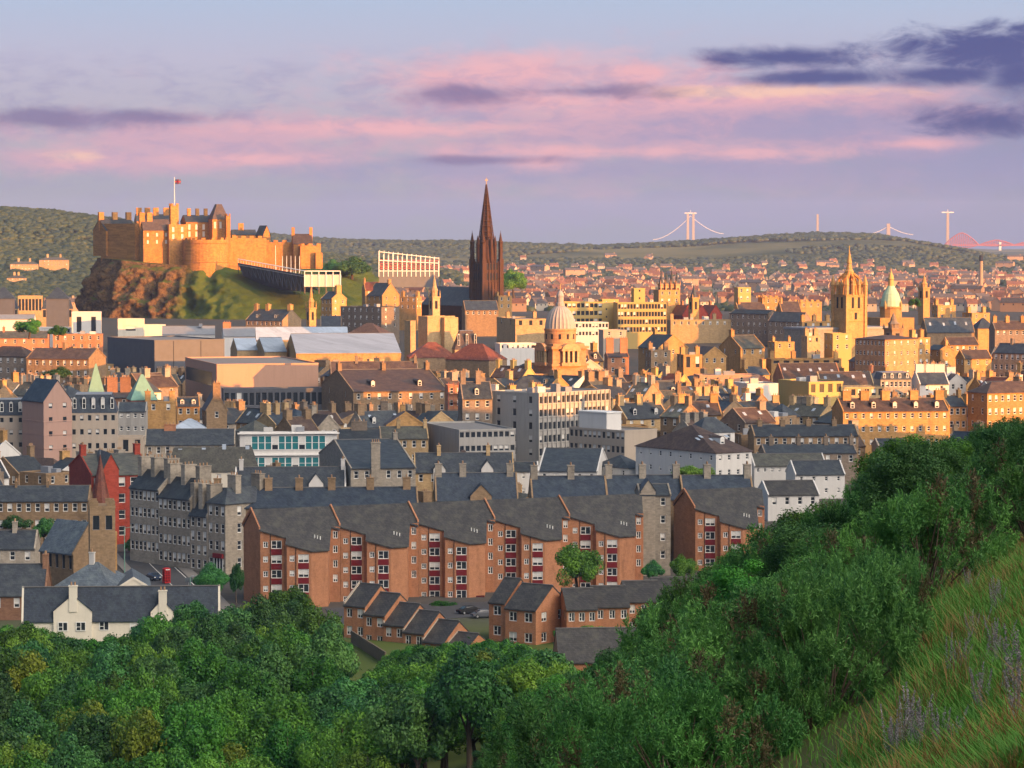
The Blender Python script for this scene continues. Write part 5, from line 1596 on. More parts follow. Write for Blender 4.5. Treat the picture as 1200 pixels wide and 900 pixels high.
def grandstand_right():
    root = empty('grandstand', (-60, 1735, 40), 0, 'grandstand with red seats and a row of white masts left of the black spire', 'grandstand')
    base = Vector(root.location)
    def part(name, mb):
        o = mb.build(name, root); o.location = -base; return o
    a, b_ = P(444, 318, 1735), P(514, 318, 1760)
    up = lambda f: 10.0 - 4.0 * f
    dk, ms, st = MB(), MB(), MB()
    dk.hexa([tuple(a + Vector((0, 0, -9))), tuple(b_ + Vector((0, 0, -9))), tuple(b_ + Vector((0, 10, -9))), tuple(a + Vector((0, 10, -9))),
             tuple(a), tuple(b_), tuple(b_ + Vector((0, 10, 0))), tuple(a + Vector((0, 10, 0)))], M['zinc'])
    part('understructure', dk)
    for r in range(7):
        f0 = r / 7
        q = Vector((0, 2 + 1.2 * r, .4 + r * .95))
        w_ = .45
        st.hexa([tuple(a + q), tuple(b_ + q), tuple(b_ + q + Vector((0, 1.1, 0))), tuple(a + q + Vector((0, 1.1, 0))),
                 tuple(a + q + Vector((0, 0, w_))), tuple(b_ + q + Vector((0, 0, w_ * .6))), tuple(b_ + q + Vector((0, 1.1, w_ * .6))), tuple(a + q + Vector((0, 1.1, w_)))], M['rust'])
    part('seat_tier', st)
    for i in range(14):
        t = i / 13
        p = a.lerp(b_, t)
        m1 = MB(); m1.tube(tuple(p + Vector((0, -.3, -3))), tuple(p + Vector((0, 0, up(t) + 1.4 * (i % 3 == 0)))), .3, .24, M['white_paint'], 5); part('mast', m1)
        m2 = MB(); m2.tube(tuple(p + Vector((0, 9, -3))), tuple(p + Vector((0, 9, up(t) + 2))), .2, .16, M['white_paint'], 5); part('mast', m2)
    rl = MB()
    for z in (.2, 6.2):
        rl.tube(tuple(a + Vector((0, 0, z))), tuple(b_ + Vector((0, 0, z * .75))), .22, .22, M['white_paint'], 4)
    rl.tube(tuple(a + Vector((0, 9, 11))), tuple(b_ + Vector((0, 9, 7.4))), .22, .22, M['white_paint'], 4)
    part('rail', rl)
grandstand_right()

# -- the black Gothic spire
def black_spire():
    Y = 1560
    yaw = R(33)
    x0 = P(570, 350, Y).x
    root = empty('gothic_spire', (x0, Y, town(x0, Y)), yaw, 'tall blackened Gothic church spire with pinnacles, the highest point of the town', 'church spire')
    zb = root.location.z
    H = lambda py: zpy(py, Y) - zb
    hw = 5.2                       # half width of the tower
    mb = MB()
    zt = H(308)
    m = M['stone_spire']
    mb.box(-hw, -hw, -2, hw, hw, zt, m)
    for sx in (-1, 1):
        for sy in (-1, 1):
            x, y = sx * hw, sy * hw
            mb.box(x - 1.15, y - 1.15, -2, x + 1.15, y + 1.15, zt + 2, m)
            mb.box(x - .8, y - .8, zt + 2, x + .8, y + .8, H(283), m)
    # buttress ribs and tracery up the faces
    for k in range(-2, 3):
        for a, b_ in (((k * 1.8 - .25, -hw - .35), (k * 1.8 + .25, -hw)), ((-hw - .35, k * 1.8 - .25), (-hw, k * 1.8 + .25))):
            mb.box(a[0], a[1], -2, b_[0], b_[1], zt + .8, m)
    for z in (H(330), H(318), H(340)):
        mb.box(-hw - .3, -hw - .3, z, hw + .3, hw + .3, z + .5, m)
    t = mb.build('tower', root)
    for k in range(-2, 2):
        for face in (0, 1):
            for (za, zb2) in ((H(328), H(320)), (H(316), H(309))):
                wb = MB()
                c = k * 1.8 + .9
                if face == 0: wb.box(c - .5, -hw - .06, za, c + .5, -hw + .02, zb2, M['dark'])
                else: wb.box(-hw - .06, c - .5, za, -hw + .02, c + .5, zb2, M['dark'])
                wb.build('louvre', t)
    sp = MB()
    sp.lathe(0, 0, [(4.8, zt), (4.0, H(290)), (3.6, H(281)), (3.2, H(280)), (1.5, H(245)), (.25, H(216))], 8, m, math.pi / 8)
    for k in range(8):             # ribs
        a = math.pi / 8 + k * math.pi / 4
        sp.tube((3.9 * math.cos(a), 3.9 * math.sin(a), H(281)), (.3 * math.cos(a), .3 * math.sin(a), H(216)), .28, .12, m, 4)
    for q in range(9):
        z = H(278) + (H(222) - H(278)) * q / 9
        r = 3.4 * (1 - q / 9 * .9) + .25
        sp.lathe(0, 0, [(r, z), (r + .25, z + .2), (r, z + .5)], 8, m, math.pi / 8)
    s_ = sp.build('spire', root)
    for sx in (-1, 1):
        for sy in (-1, 1):
            pb = MB()
            x, y = sx * hw, sy * hw
            pb.lathe(x, y, [(1.1, H(285)), (1.35, H(283.5)), (.9, H(282)), (.1, H(272)), (.05, H(270))], 8, m)
            pb.build('pinnacle', root)
    for k in range(8):
        a = k * math.pi / 4
        x, y = 4.6 * math.cos(a), 4.6 * math.sin(a)
        pb = MB()
        pb.lathe(x, y, [(.75, zt - 2), (.75, H(288)), (.95, H(287)), (.08, H(276))], 6, m)
        pb.build('pinnacle', root)
    f = MB(); f.tube((0, 0, H(217)), (0, 0, H(208)), .22, .12, M['yellow'], 5); f.box(-.9, -.12, H(211.5), .9, .12, H(210.5), M['yellow']); f.build('finial', root)
    nv = MB()                      # the nave behind and left of the tower
    nv.box(-10, hw, -2, 10, hw + 42, 13, m)
    no = nv.build('nave', root)
    rb = MB()
    rb.slab([(-10.4, hw, 12.8), (0, hw, 22), (0, hw + 42, 22), (-10.4, hw + 42, 12.8)], .3, M['slate'])
    rb.slab([(0, hw, 22), (10.4, hw, 12.8), (10.4, hw + 42, 12.8), (0, hw + 42, 22)], .3, M['slate'])
    rb.build('roof', no)
    return root
black_spire()

# -- ribbed dome of the old college
def ribbed_dome():
    Y = 1025
    x0 = P(656.5, 400, Y).x
    root = empty('domed_college', (x0, Y, town(x0, Y)), R(28), 'brown stone college tower with ribbed pale dome and lantern in the middle of the town', 'domed tower')
    zb = root.location.z
    H = lambda py: zpy(py, Y) - zb
    m = M['stone_dome']
    r = 17.4 * Y / FPX
    b = MB()
    s = 6.6
    b.box(-s, -s, -2, s, s, H(428), m)
    b.box(-s - .4, -s - .4, H(428), s + .4, s + .4, H(425.5), m)
    b.box(-s * .96, -s * .96, H(425.5), s * .96, s * .96, H(408), m)
    b.box(-s - .5, -s - .5, H(408), s + .5, s + .5, H(405), m)
    b.box(-s * .9, -s * .9, H(405), s * .9, s * .9, H(402), m)
    base = b.build('drum_base', root)
    for face in range(4):          # arched, columned pavilion on each face
        rot = Matrix.Rotation(face * math.pi / 2, 4, 'Z')
        pb = MB()
        w = 3.0
        tr = lambda x, y, z: tuple(rot @ Vector((x, y, z)))
        def bxr(x0_, y0_, z0_, x1_, y1_, z1_, mm):
            pb.hexa([tr(x0_, y0_, z0_), tr(x1_, y0_, z0_), tr(x1_, y1_, z0_), tr(x0_, y1_, z0_), tr(x0_, y0_, z1_), tr(x1_, y0_, z1_), tr(x1_, y1_, z1_), tr(x0_, y1_, z1_)], mm)
        bxr(-w - .6, -s - 1.2, H(428), w + .6, -s, H(424), m)
        bxr(-w - .6, -s - 1.2, H(410.5), w + .6, -s, H(408.5), m)
        for k in (-2.7, -.9, .9, 2.7):
            bxr(k - .38, -s - 1.0, H(424), k + .38, -s - .2, H(410.5), M['stone_pale'])
        bxr(-w, -s - .3, H(424), w, -s - .05, H(411), M['dark'])
        n = 8
        prev = None
        arc = [(3.4 * math.cos(math.pi * i / n), H(408.5) + 2.0 * math.sin(math.pi * i / n)) for i in range(n + 1)]
        for (xa, za), (xb, zb2) in zip(arc[:-1], arc[1:]):
            pb.hexa([tr(xb, -s - 1.2, H(408.5)), tr(xa, -s - 1.2, H(408.5)), tr(xa, -s, H(408.5)), tr(xb, -s, H(408.5)),
                     tr(xb, -s - 1.2, zb2), tr(xa, -s - 1.2, za), tr(xa, -s, za), tr(xb, -s, zb2)], m)
        pb.build('pavilion', root)
    d = MB()
    d.lathe(0, 0, [(r * 1.06, H(403)), (r * 1.06, H(387.5)), (r * 1.1, H(387)), (r * 1.1, H(385)), (r * .99, H(384.8))], 36, m)
    for k in range(12):
        a = k * math.pi / 6
        ca, sa = math.cos(a), math.sin(a)
        q = r * 1.06
        d.hexa([(q * ca - .4 * sa, q * sa + .4 * ca, H(397)), (q * ca + .4 * sa, q * sa - .4 * ca, H(397)), ((q + .05) * ca + .4 * sa, (q + .05) * sa - .4 * ca, H(397)), ((q + .05) * ca - .4 * sa, (q + .05) * sa + .4 * ca, H(397)),
                (q * ca - .4 * sa, q * sa + .4 * ca, H(391)), (q * ca + .4 * sa, q * sa - .4 * ca, H(391)), ((q + .05) * ca + .4 * sa, (q + .05) * sa - .4 * ca, H(391)), ((q + .05) * ca - .4 * sa, (q + .05) * sa + .4 * ca, H(391))], M['dark'])
    d.build('drum', root)
    dm = MB()
    nseg, rows_ = 72, 14
    hh = H(357.5) - H(384.8)
    vs = []
    for i in range(rows_ + 1):
        t = i / rows_ * math.pi / 2 * .97
        for k in range(nseg):
            a = 2 * math.pi * k / nseg
            rr = r * math.cos(t) * (1 + .035 * (1 if (k % 3) == 0 else -.3))
            vs.append((rr * math.cos(a), rr * math.sin(a), H(384.8) + hh * math.sin(t)))
    for i in range(rows_):
        for k in range(nseg):
            j = (k + 1) % nseg
            dm.poly([vs[i * nseg + k], vs[i * nseg + j], vs[(i + 1) * nseg + j], vs[(i + 1) * nseg + k]], M['dome_lead'])
    dm.poly([vs[rows_ * nseg + k] for k in range(nseg)], M['dome_lead'])
    dm.build('dome', root)
    l = MB()
    l.lathe(0, 0, [(1.5, H(359)), (1.5, H(355)), (1.15, H(354.5)), (1.1, H(348)), (1.3, H(347.5)), (1.25, H(346)), (.9, H(342.5)), (.2, H(340)), (.12, H(338.5))], 12, M['dome_lead'])
    l.build('lantern', root)
    f = MB(); f.tube((0, 0, H(339)), (0, 0, H(333)), .16, .1, M['yellow'], 5); f.build('finial', root)
    wing = MB()
    wing.box(-14, -3, -2, 16, 14, H(440), m); wing.box(-14.4, -3.4, H(440), 16.4, 14.4, H(437), m)
    wing.build('wing', root)
M['dome_lead'] = plain('pale_dome_lead', (.33, .295, .275), .6, nscale=.8)
ribbed_dome()

# -- crown steeple
def crown_steeple():
    Y = 1235
    x0 = P(995, 350, Y).x
    root = empty('crown_steeple', (x0, Y, town(x0, Y)), R(30), 'square church tower topped by an open stone crown of flying arches and pinnacles', 'church tower')
    zb = root.location.z
    H = lambda py: zpy(py, Y) - zb
    m = M['stone_warm']
    s = 4.6
    t = MB()
    t.box(-s, -s, -2, s, s, H(345), m)
    for z in (H(363), H(376), H(346.5)):
        t.box(-s - .3, -s - .3, z, s + .3, s + .3, z + .4, m)
    for sx in (-1, 1):
        for sy in (-1, 1):
            t.box(sx * s - .6, sy * s - .6, -2, sx * s + .6, sy * s + .6, H(343), m)
    tw = t.build('tower', root)
    for k in (-1.5, 1.5):
        for face in (0, 1):
            wb = MB()
            if face == 0: wb.box(k - .55, -s - .07, H(361), k + .55, -s, H(348), M['dark'])
            else: wb.box(-s - .07, k - .55, H(361), -s, k + .55, H(348), M['dark'])
            wb.build('louvre', tw)
    wb = MB(); wb.box(-.6, -s - .07, H(374), .6, -s, H(366), M['dark']); wb.build('louvre', tw)
    c = MB()
    zc = H(318)
    for k in range(8):             # eight flying ribs meeting under the central spirelet
        a = k * math.pi / 4 + math.pi / 4
        rr = s * (1.38 if k % 2 == 0 else 1.0)
        p0 = Vector((rr * math.cos(a), rr * math.sin(a), H(345)))
        pts = [p0, Vector((rr * .92 * math.cos(a), rr * .92 * math.sin(a), H(336))), Vector((rr * .6 * math.cos(a), rr * .6 * math.sin(a), H(326))), Vector((.5 * math.cos(a), .5 * math.sin(a), H(318)))]
        for u, v in zip(pts[:-1], pts[1:]):
            c.tube(tuple(u), tuple(v), .62, .55, M['stone_castle'], 6)
    c.lathe(0, 0, [(1.7, H(322)), (1.9, H(318)), (1.3, H(316)), (.9, H(309)), (1.1, H(308)), (.3, H(296)), (.1, H(292))], 8, m)
    c.build('crown', root)
    f = MB(); f.tube((0, 0, H(297)), (0, 0, H(288)), .2, .12, M['yellow'], 5); f.build('finial', root)
    for k in range(12):
        if k % 3 == 0: q = (s * (1 if k in (0, 9) else -1), s * (1 if k in (0, 3) else -1)); top, r_ = 322, .95
        else:
            side = k // 3
            f_ = -.33 if k % 3 == 1 else .33
            q = [(s, f_ * s * 2 * .5), (f_ * s, s), (-s, f_ * s), (f_ * s, -s)][side]; top, r_ = 327, .75
        pb = MB(); pb.lathe(q[0], q[1], [(r_, H(346)), (r_, H(335)), (r_ * 1.25, H(334)), (.08, H(top))], 6, m); pb.build('pinnacle', root)
    b = MB()
    b.box(-s - 14, s * .2, -2, s + 16, s + 14, H(386), M['stone_grey'])
    b.box(-s - 14.3, s * .2 - .3, H(386), s + 16.3, s + 14.3, H(383.5), M['lead'])
    b.build('nave', root)
crown_steeple()

# -- green copper dome
def green_dome():
    Y = 1300
    x0 = P(1044, 350, Y).x
    root = empty('green_dome', (x0, Y, town(x0, Y)), R(20), 'pale green copper dome with tall white lantern right of the crown steeple', 'domed tower')
    zb = root.location.z
    H = lambda py: zpy(py, Y) - zb
    d = MB(); d.box(-8, -6, -2, 8, 8, H(372), M['stone_warm']); d.lathe(0, 0, [(4.6, H(372)), (4.6, H(362)), (4.9, H(361)), (4.9, H(359))], 12, M['stone_warm']); d.build('drum', root)
    c = MB(); c.lathe(0, 0, [(4.5, H(359)), (4.2, H(352)), (3.3, H(344)), (2.2, H(339)), (1.4, H(335))], 16, M['copper_pale']); c.build('dome', root)
    l = MB(); l.lathe(0, 0, [(1.2, H(336)), (1.1, H(328)), (1.35, H(327)), (.8, H(322)), (.2, H(318)), (.1, H(314))], 10, M['yellow']); l.build('lantern', root)
    for k in range(4):
        a = k * math.pi / 2 + .6
        p = MB(); p.lathe(4.9 * math.cos(a), 4.9 * math.sin(a), [(.6, H(362)), (.6, H(357)), (.1, H(352))], 6, M['stone_warm']); p.build('pinnacle', root)
M['copper_pale'] = plain('pale_green_copper', (.36, .50, .34), .6, nscale=1)
green_dome()

def spire_small(label, px, y_top, y_mid, y_bot, Y, w, wall, roof, yaw=30, cat='church tower', name='church_steeple', n=8, tiers=1):
    x0 = P(px, y_mid, Y).x
    root = empty(name, (x0, Y, town(x0, Y)), R(yaw), label, cat)
    zb = root.location.z
    H = lambda py: zpy(py, Y) - zb
    t = MB(); t.box(-w, -w, -2, w, w, H(y_mid), M[wall]); t.box(-w * 1.15, -w * 1.15, H(y_mid), w * 1.15, w * 1.15, H(y_mid) + .6, M[wall])
    tw = t.build('tower', root)
    for (a, b_) in (((-.35 * w, -w - .06), (.35 * w, -w)), ((-w - .06, -.35 * w), (-w, .35 * w))):
        q = MB(); q.box(a[0], a[1], H(y_mid) - 5, b_[0], b_[1], H(y_mid) - 1.4, M['dark']); q.build('louvre', tw)
    s = MB()
    h = H(y_top) - H(y_mid)
    if tiers > 1:
        s.lathe(0, 0, [(w * .8, H(y_mid) + .6), (w * .8, H(y_mid) + h * .3), (w * .95, H(y_mid) + h * .31), (w * .5, H(y_mid) + h * .5), (w * .45, H(y_mid) + h * .62), (.06, H(y_top))], n, M[roof], math.pi / n)
    else:
        s.lathe(0, 0, [(w * .98, H(y_mid) + .6), (w * .5, H(y_mid) + h * .5), (.06, H(y_top))], n, M[roof], math.pi / n)
    s.build('spire', root)
    for sx in (-1, 1):
        for sy in (-1, 1):
            p = MB(); p.lathe(sx * w, sy * w, [(w * .18, H(y_mid)), (w * .18, H(y_mid) + h * .18), (.03, H(y_mid) + h * .36)], 6, M[wall]); p.build('pinnacle', root)
    return root
spire_small('slim golden stone steeple below the grandstand front', 364.5, 336, 362, 384, 1400, 1.7, 'stone_warm', 'stone_warm', tiers=2)
spire_small('pale stepped stone steeple rising above the windowless auditorium', 509, 322, 349, 372, 1420, 1.9, 'stone_pale', 'stone_pale', tiers=2)
spire_small('small gabled stone bell tower right of the crown steeple in front of the green dome', 1047, 366, 386, 420, 1180, 2.6, 'stone', 'stone_dark', tiers=2)
spire_small('slender tower with pale tip among the far roofs right of the green dome', 1083, 322, 338, 352, 1650, 2.2, 'stone_warm', 'stone_warm', tiers=2)
spire_small('dark pointed turret among the red roofs right of the stair tower', 813, 333, 350, 365, 1450, 1.8, 'stone_warm', 'slate')
for k, (px, l) in enumerate(((775, 'first'), (781, 'second'), (787, 'third'), (793, 'fourth'))):
    spire_small('thin dark spirelet behind the yellow stair tower, %s from the left of four' % l, px, 315 + 3 * (k % 2), 334, 348, 1480, 1.2, 'stone_dome', 'slate')
bld('battlemented_house', 'golden parapet range carrying four thin dark spirelets', 'house', 772, 797, 340, 19, 0, 14, wall='stone_warm', rt='flat', d=9, Y=1475)
# far chimney stack
Yc = 3300
q = P(1149.5, 330, Yc)
root = empty('factory_chimney', (q.x, Yc, town(q.x, Yc)), 0, 'tall lone factory chimney with dark cap among the far roofs on the right', 'chimney')
zb = root.location.z
mb = MB(); mb.lathe(0, 0, [(2.5, -2), (1.9, zpy(306, Yc) - zb)], 14, M['house_far']); mb.build('shaft', root)
mb = MB(); mb.lathe(0, 0, [(2.0, zpy(306, Yc) - zb), (1.9, zpy(299, Yc) - zb)], 14, M['dark']); mb.build('cap', root)
# -- bridges in the haze
YB = 13500.0
def bz(py, Y=YB): return zpy(py, Y)
def bridge_tower(label, pxs, ytop, name='bridge_tower', cables=None, wide=2.2, col='beige', cross=True, crane=False, Y=YB):
    x = P(sum(pxs) / len(pxs), 275, Y).x
    root = empty(name, (x, Y, town(x, Y)), 0, label, 'bridge tower')
    zb = root.location.z
    k = Y / FPX
    mb = MB()
    legs = [P(px, 275, Y).x - x for px in pxs]
    for lx in legs:
        mb.hexa([(lx - wide * k / 2, -6, 0), (lx + wide * k / 2, -6, 0), (lx + wide * k / 2, 6, 0), (lx - wide * k / 2, 6, 0),
                 (lx - wide * k / 2.6, -4, bz(ytop, Y) - zb), (lx + wide * k / 2.6, -4, bz(ytop, Y) - zb), (lx + wide * k / 2.6, 4, bz(ytop, Y) - zb), (lx - wide * k / 2.6, 4, bz(ytop, Y) - zb)], M[col])
    mb.build('pylon', root)
    if crane:
        c = MB(); z = bz(ytop, Y) - zb
        c.box(-7 * k, -1, z - 2, 7 * k, 1, z + 3, M['white_paint']); c.box(-1, -1, z, 1, 1, z + 14, M['white_paint']); c.build('crane', root)
    if cables:
        c = MB()
        for (pxe, pye) in cables:
            e = P(pxe, pye, Y)
            z0 = bz(ytop + 3, Y) - zb
            pr_ = Vector((0, 0, z0))
            for i in range(1, 9):
                t = i / 8
                p = Vector(((e.x - x) * t, 0, z0 + (e.z - zb - z0) * (1 - (1 - t) ** 1.7)))
                c.tube(tuple(pr_), tuple(p), 1.3, 1.3, M['white_paint'], 4)
                pr_ = p
        c.build('cable', root)
    return root
bridge_tower('twin legged white bridge tower with drooping cables on the horizon', (806, 812.5), 250, cables=[(765, 281), (848, 274)], wide=3.2, crane=True)
bridge_tower('lone pale bridge pylon above the middle of the long low hill', (958,), 251, wide=3.0)
bridge_tower('short pale bridge tower with two faint cables right of the lone pylon', (1041,), 262, cables=[(1018, 274), (1070, 275)], wide=5)
bridge_tower('tall slim bridge pylon with crane beside the red cantilever bridge', (1110.5,), 249, wide=3.6, crane=True)
def red_bridge():
    Y = 13200.0
    x0 = P(1160, 285, Y).x
    root = empty('cantilever_bridge', (x0, Y, town(x0, Y)), 0, 'far red cantilever bridge with humped steel trusses at the right end of the hill', 'bridge')
    zb = root.location.z
    k = Y / FPX
    mb = MB()
    dk = bz(287, Y) - zb
    mb.box(P(1116, 275, Y).x - x0, -5, dk - 4, P(1230, 275, Y).x - x0, 5, dk + 2, M['rust'])
    mb.build('deck', root)
    for c, h in ((1127, 273), (1168, 281.5), (1209, 283)):
        t = MB()
        cx = P(c, 275, Y).x - x0
        top = bz(h if c < 1150 else h, Y) - zb
        top = max(top, dk + 14)
        L = 20 * k
        pv = None
        for i in range(-8, 9):
            u = i / 8
            z = dk + (top - dk) * (1 - abs(u) ** 1.5)
            p = Vector((cx + L * u, 0, z))
            q = Vector((cx + L * u, 0, dk - (top - dk) * .25 * (1 - u * u)))
            t.tube(tuple(p), tuple(q), 1.6, 1.6, M['rust'], 4)
            if pv:
                t.tube(tuple(pv[0]), tuple(p), 3.0, 3.0, M['rust'], 4); t.tube(tuple(pv[1]), tuple(q), 2.2, 2.2, M['rust'], 4)
                t.tube(tuple(pv[0]), tuple(q), 1.3, 1.3, M['rust'], 4)
            pv = (p, q)
        t.build('truss', root)
    for c in (1172,):
        p = MB(); cx = P(c, 275, Y).x - x0; p.box(cx - 5, -5, 0, cx + 5, 5, dk + 12, M['white_paint']); p.build('pier', root)
red_bridge()
# ------------------------------------------------------------------ the rest of the old town, each house a thing of its own
LM = [('the castle', 240, 300), ('the black spire', 570, 320), ('the ribbed dome', 656, 390), ('the crown steeple', 995, 340), ('the green dome', 1043, 345),
      ('the yellow offices', 720, 360), ('the zinc box', 195, 420), ('the salmon gallery', 310, 445), ('the windowless auditorium', 515, 390), ('the tall concrete office', 645, 490),
      ('the big white house', 815, 530), ('the pink tower', 65, 500), ('the teal glazed office', 338, 525), ('the massive square hotel', 1040, 415), ('the salmon stone terrace', 1050, 490),
      ('the cream office', 968, 460), ('the museum glass roof', 410, 405), ('the grandstands', 375, 325), ('the bell roofed pavilions', 50, 360), ('the dark red roofs', 822, 370),
      ('the golden battlemented houses', 930, 360), ('the tenement with orange gable', 790, 405), ('the beige office', 715, 515), ('the right edge tenement', 1180, 480), ('the navy roofed hall', 1112, 380),
      ('the bright yellow tower block', 872, 350), ('the corniced building', 962, 385), ('the lilac clad block', 890, 455), ('the dark end tenement', 430, 370), ('the long yellow range', 825, 380)]
USED = set()
ROOFN = {'slate': 'dark slate', 'slate_brown': 'brown', 'slate_navy': 'navy slate', 'slate_grey': 'grey slate', 'tile_red': 'red', 'felt': 'flat'}
WALLN = {'stone': 'brown stone', 'stone_warm': 'golden stone', 'stone_grey': 'grey stone', 'stone_pale': 'pale stone', 'stone_dark': 'dark stone', 'white': 'white', 'beige': 'beige', 'yellow': 'pale yellow', 'brick': 'orange brick'}

def dirword(px, py, l):
    dx_, dy_ = px - l[1], py - l[2]
    if abs(dx_) > abs(dy_) * 1.2: return 'right of' if dx_ > 0 else 'left of'
    return 'below' if dy_ > 0 else 'above'

def auto_label(px, py, wall, roof, rt, nch, w):
    look = WALLN[wall] + ' house'
    size = 'wide ' if w > 15 else ('narrow ' if w < 9 else '')
    if rt == 'flat': tail = 'with flat roof'
    elif rt == 'front': tail = 'with ' + ROOFN[roof] + ' roof and front gable'
    elif rt == 'hip': tail = 'with hipped ' + ROOFN[roof] + ' roof'
    else: tail = 'with ' + ROOFN[roof] + ' roof and ' + ['no chimney', 'one chimney', 'two chimneys', 'three chimneys'][nch]
    near = sorted(LM, key=lambda l: (px - l[1]) ** 2 + (1.6 * (py - l[2])) ** 2)
    cands = []
    for l in near[:4]:
        d_ = math.hypot(px - l[1], py - l[2])
        dist = 'just ' if d_ < 32 else ('' if d_ < 70 else 'well ')
        cands.append(f"{size}{look} {tail} {dist}{dirword(px, py, l)} {l[0]}")
    for a in near[:3]:
        for b in near[1:5]:
            if a is not b:
                cands.append(f"{size}{look} {tail} {dirword(px, py, a)} {a[0]}, {dirword(px, py, b)} {b[0]}")
    for a in near[:3]:
        for b in near[1:5]:
            if a is not b: cands.append(f"{look}, {ROOFN[roof]} roof, {dirword(px, py, a)} {a[0]}, {dirword(px, py, b)} {b[0]}")
    cands = [c for c in cands if len(c.split()) <= 16]
    for c in cands:
        if c not in USED:
            USED.add(c)
            return c
    return None

def rect_pts(c, yw, w, d):
    co, si = math.cos(yw), math.sin(yw)
    return [(c[0] + a * w / 2 * co - b * d / 2 * si, c[1] + a * w / 2 * si + b * d / 2 * co) for a, b in ((-1, -1), (1, -1), (1, 1), (-1, 1))]

def sat(A, B):
    for P_ in (A, B):
        for i in range(4):
            x0, y0 = P_[i]; x1, y1 = P_[(i + 1) % 4]
            nx_, ny_ = y1 - y0, x0 - x1
            a = [nx_ * x + ny_ * y for x, y in A]; b = [nx_ * x + ny_ * y for x, y in B]
            if max(a) < min(b) or max(b) < min(a): return False
    return True

FP = [(f[0], rect_pts(f[0], f[1], f[2], f[3]), max(f[2], f[3])) for f in FOOT]
# keep the street, the castle rock and the landmark towers free
for (x, y, w, d, a) in ((-66, 610, 26, 130, 28), (-170, 1880, 230, 260, 0), (P(570, 350, 1560).x, 1580, 30, 70, 33), (P(656, 400, 1025).x, 1030, 38, 34, 0),
                        (P(995, 350, 1235).x, 1240, 44, 40, 30), (P(1044, 350, 1300).x, 1300, 22, 22, 0), (-20, 585, 70, 25, 24), (-100, 1775, 110, 60, 0), (-45, 1745, 60, 30, 0)):
    FP.append(((x, y), rect_pts((x, y), R(a), w, d), max(w, d)))
LMR = [(552, 590, 210, 346, 1560), (634, 680, 335, 436, 1025), (974, 1015, 290, 384, 1235), (1025, 1062, 310, 372, 1300), (355, 373, 335, 384, 1400), (500, 520, 322, 372, 1420),
       (1036, 1060, 364, 402, 1180), (86, 300, 240, 378, 1790), (274, 402, 300, 355, 1750), (440, 518, 290, 322, 1735), (770, 798, 312, 350, 1480), (805, 822, 330, 358, 1450), (1074, 1092, 320, 350, 1650)]
KEEP = PXRECT + LMR
nfill = 0
rf = random.Random(5)
Yr = 640.0
GRP = 'houses of the crowded old town'
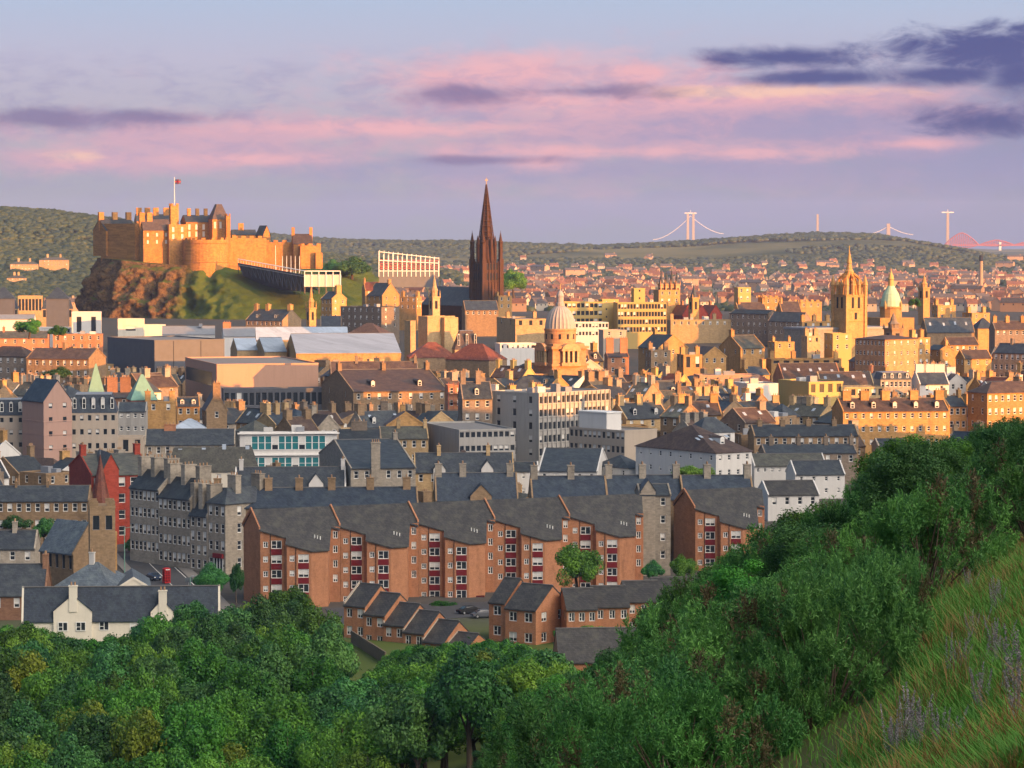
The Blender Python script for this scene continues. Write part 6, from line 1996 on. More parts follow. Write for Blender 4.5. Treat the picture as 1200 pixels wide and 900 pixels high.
while Yr < 2250 and nfill < 300:
    step = 14 + (Yr - 640) * .010
    half = .172 * Yr + 8
    X = -half + rf.uniform(0, 8)
    while X < half and nfill < 300:
        w, d = rf.uniform(6, 15), rf.uniform(7, 11)
        yaw = rf.choice([34, 38, -40, -36, -44, -40, 30, 8])
        y = Yr + rf.uniform(-5, 5)
        cen = (X, y)
        X += w * .75 + 2
        if Yr < 760 and cen[0] > 30: continue
        pts = rect_pts(cen, R(yaw), w + .8, d + .8)
        if any((cen[0] - c[0]) ** 2 + (cen[1] - c[1]) ** 2 < (r + 22) ** 2 and sat(pts, q) for c, q, r in FP): continue
        hE = rf.uniform(8.5, 14.5)
        rise = rf.uniform(2.6, 4.2)
        zb = town(*cen) - .3
        pxs = [proj((p[0], p[1], zb))[0] for p in pts]
        x0, x1 = min(pxs), max(pxs)
        if x1 < -15 or x0 > 1215: continue
        ymin = 0
        for (a, b2, yt, yb, YY) in KEEP:
            if YY > y - 4 and min(x1, b2) - max(x0, a) > 1.5:
                ymin = max(ymin, yb)
        zmax = P(600, ymin, y).z if ymin else 1e9
        if zb + hE + rise + 1.2 > zmax:
            hE = zmax - zb - rise - 1.2
            if hE < 4.0: continue
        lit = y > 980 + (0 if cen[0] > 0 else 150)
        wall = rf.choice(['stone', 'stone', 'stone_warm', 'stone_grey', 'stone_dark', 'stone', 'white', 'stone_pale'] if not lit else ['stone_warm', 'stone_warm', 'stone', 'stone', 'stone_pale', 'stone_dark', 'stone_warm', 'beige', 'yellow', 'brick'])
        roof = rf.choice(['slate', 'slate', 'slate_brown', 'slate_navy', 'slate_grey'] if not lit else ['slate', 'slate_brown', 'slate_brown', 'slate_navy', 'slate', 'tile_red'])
        rt = rf.choice(['gable', 'gable', 'gable', 'front', 'hip', 'flat'])
        if rt == 'flat': roof = 'felt'
        nch = rf.choice([1, 2, 2, 3]) if rt == 'gable' else (1 if rt == 'front' else 0)
        chx = {0: (), 1: (.98,), 2: (.02, .98), 3: (.02, .5, .98)}[nch]
        q = proj((cen[0], cen[1], zb + hE + rise * .5))
        lab = auto_label(q[0], q[1], wall, roof, rt, nch, w)
        if lab is None: continue
        co, si = math.cos(R(yaw)), math.sin(R(yaw))
        cx, cy = cen[0] - w / 2 * co + d / 2 * si, cen[1] - w / 2 * si - d / 2 * co
        rows = 3 if hE > 10 else 2
        far = y > 1450
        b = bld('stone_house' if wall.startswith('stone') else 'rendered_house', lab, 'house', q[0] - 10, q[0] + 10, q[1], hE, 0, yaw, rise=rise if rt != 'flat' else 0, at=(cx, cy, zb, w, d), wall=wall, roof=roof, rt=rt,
                rows=rows, cols=max(2, int(w / 3.2)), side=(rows, max(1, int(d / 4))), ch=chx, chs=(rf.uniform(1.1, 2.2), rf.uniform(1.3, 2.2), rf.uniform(1.4, 2.6)), win=(1.05, 1.75), blinds=.4, group=GRP, fill=True,
                chm=rf.choice([None, None, None, 'stone_warm', 'stone', 'stone_grey']), dorm=rf.choice([0, 0, 2]) if rt == 'gable' and w > 9 else 0, plant=rf.choice([0, 2]) if rt == 'flat' else 0, skyl=rf.choice([0, 0, 2]) if rt == 'gable' else 0)
        FP.append((cen, rect_pts(cen, R(yaw), w, d), max(w, d)))
        nfill += 1
    Yr += step
print('fillers', nfill)
# ------------------------------------------------------------------ far suburbs
def far_house_mesh(w, d, h, r, wall, roof):
    m = MB()
    m.box(0, 0, -3, w, d, h, M[wall])
    for x in (0, w): m.poly([(x, 0, h), (x, d, h), (x, d / 2, h + r)], M[wall])
    m.slab([(-.2, -.3, h), (w + .2, -.3, h), (w + .2, d / 2, h + r + .1), (-.2, d / 2, h + r + .1)], .25, M[roof])
    m.slab([(-.2, d / 2, h + r + .1), (w + .2, d / 2, h + r + .1), (w + .2, d + .3, h), (-.2, d + .3, h)], .25, M[roof])
    m.box(w * .8, d * .4, h, w * .88, d * .6, h + r + 1.3, M[wall])
    for k in range(3): m.box(w * (k + .3) / 3, -.05, h - 2, w * (k + .3) / 3 + 1, .02, h - .7, M['glass'])
    return m.mesh('house')
FH = []
for (w, d, h, r, wa, ro) in ((11, 8, 6, 3.6, 'house_far2', 'roof_far'), (15, 9, 6.5, 3.8, 'house_far', 'roof_far'), (22, 9, 7, 3.6, 'house_far', 'roof_far2'), (12, 9, 6, 4, 'house_far2', 'roof_far2'), (30, 12, 10, 3, 'house_far', 'roof_far2')):
    FH.append(far_house_mesh(w, d, h, r, wa, ro))
FL = ['small white far suburban house with red roof beyond the old town', 'pinkish far suburban house with red roof beyond the old town', 'long pinkish far suburban house with grey roof beyond the old town',
      'small white far suburban house with grey roof beyond the old town', 'large far suburban block with grey roof beyond the old town']
rh = random.Random(9)
spots = []
Y = 2330.0
while Y < 6000:
    half = .172 * Y
    X = -half
    while X < half:
        px = 600 + X / Y * FPX
        dens = .8 if px > 520 else (.35 if px > 380 else (.03 if px < 130 and Y < 3000 else 0))
        if px > 520 and Y > 4700: dens = .55
        nz = mnoise.noise((X * .004, Y * .003, 4))
        if px > 380 and G(X, Y) > CZ - 52: dens *= .12
        if rh.random() < dens * (1.0 if nz > -.12 else .25):
            spots.append((X + rh.uniform(-6, 6), Y + rh.uniform(-16, 16)))
        X += rh.uniform(16, 30) * (1 + (Y - 2300) / 6000)
    Y += 46 + (Y - 2300) * .02
spots.sort(key=lambda s: s[1])
merged_v, merged_f, merged_m = [], [], []
fm = {}
for i, (x, y) in enumerate(spots):
    k = rh.choices(range(5), [3, 3, 2, 3, .6])[0]
    rz = rh.choice([R(25), R(-30), R(60), R(0)]) + rh.uniform(-.2, .2)
    z = G(x, y)
    if i < 250:
        o = inst('suburban_house', FH[k], None, (x, y, z), rz)
        setp(o, FL[k], 'house', 'suburban houses beyond the old town (kind %s)' % ['one', 'two', 'three', 'four', 'five'][k] if False else 'far suburban houses')
        o['group'] = ['small white red roofed suburban houses', 'pinkish red roofed suburban houses', 'long grey roofed suburban houses', 'small white grey roofed suburban houses', 'large suburban blocks'][k]
    else:
        me = FH[k]
        nv = len(me.vertices)
        co = np.empty(nv * 3, np.float32); me.vertices.foreach_get('co', co); co = co.reshape(-1, 3)
        c, s = math.cos(rz), math.sin(rz)
        base = sum(len(q) for q in merged_v)
        merged_v.append(np.stack([co[:, 0] * c - co[:, 1] * s + x, co[:, 0] * s + co[:, 1] * c + y, co[:, 2] + z], 1))
        for p in me.polygons:
            merged_f.append([v + base for v in p.vertices]); merged_m.append((k, p.material_index))
if merged_f:
    me = bpy.data.meshes.new('distant_suburb')
    me.from_pydata(np.concatenate(merged_v).tolist(), [], merged_f)
    slots, idx = [], []
    for k, mi in merged_m:
        mm = FH[k].materials[mi]
        if mm not in slots: slots.append(mm)
        idx.append(slots.index(mm))
    for s in slots: me.materials.append(s)
    me.polygons.foreach_set('material_index', idx)
    o = bpy.data.objects.new('distant_suburb', me); C.objects.link(o); setp(o, kind='stuff')
for (pa, pb_, py, hh, l) in ((12, 44, 309, 9, 'pale mansion among the trees of the wooded hill at the left edge'), (46, 80, 306, 11, 'pale turreted mansion right beside the pale mansion on the wooded hill'), (8, 30, 322, 6, 'low pale house below the two mansions on the wooded hill')):
    Ym = 2600.0
    while Ym < 3900 and P(pa, py + 10, Ym).z > G(P(pa, py + 10, Ym).x, Ym): Ym += 5
    q = P(pa, py + 10, Ym); w_ = (pb_ - pa) * Ym / FPX
    bld('mansion', l, 'house', pa, pb_, py, hh, 0, 6, rise=3, at=(q.x, Ym, G(q.x, Ym) - 1, w_, 14), wall='stone_pale', roof='slate_grey', rt='hip', rows=2, cols=8, ch=(.1, .9), chs=(2, 2, 3), fill=True)
print('suburb', len(spots))
# ------------------------------------------------------------------ far woods on the hills: one mass
import bmesh
def ico(sub):
    bm = bmesh.new(); bmesh.ops.create_icosphere(bm, subdivisions=sub, radius=1)
    v = np.array([tuple(q.co) for q in bm.verts], np.float32); f = np.array([[q.index for q in fa.verts] for fa in bm.faces], np.int32)
    bm.free(); return v, f
iv, if_ = ico(2)
def blob_cloud(name, pts, kind='stuff'):
    V, F = [], []
    n = 0
    tv = []
    for s in range(6):
        q = iv.copy()
        for i in range(len(q)):
            p = Vector(q[i])
            q[i] *= 1 + .38 * mnoise.noise(p * 1.7 + Vector((s * 9, 0, 0))) + .22 * mnoise.noise(p * 4.5 + Vector((0, s * 7, 0)))
        tv.append(q)
    for (x, y, z, r, h) in pts:
        q = tv[random.randrange(6)]
        a = random.uniform(0, 6.28); c, s = math.cos(a), math.sin(a)
        V.append(np.stack([(q[:, 0] * c - q[:, 1] * s) * r + x, (q[:, 0] * s + q[:, 1] * c) * r + y, q[:, 2] * h * .62 + z + h * .12], 1))
        F.append(if_ + n); n += len(q)
    me = np_mesh(name, np.concatenate(V), np.concatenate(F), [M['wood_far']])
    o = bpy.data.objects.new(name, me); C.objects.link(o); setp(o, kind=kind)
    return o
pts = []
rw = random.Random(3)
def scatter(n, Y0, Y1, px0, px1, r0, r1, cond=None):
    for _ in range(n):
        Y = rw.uniform(Y0, Y1); px = rw.uniform(px0, px1); X = (px - 600) / FPX * Y
        if cond and not cond(X, Y, px): continue
        r = rw.uniform(r0, r1); pts.append((X, Y, G(X, Y) - .5, r, r * rw.uniform(.8, 1.25)))
scatter(11000, 2980, 4000, -60, 420, 2.4, 5.8)
scatter(1800, 2350, 3000, -40, 420, 2.6, 5)
clr = lambda X, Y, px: mnoise.noise((X * .0016, Y * .003, 9)) > -.1 or Y > 6350 and mnoise.noise((X * .002, 3, 1)) > -.35
scatter(12000, 4900, 6700, 300, 1260, 3.4, 8, clr)
scatter(3600, 6300, 6750, 250, 1260, 4, 8)
scatter(3800, 2350, 4900, 420, 1240, 3, 6, lambda X, Y, px: mnoise.noise((X * .004, Y * .003, 4)) < .15)
scatter(3200, 4000, 5000, 420, 1240, 3.5, 7)
scatter(260, 2000, 2400, 370, 470, 3, 6)
blob_cloud('distant_wood', pts)
# ------------------------------------------------------------------ haze over the town (one closed box, sky outside it)
def haze():
    m = bpy.data.materials.new('haze')
    m.use_nodes = True
    nt = m.node_tree; nt.nodes.clear()
    out = nt.nodes.new('ShaderNodeOutputMaterial')
    v = nt.nodes.new('ShaderNodeVolumePrincipled')
    v.inputs['Color'].default_value = (.42, .58, 1.0, 1)
    v.inputs['Density'].default_value = HAZE
    v.inputs['Anisotropy'].default_value = 0.0
    nt.links.new(v.outputs[0], out.inputs['Volume'])
    mb = MB(); mb.box(-14500, -3800, -14, 14500, 17500, 252, m)
    o = mb.build('haze'); setp(o, kind='stuff')
HAZE = 4.2e-5
haze()
# ------------------------------------------------------------------ foliage templates
def rand_dirs(n, r_):
    v = r_.normal(size=(n, 3)); return v / np.linalg.norm(v, axis=1, keepdims=True)

def quads(c, nrm, size, r_, asp=.6):
    """leaf cards: centres c, normals nrm, sizes"""
    n = len(c)
    t = np.cross(nrm, r_.normal(size=(n, 3))); t /= np.linalg.norm(t, axis=1, keepdims=True) + 1e-9
    b = np.cross(nrm, t)
    s = size[:, None]
    p = np.stack([c - t * s, c - b * s * asp + nrm * s * .25, c + t * s, c + b * s * asp + nrm * s * .25], 1)
    return p.reshape(-1, 3), np.arange(n * 4, dtype=np.int32).reshape(n, 4)

def crown_mesh(name, seed, n, leaf, mat, rx=4.0, rz=4.2, lumps=22, lumpr=(.34, .55), hollow=.55):
    r_ = np.random.default_rng(seed)
    d = rand_dirs(lumps, r_); d[:, 2] = np.where(d[:, 2] < -.25, -d[:, 2] * .6, d[:, 2])
    cen = d * r_.uniform(.4, .88, (lumps, 1)) * np.array([rx, rx, rz])
    rad = r_.uniform(*lumpr, lumps) * rx
    k = r_.integers(0, lumps, n)
    dd = rand_dirs(n, r_)
    dd[:, 2] += .15
    rr = rad[k] * (hollow + (1 - hollow) * r_.random(n) ** .5) * (1 + .25 * (r_.random(n) > .93))
    c = cen[k] + dd * rr[:, None]
    nrm = dd + r_.normal(scale=.55, size=(n, 3)); nrm /= np.linalg.norm(nrm, axis=1, keepdims=True)
    v, f = quads(c, nrm, r_.uniform(.6, 1.25, n) * leaf, r_)
    return np_mesh(name, v, f, [mat])

def trunk_mesh(name, seed, h, rx, r0=.28):
    rr = random.Random(seed)
    mb = MB()
    p = Vector((0, 0, -.6)); n = 4
    top = Vector((rr.uniform(-.5, .5), rr.uniform(-.5, .5), h * .55))
    mid = top * .5
    mb.tube(p, mid, r0 * 1.2, r0 * .85, M['bark'], 7); mb.tube(mid, top, r0 * .85, r0 * .55, M['bark'], 7)
    for i in range(6):
        a = i * 1.05 + rr.uniform(-.3, .3)
        s = mid.lerp(top, rr.uniform(.2, 1))
        e = Vector((math.cos(a) * rx * .6, math.sin(a) * rx * .6, h * rr.uniform(.62, .92)))
        k = s.lerp(e, .5) + Vector((0, 0, .3))
        mb.tube(s, k, r0 * .45, r0 * .3, M['bark'], 5); mb.tube(k, e, r0 * .3, r0 * .1, M['bark'], 5)
    mb.tube(top, Vector((top.x * 1.3, top.y * 1.3, h * .95)), r0 * .5, r0 * .12, M['bark'], 6)
    return mb.mesh(name)

def blade_tuft_mesh(name, seed, ntuft, nblade, mat, mat2, blen=.17, bw=.012, flat=.8, shell=(.62, 1.0), frac2=.08, lump=.22):
    """gorse: a lumpy dome set with spiky tufts over a brown twig core"""
    r_ = np.random.default_rng(seed)
    nc = 105
    cd = rand_dirs(nc, r_); cd[:, 2] = np.abs(cd[:, 2]) * 1.05 - .12
    cd /= np.linalg.norm(cd, axis=1, keepdims=True)
    lum = np.array([mnoise.noise(Vector(q) * 1.7 + Vector((seed, 0, 0))) * lump for q in cd])
    cr = (.80 + lum) * r_.uniform(.62, 1.05, nc) ** .5
    cc = cd * cr[:, None] * np.array([1, 1, flat])
    own = r_.integers(0, nc, ntuft)
    dl = rand_dirs(ntuft, r_) * .8 + cd[own] * .7
    dl /= np.linalg.norm(dl, axis=1, keepdims=True)
    crr = r_.uniform(.085, .15, nc)
    cen = cc[own] + dl * (crr[own] * r_.uniform(.75, 1.0, ntuft))[:, None]
    cen[:, 2] += .1
    d = dl * .75 + cd[own] * .25
    d /= np.linalg.norm(d, axis=1, keepdims=True)
    # blades
    k = np.repeat(np.arange(ntuft), nblade)
    n = len(k)
    out = d[k] * .9 + np.array([0, 0, .45])
    dirs = out * .55 + r_.normal(scale=.8, size=(n, 3)); dirs /= np.linalg.norm(dirs, axis=1, keepdims=True)
    L = blen * r_.uniform(.5, 1.15, n)
    stem = cen[k] + out * (r_.random((n, 1)) - .6) * .13
    tip = stem + dirs * L[:, None]
    side = np.cross(dirs, r_.normal(size=(n, 3))); side /= np.linalg.norm(side, axis=1, keepdims=True) + 1e-9
    wv = side * bw
    mid = stem + dirs * L[:, None] * .55
    v = np.stack([stem - wv * .6, mid - wv, tip, mid + wv], 1).reshape(-1, 3)
    f = np.arange(n * 4, dtype=np.int32).reshape(n, 4)
    mi = (r_.random(nc) < frac2).astype(np.int32)[own][k]
    return np_mesh(name, v, f, [mat, mat2], mi)

def twig_mesh(name, seed, n=26, flat=.8, r=.008):
    rr = random.Random(seed)
    mb = MB()
    for i in range(n):
        a = rr.uniform(0, 6.28); e = rr.uniform(.15, 1.4)
        L = rr.uniform(.6, .95)
        p = Vector((rr.uniform(-.12, .12), rr.uniform(-.12, .12), -.15))
        q = Vector((math.cos(a) * math.cos(e) * L, math.sin(a) * math.cos(e) * L, math.sin(e) * L * flat))
        m_ = p.lerp(q, .5) + Vector((0, 0, .08))
        mb.tube(p, m_, r * 1.5, r, M['bark'], 5); mb.tube(m_, q, r, r * .4, M['bark'], 5)
    return mb.mesh(name)

TREES = []
for i in range(6):
    mt = [M['leaf_a'], M['leaf_b'], M['leaf_light'], M['leaf_b'], M['leaf_a'], M['leaf_y']][i]
    TREES.append((crown_mesh('crown', 100 + i, 16000, .165, mt, 4.0, 3.6, lumps=38 + i, lumpr=(.17, .33)), trunk_mesh('trunk', i, 9.0, 4.0)))
GORSE = [(blade_tuft_mesh('foliage', 7 + i, 1700, 34, M['gorse'], M['gorse_brown'], .048, .0048, .8, frac2=.10 + .14 * (i == 3), lump=.34), twig_mesh('stem', i)) for i in range(4)]
GORSE_F = [(blade_tuft_mesh('foliage', 27 + i, 1500, 32, M['gorse'], M['gorse_brown'], .044, .0048, .8, frac2=.13, lump=.34), twig_mesh('stem', 70 + i)) for i in range(2)]
GORSE_L = (blade_tuft_mesh('foliage', 55, 1700, 34, M['gorse_light'], M['gorse_brown'], .042, .0046, .85, frac2=.06, lump=.4), twig_mesh('stem', 90))
HAW = [(crown_mesh('crown', 300 + i, 30000, .020, M['leaf_a'] if i % 2 else M['hedge_dark'], 1.0, 1.0, lumps=46, lumpr=(.12, .26), hollow=.2), twig_mesh('stem', 40 + i, 34, 1.1, .011)) for i in range(3)]

def put(kind, name, label, cat, x, y, z, sc, rz, tpl, group=None, zoff=0.0, scz=None):
    root = empty(name, (x, y, z), rz, label, cat, group)
    a = inst('crown' if kind != 'gorse' else 'foliage', tpl[0], root, (0, 0, zoff), 0, (sc, sc, scz or sc))
    inst('trunk' if kind == 'tree' else 'stem', tpl[1], root, (0, 0, 0), 0, (sc, sc, scz or sc))
    return root

rv = random.Random(21)
TOPL = ([-60, 0, 40, 70, 100, 160, 178, 215, 262, 300, 345, 380, 400, 415, 440, 458, 472, 520, 560, 600, 640, 680, 740, 800], [735, 733, 727, 745, 746, 742, 724, 706, 702, 692, 697, 716, 752, 800, 790, 768, 757, 752, 752, 748, 764, 790, 792, 800])
def ordinal(n):
    tens = ['', '', 'twent', 'thirt', 'fort', 'fift', 'sixt', 'sevent', 'eight']
    if n < 20: return ORD0[n]
    t, u = divmod(n + 1, 10)
    return tens[t] + ('ieth' if u == 0 else 'y-' + ORD0[u - 1])
ORD0 = ['first', 'second', 'third', 'fourth', 'fifth', 'sixth', 'seventh', 'eighth', 'ninth', 'tenth', 'eleventh', 'twelfth', 'thirteenth', 'fourteenth', 'fifteenth', 'sixteenth', 'seventeenth', 'eighteenth', 'nineteenth', 'twentieth']
rows_ = [470, 455, 440, 424, 408, 392, 376, 360, 346, 333, 321]
rown = ['back row by the houses', 'second row from the back', 'third row from the back', 'fourth row from the back', 'fifth row from the back', 'middle row', 'sixth row from the front', 'fifth row from the front', 'fourth row from the front', 'third row from the front', 'front row']
for ri, Yv in enumerate(rows_):
    half = .168 * Yv
    X = -half - 3 + rv.uniform(0, 4)
    cnt = 0
    while X < half * .35:
        x, y = X + rv.uniform(-1.2, 1.2), Yv + rv.uniform(-4, 4)
        X += rv.uniform(4.4, 6.2)
        z = G(x, y)
        px, pyb = proj((x, y, z))
        # keep the clearing, the gardens and the houses free
        if 384 < px < 436 and 380 < y < 470: continue
        if any((x - c[0]) ** 2 + (y - c[1]) ** 2 < (r * .5 + 2.5) ** 2 for c, q, r in FP[:180]): continue
        top = np.interp(px, *TOPL)
        hmax = (pyb - top) / FPX * y
        h = min(hmax * rv.uniform(.88, 1.0), rv.uniform(8.5, 13.5))
        if h < 2.2 or pyb - h * FPX / y > 915: continue
        k = rv.choices(range(6), [4, 4, 2, 3, 4, .6])[0]
        sc = h / 12.6
        wsc = max(sc, min(.95, sc * 1.5)) * rv.uniform(.9, 1.15)
        look = ['round', 'bluish green', 'light green', 'dark bluish', 'rounded', 'yellow flecked'][k]
        lab = f"{look} tree, {ordinal(cnt)} from left in the wood's {rown[ri]}"
        cnt += 1
        tp = TREES[k]
        root = empty('broadleaf_tree', (x, y, z), rv.uniform(0, 6.28), lab, 'tree', 'trees of the wood below the houses')
        inst('crown', tp[0], root, (0, 0, h - 5.6 * sc), 0, (wsc * 1.12, wsc * 1.12, sc * 1.56))
        inst('trunk', tp[1], root, (0, 0, 0), 0, (wsc, wsc, h / 9.6))
# single trees in the town
def town_tree(px, py_top, py_bot, Y, label, k=0, wpx=None):
    b = P(px, py_bot, Y); t = P(px, py_top, Y)
    h = t.z - b.z
    w = (wpx or (py_bot - py_top)) * Y / FPX / 2
    root = empty('broadleaf_tree', (b.x, Y, b.z), random.uniform(0, 6), label, 'tree')
    s = w / 3.9
    inst('crown', TREES[k][0], root, (0, 0, h * .46), 0, (s, s, h * .58 / 3.7))
    inst('trunk', TREES[k][1], root, (0, 0, 0), 0, (s, s, h / 10))
town_tree(677, 641, 696, 552, 'round dark tree against the wall of the stepped brick flats', 0, 60)
town_tree(800, 650, 684, 575, 'bright green bush like tree under the brown gable of the separate flats', 2, 36)
town_tree(765, 658, 684, 570, 'dark small tree left of the bright green one by the flats', 3, 30)
town_tree(812, 545, 566, 690, 'bright green tree between the big white house and the slate terrace', 2, 52)
town_tree(248, 663, 702, 540, 'dark rounded tree beside the first brown brick gable', 3, 46)
town_tree(277, 662, 705, 552, 'narrow dark conifer like tree tight against the brown brick gable', 1, 18)
town_tree(602, 318, 348, 1720, 'olive green tree mass right of the black spire', 0, 36)
town_tree(412, 303, 330, 1860, 'dark green trees between castle and grandstand with red seats', 3, 52)
town_tree(392, 306, 330, 1880, 'dark round tree at the right foot of the castle wall', 3, 34)
town_tree(34, 375, 396, 1230, 'olive tree above the sunlit brick range at the left edge', 0, 36)
town_tree(68, 382, 398, 1240, 'small olive tree left of the white cube', 4, 26)
town_tree(68, 431, 448, 1000, 'dark round shrub in front of the terrace with white windows', 3, 38)
town_tree(20, 605, 625, 640, 'dark green bushy tree in front of the left stone terrace', 3, 40)
town_tree(52, 608, 640, 620, 'dark green tree between the stone terrace and the church roof', 1, 30)
town_tree(1072, 350, 362, 1420, 'olive tree by the green dome', 0, 16)
town_tree(155, 630, 652, 640, 'dark garden tree at the top of the street', 3, 20)
town_tree(470, 712, 738, 545, 'garden tree at the left end of the low brick row', 2, 30)
town_tree(438, 706, 742, 540, 'bushy garden tree below the first brick flats', 3, 40)
town_tree(520, 705, 722, 560, 'light green shrubbery at the foot of the second brick flats', 4, 40)
town_tree(340, 690, 738, 500, 'big round tree in front of the first brick flats', 0, 64)
town_tree(532, 722, 738, 548, 'dark shrub beside the parked black car', 3, 26)
town_tree(586, 736, 752, 530, 'dark round shrub between the two groups of low brick houses', 3, 24)
town_tree(690, 735, 752, 480, 'yellow green hedge bush by the low brick houses', 4, 54)
town_tree(660, 738, 750, 476, 'pale green shrub left of the hedge bush by the garage', 4, 30)
# ------------------------------------------------------------------ gorse and thorn bushes down the slope
LX = [560, 600, 640, 700, 760, 800, 830, 860, 880, 930, 960, 1000, 1050, 1100, 1150, 1200, 1260]
LY = [905, 838, 792, 772, 736, 690, 640, 610, 585, 556, 540, 532, 522, 502, 492, 486, 480]
def xgrass(py): return np.interp(py, [590, 620, 650, 690, 720, 760, 800, 850, 900], [1240, 1175, 1125, 1100, 1115, 1110, 1092, 1062, 1010])
nb = 0
BUSH = []
Yv = 215.0
brow = 0
while Yv > 27:
    half = .172 * Yv
    X = -.02 * Yv
    idx = 0
    while X < half + 2:
        step = rv.uniform(1.5, 2.3) * (1 + Yv / 190)
        x, y = X, Yv + rv.uniform(-.03, .03) * Yv
        X += step
        z = slope_plane(x, y) + CZ
        px, pb = proj((x, y, z))
        if px > 835 and 27 < y < 43: continue
        if px < 590 or px > 1235: continue
        lim = np.interp(px - .45 * FPX / y, LX, LY) if px < 900 else np.interp(px, LX, LY)
        hmax = (pb - lim) / FPX * y
        big = y > 88
        h = min(hmax, rv.uniform(2.4, 4.4) if big else rv.uniform(1.2, 2.3))
        if h < .7: continue
        if pb - h * FPX / y > 905: continue
        if px > xgrass(min(pb, 900)) - 15 and not (pb < 640 and px > 1100): continue
        w = h * (.60 if big else .70) * rv.uniform(.95, 1.35)
        BUSH.append((x, y, z, h, w, px, pb, big))
    Yv *= .93 if Yv > 80 else .945
    brow += 1
BUSH.append((3.05, 30.0, slope_plane(3.05, 30) + CZ - .1, 1.78, 1.15, 985, 870, False))
BUSH.append((2.5, 29.6, slope_plane(2.5, 29.6) + CZ - .1, 1.3, .7, 900, 890, False))
BUSH.append((3.75, 31.5, slope_plane(3.75, 31.5) + CZ - .1, 1.55, .75, 1060, 850, False))
order = sorted(range(len(BUSH)), key=lambda i: BUSH[i][1])
NB = 14
bandname = ['nearest', 'second nearest', 'third nearest', 'fourth nearest', 'fifth nearest', 'sixth nearest', 'seventh nearest', 'seventh farthest', 'sixth farthest', 'fifth farthest', 'fourth farthest', 'third farthest', 'second farthest', 'farthest']
for bi in range(NB):
    grp = sorted(order[len(order) * bi // NB: len(order) * (bi + 1) // NB], key=lambda i: BUSH[i][5])
    cg = ct = 0
    for i in grp:
        x, y, z, h, w, px, pb, big = BUSH[i]
        if not (big and rv.random() < .72):
            t = GORSE[rv.choices(range(4), [4, 4, 4, 1.2])[0]] if y > 70 else (GORSE_L if px > 835 and y < 33 else GORSE_F[rv.randrange(2)])
            lab = f"dark green gorse bush, {ordinal(cg)} from the left in the {bandname[bi]} belt of bushes"
            cg += 1
            root = empty('gorse_bush', (x, y, z), rv.uniform(0, 6.28), lab, 'bush', 'gorse bushes on the slope')
            s = h / .98
            inst('foliage', t[0], root, (0, 0, 0), 0, (w * 1.05, w * 1.05, s))
            inst('stem', t[1], root, (0, 0, 0), 0, (w, w, s))
        else:
            t = HAW[rv.randrange(3)]
            lab = f"loose leafy thorn tree, {ordinal(ct)} from the left in the {bandname[bi]} belt of bushes"
            ct += 1
            root = empty('thorn_tree', (x, y, z), rv.uniform(0, 6.28), lab, 'thorn tree', 'thorn trees on the slope')
            inst('crown', t[0], root, (0, 0, h * .5), 0, (w * 1.1, w * 1.1, h * .52))
            inst('stem', t[1], root, (0, 0, 0), 0, (w * .9, w * .9, h * .85))
print('bushes', len(BUSH))
# ------------------------------------------------------------------ rough grass and dry seed heads on the near slope
def grass(name, n, mats, hr, wd, pick, seed, bend=.5, margin=12, xr=.178):
    r_ = np.random.default_rng(seed)
    bx_ = np.array([(b[0], b[1], b[4]) for b in BUSH])
    P0, H_ = [], []
    tries = 0
    while len(P0) < n and tries < n * 12:
        tries += 1
        y = 15 + 75 * r_.random() ** 1.5
        x = y * r_.uniform(.05, xr)
        if mnoise.noise((x * .9, y * .35, seed)) < pick[0] or mnoise.noise((x * .9, y * .35, seed)) > pick[1]: continue
        z = slope_plane(x, y) + CZ
        px, pb = proj((x, y, z))
        if px < xgrass(min(pb, 900)) - margin - 30 * r_.random() ** 2: continue
        P0.append((x, y, z)); H_.append(r_.uniform(*hr))
    P0 = np.array(P0); H_ = np.array(H_); n = len(P0)
    a = r_.uniform(0, 6.28, n); lean = r_.uniform(.05, bend, n)
    dirv = np.stack([np.cos(a) * lean, np.sin(a) * lean, np.ones(n)], 1)
    sd_ = np.stack([-np.sin(a + r_.normal(size=n)), np.cos(a), np.zeros(n)], 1) * (wd * r_.uniform(.6, 1.3, n))[:, None]
    m1 = P0 + dirv * (H_ * .5)[:, None]
    d2 = dirv.copy(); d2[:, :2] *= 2.6; d2[:, 2] *= .8
    tip = m1 + d2 * (H_ * .5)[:, None]
    P0b = P0 - np.array([0, 0, .05])
    v = np.stack([P0b - sd_, P0b + sd_, m1 + sd_ * .8, m1 - sd_ * .8, tip + sd_ * .15, tip - sd_ * .15], 1).reshape(-1, 3)
    b = np.arange(n)[:, None] * 6
    f = np.concatenate([b + np.array([0, 1, 2, 3]), b + np.array([3, 2, 4, 5])], 0)
    pn = np.array([mnoise.noise((p[0] * .8, p[1] * .3, 7)) + .5 * mnoise.noise((p[0] * 2.5, p[1] * 1.1, 3)) for p in P0])
    mi = np.where(pn + r_.normal(scale=.16, size=n) > .42, len(mats) - 1, 0).astype(np.int32); mi = np.concatenate([mi, mi])
    me = np_mesh(name, v, f, mats, mi)
    o = bpy.data.objects.new(name, me); C.objects.link(o); setp(o, kind='stuff')
grass('slope_grass', 60000, [M['grass_a'], M['grass_a'], M['grass_a'], M['grass_b']], (.10, .27), .006, (-1, 1), 5)
grass('low_grass', 30000, [M['grass_a'], M['grass_a'], M['grass_b']], (.05, .14), .006, (-1, 1), 31, .8, 210, .34)
grass('straw_grass', 4500, [M['grass_b']], (.2, .42), .005, (.05, 1), 8)
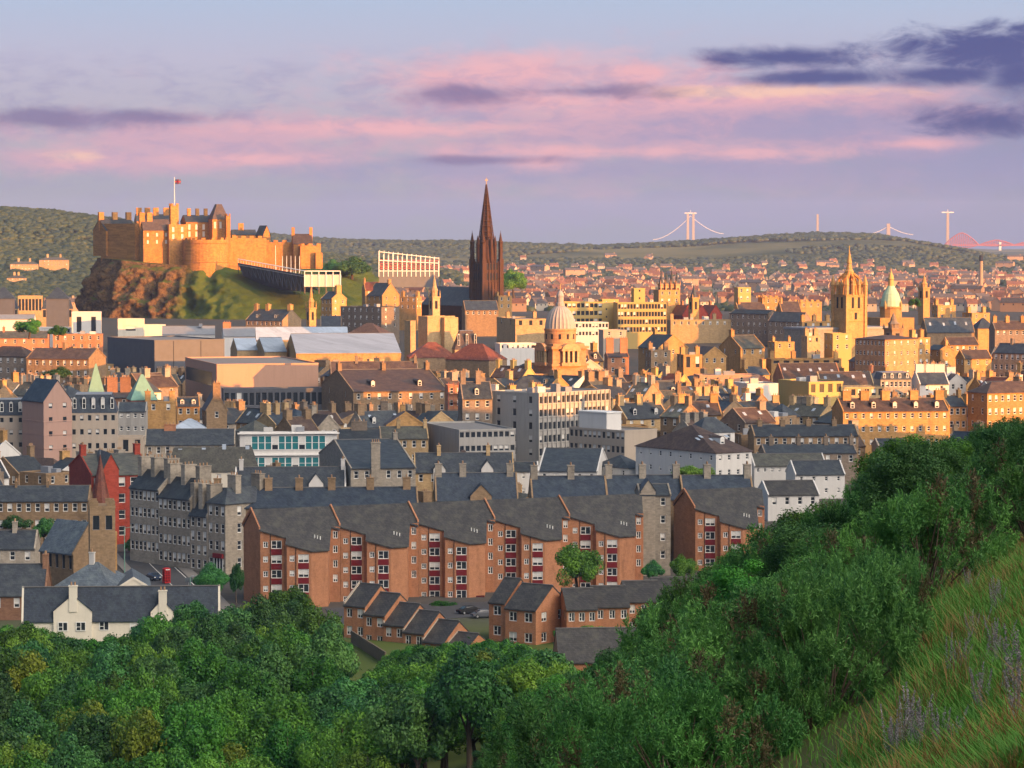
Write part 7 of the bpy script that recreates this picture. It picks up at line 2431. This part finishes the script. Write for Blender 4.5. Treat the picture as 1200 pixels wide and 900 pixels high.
# dry grey seed-head plants: each a plant of its own
def dock_mesh(seed):
    rr = np.random.default_rng(seed)
    n = 1500
    st = rr.integers(0, 9, n)
    base = rr.normal(scale=.10, size=(9, 2)); lean = rr.normal(scale=.14, size=(9, 2)); hh = rr.uniform(.6, 1.0, 9)
    t = rr.uniform(.25, 1, n)
    c = np.stack([base[st, 0] + lean[st, 0] * t, base[st, 1] + lean[st, 1] * t, hh[st] * t], 1) + rr.normal(scale=.028, size=(n, 3)) * (1.15 - t)[:, None]
    v, f = quads(c, rand_dirs(n, rr), rr.uniform(.008, .018, n), rr)
    return np_mesh('seed_head', v, f, [M['dryplant']])
DOCK = [dock_mesh(60 + i) for i in range(3)]
def dock_stem(seed):
    mb = MB(); rr = random.Random(seed)
    for i in range(7):
        mb.tube((rr.uniform(-.1, .1), rr.uniform(-.1, .1), -.05), (rr.uniform(-.22, .22), rr.uniform(-.22, .22), rr.uniform(.6, .95)), .006, .003, M['wood'], 4)
    return mb.mesh('stem')
DST = [dock_stem(i) for i in range(3)]
spots = [(1150, 845, .55), (1185, 830, .7), (1165, 790, .55), (1140, 760, .45), (1120, 800, .5), (1065, 885, .6), (1080, 895, .6), (1100, 900, .5), (1190, 880, .6), (1050, 905, .5), (1165, 725, .5), (1135, 700, .45), (1092, 705, .5), (1105, 685, .5),]
places = ['near the right edge', 'beside the front gorse bush', 'at the bottom edge', 'higher on the grass', 'in the middle of the grass']
for i, (px, py, h) in enumerate(spots):
    a = ray(px, py)
    Y = 12.0
    while Y < 90:
        p = P(px, py, Y)
        if p.z <= slope_plane(p.x, Y) + CZ: break
        Y += .25
    where = places[0] if px > 1172 else (places[2] if py > 880 else (places[1] if px < 1112 and py > 720 else (places[3] if py < 740 else places[4])))
    root = empty('seed_head_plant', (p.x, Y, slope_plane(p.x, Y) + CZ), rv.uniform(0, 6), 'clump of dry grey purple seed heads ' + where + ' of the slope', 'plant', 'dry seed head plants ' + where)
    s = h * .88
    inst('seed_head', DOCK[i % 3], root, (0, 0, 0), 0, (s, s, s)); inst('stem', DST[i % 3], root, (0, 0, 0), 0, (s, s, s))
# ------------------------------------------------------------------ street, car park and the small things in it
def sheet(name, pts, m, z=.0, t=.12):
    mb = MB()
    mb.slab([(x, y, town(x, y) + z) for x, y in pts], t, m)
    o = mb.build(name); setp(o, kind='structure'); return o
def strip(name, line, w, m, z, seg=14, off=0.0):
    mb = MB()
    L = []
    for i in range(len(line) - 1):
        for k in range(seg):
            t = k / seg
            L.append(Vector((line[i][0] + (line[i + 1][0] - line[i][0]) * t, line[i][1] + (line[i + 1][1] - line[i][1]) * t)))
    L.append(Vector(line[-1]))
    pr = None
    for i, p in enumerate(L):
        d = (L[min(i + 1, len(L) - 1)] - L[max(i - 1, 0)]).normalized()
        nn = Vector((-d.y, d.x))
        a, b = p + nn * (off + w / 2), p + nn * (off - w / 2)
        zz = max(town(p.x, p.y), G(p.x, p.y)) + z
        q = ((a.x, a.y, zz), (b.x, b.y, zz))
        if pr: mb.poly([pr[0], pr[1], q[1], q[0]], m)
        pr = q
    o = mb.build(name); setp(o, kind='structure'); return o
line = [(-52, 530), (-62, 575), (-78, 640), (-90, 700), (-98, 760)]
strip('road', line, 9.0, M['asphalt'], .06)
strip('pavement', line, 2.4, M['paving'], .18, off=-5.8)
strip('pavement', line, 2.0, M['paving'], .18, off=5.6)
strip('road_marking', line, .18, M['line'], .07, off=-4.2)
strip('road_marking', line, .15, M['line'], .07, off=0)
sheet('car_park', [(-30, 528), (2, 548), (-4, 566), (-34, 556)], M['asphalt'], .1)

def car(label, px, py, Y, rz, col, name='parked_car'):
    p = P(px, py, Y)
    z = max(town(p.x, Y), G(p.x, Y)) + .1
    root = empty(name, (p.x, Y, z), rz, label, 'car')
    mb = MB()
    prof = [(-2.05, .35), (-2.1, .75), (-1.5, .92), (-.75, 1.42), (.75, 1.45), (1.55, .98), (2.1, .85), (2.12, .35)]
    for s in (-1, 1):
        mb.poly([(x, s * (.82 if z_ < 1.2 else .66), z_) for x, z_ in prof], col)
    for (x0, z0), (x1, z1) in zip(prof[:-1], prof[1:]):
        y0, y1 = (.82 if z0 < 1.2 else .66), (.82 if z1 < 1.2 else .66)
        mb.poly([(x0, -y0, z0), (x1, -y1, z1), (x1, y1, z1), (x0, y0, z0)], col)
    mb.poly([(-2.05, -.82, .35), (2.12, -.82, .35), (2.12, .82, .35), (-2.05, .82, .35)], M['dark'])
    mb.build('body', root)
    g = MB()
    g.poly([(-1.42, -.70, .97), (-.80, -.62, 1.38), (-.80, .62, 1.38), (-1.42, .70, .97)], M['glass'])
    g.poly([(1.47, -.70, 1.03), (.82, -.62, 1.40), (.82, .62, 1.40), (1.47, .70, 1.03)], M['glass'])
    g2 = MB()
    for v in ((-1.44, .99), (1.49, 1.05)): pass
    w = g.build('windscreen', root); w.location = (0, 0, .03)
    for s in (-1, 1):
        q = MB(); q.poly([(-1.15, s * .80, .98), (1.2, s * .80, 1.0), (.7, s * .69, 1.36), (-.68, s * .69, 1.34)], M['glass']); q.build('side_window', root)
        for x in (-1.3, 1.3):
            k = MB(); k.tube((x, s * .62, .33), (x, s * .86, .33), .33, .33, M['tyre'], 12); k.tube((x, s * .86, .33), (x, s * .875, .33), .19, .19, M['metal'], 10); k.build('wheel', root)
        for x in (2.1, -2.08):
            h = MB(); h.box(min(x, x + .04), s * .55 - .16, .62, max(x, x + .04), s * .55 + .16, .78, M['white_paint'] if x > 0 else M['redmetal']); h.build('headlight' if x > 0 else 'tail_light', root)
car('dark blue car parked in the street beside the red phone box', 180, 666, 597, R(-62), M['carblue'])
car('black car parked by the wall of the brick flats', 549, 733, 547, R(30), M['dark'])
car('dark grey car parked behind the low brick houses', 566, 740, 541, R(20), M['zinc'])
def phone_box():
    p = P(195, 667, 592); z = max(town(p.x, 592), G(p.x, 592)) + .18
    root = empty('phone_box', (p.x, 592, z), R(30),  'red telephone box on the pavement opposite the shop front', 'phone box')
    b = MB()
    b.box(-.75, -.75, 0, .75, .75, .25, M['redmetal'])
    for x in (-.72, .6):
        for y in (-.72, .6): b.box(x, y, .25, x + .12, y + .12, 3.0, M['redmetal'])
    b.box(-.75, -.75, 3.0, .75, .75, 3.35, M['redmetal']); b.lathe(0, 0, [(.95, 3.35), (.7, 3.5), (.15, 3.62)], 12, M['redmetal'])
    for s in (-1, 1):
        for k in (.85, 1.45, 2.05, 2.6):
            b.box(-.6, s * .7 - .03, k, .6, s * .7 + .03, k + .09, M['redmetal']); b.box(s * .7 - .03, -.6, k, s * .7 + .03, .6, k + .09, M['redmetal'])
        b.box(-.04, s * .7 - .03, .25, .04, s * .7 + .03, 3.0, M['redmetal']); b.box(s * .7 - .03, -.04, .25, s * .7 + .03, .04, 3.0, M['redmetal'])
    b.build('frame', root)
    g = MB(); g.box(-.62, -.62, .4, .62, .62, 2.95, M['redpanel']); g.build('glazing', root)
    root.scale = (.82, .82, .82)
    s = MB(); s.box(-.5, -.79, 3.06, .5, -.755, 3.28, M['white_paint']); s.build('sign', root)
phone_box()
def lamp(label, px, py0, py1, Y, arm=1.5, name='street_lamp'):
    p = P(px, py1, Y); t = P(px, py0, Y)
    z = max(town(p.x, Y), G(p.x, Y))
    H = max(3, t.z - z)
    root = empty(name, (p.x, Y, z), 0, label, 'street lamp')
    m = MB(); m.tube((0, 0, -.2), (0, 0, H), .11, .07, M['copper'], 8); m.build('post', root)
    m = MB(); m.tube((0, 0, H), (arm, 0, H + .25), .06, .05, M['copper'], 6); m.build('arm', root)
    m = MB(); m.box(arm - .1, -.15, H + .18, arm + .7, .15, H + .34, M['metal']); m.build('lamp_head', root)
lamp('tall green street lamp with one arm beside the church at the top of the street', 146, 619, 664, 598, 1.6)
lamp('short pale street lamp just behind the ridge of the cream house', 223, 677, 692, 545, .3)
q = P(221, 672, 575); z = town(q.x, 575)
root = empty('road_sign', (q.x, 575, z), R(20), 'blue grey road sign on a post beside the rounded dark tree', 'sign')
m = MB(); m.tube((0, 0, -.2), (0, 0, 3.2), .06, .06, M['metal'], 6); m.build('post', root)
m = MB(); m.box(-.75, -.1, 2.5, .75, -.04, 3.4, M['slate_blue']); m.build('panel', root)
# timber garden fence and wall below the low brick row
a, b_ = P(412, 748, 505), P(452, 768, 476)
a.z, b_.z = G(a.x, a.y), G(b_.x, b_.y)
fm_ = MB()
d = (b_ - a).normalized(); nn = Vector((-d.y, d.x, 0)) * .12
for i in range(22):
    s0 = a.lerp(b_, i / 22); s1 = a.lerp(b_, (i + .9) / 22)
    fm_.hexa([tuple(s0 - nn), tuple(s1 - nn), tuple(s1 + nn), tuple(s0 + nn), tuple(s0 - nn + Vector((0, 0, 2))), tuple(s1 - nn + Vector((0, 0, 2))), tuple(s1 + nn + Vector((0, 0, 2))), tuple(s0 + nn + Vector((0, 0, 2)))], M['wood'])
for zz in (.5, 1.5):
    fm_.tube(tuple(a + Vector((0, 0, zz))), tuple(b_ + Vector((0, 0, zz))), .06, .06, M['wood'], 4)
o = fm_.build('garden_fence'); setp(o, 'dark timber garden fence running down below the low brick row', 'fence')
for o in list(SC.objects):
    if 'px' in o: del o['px']
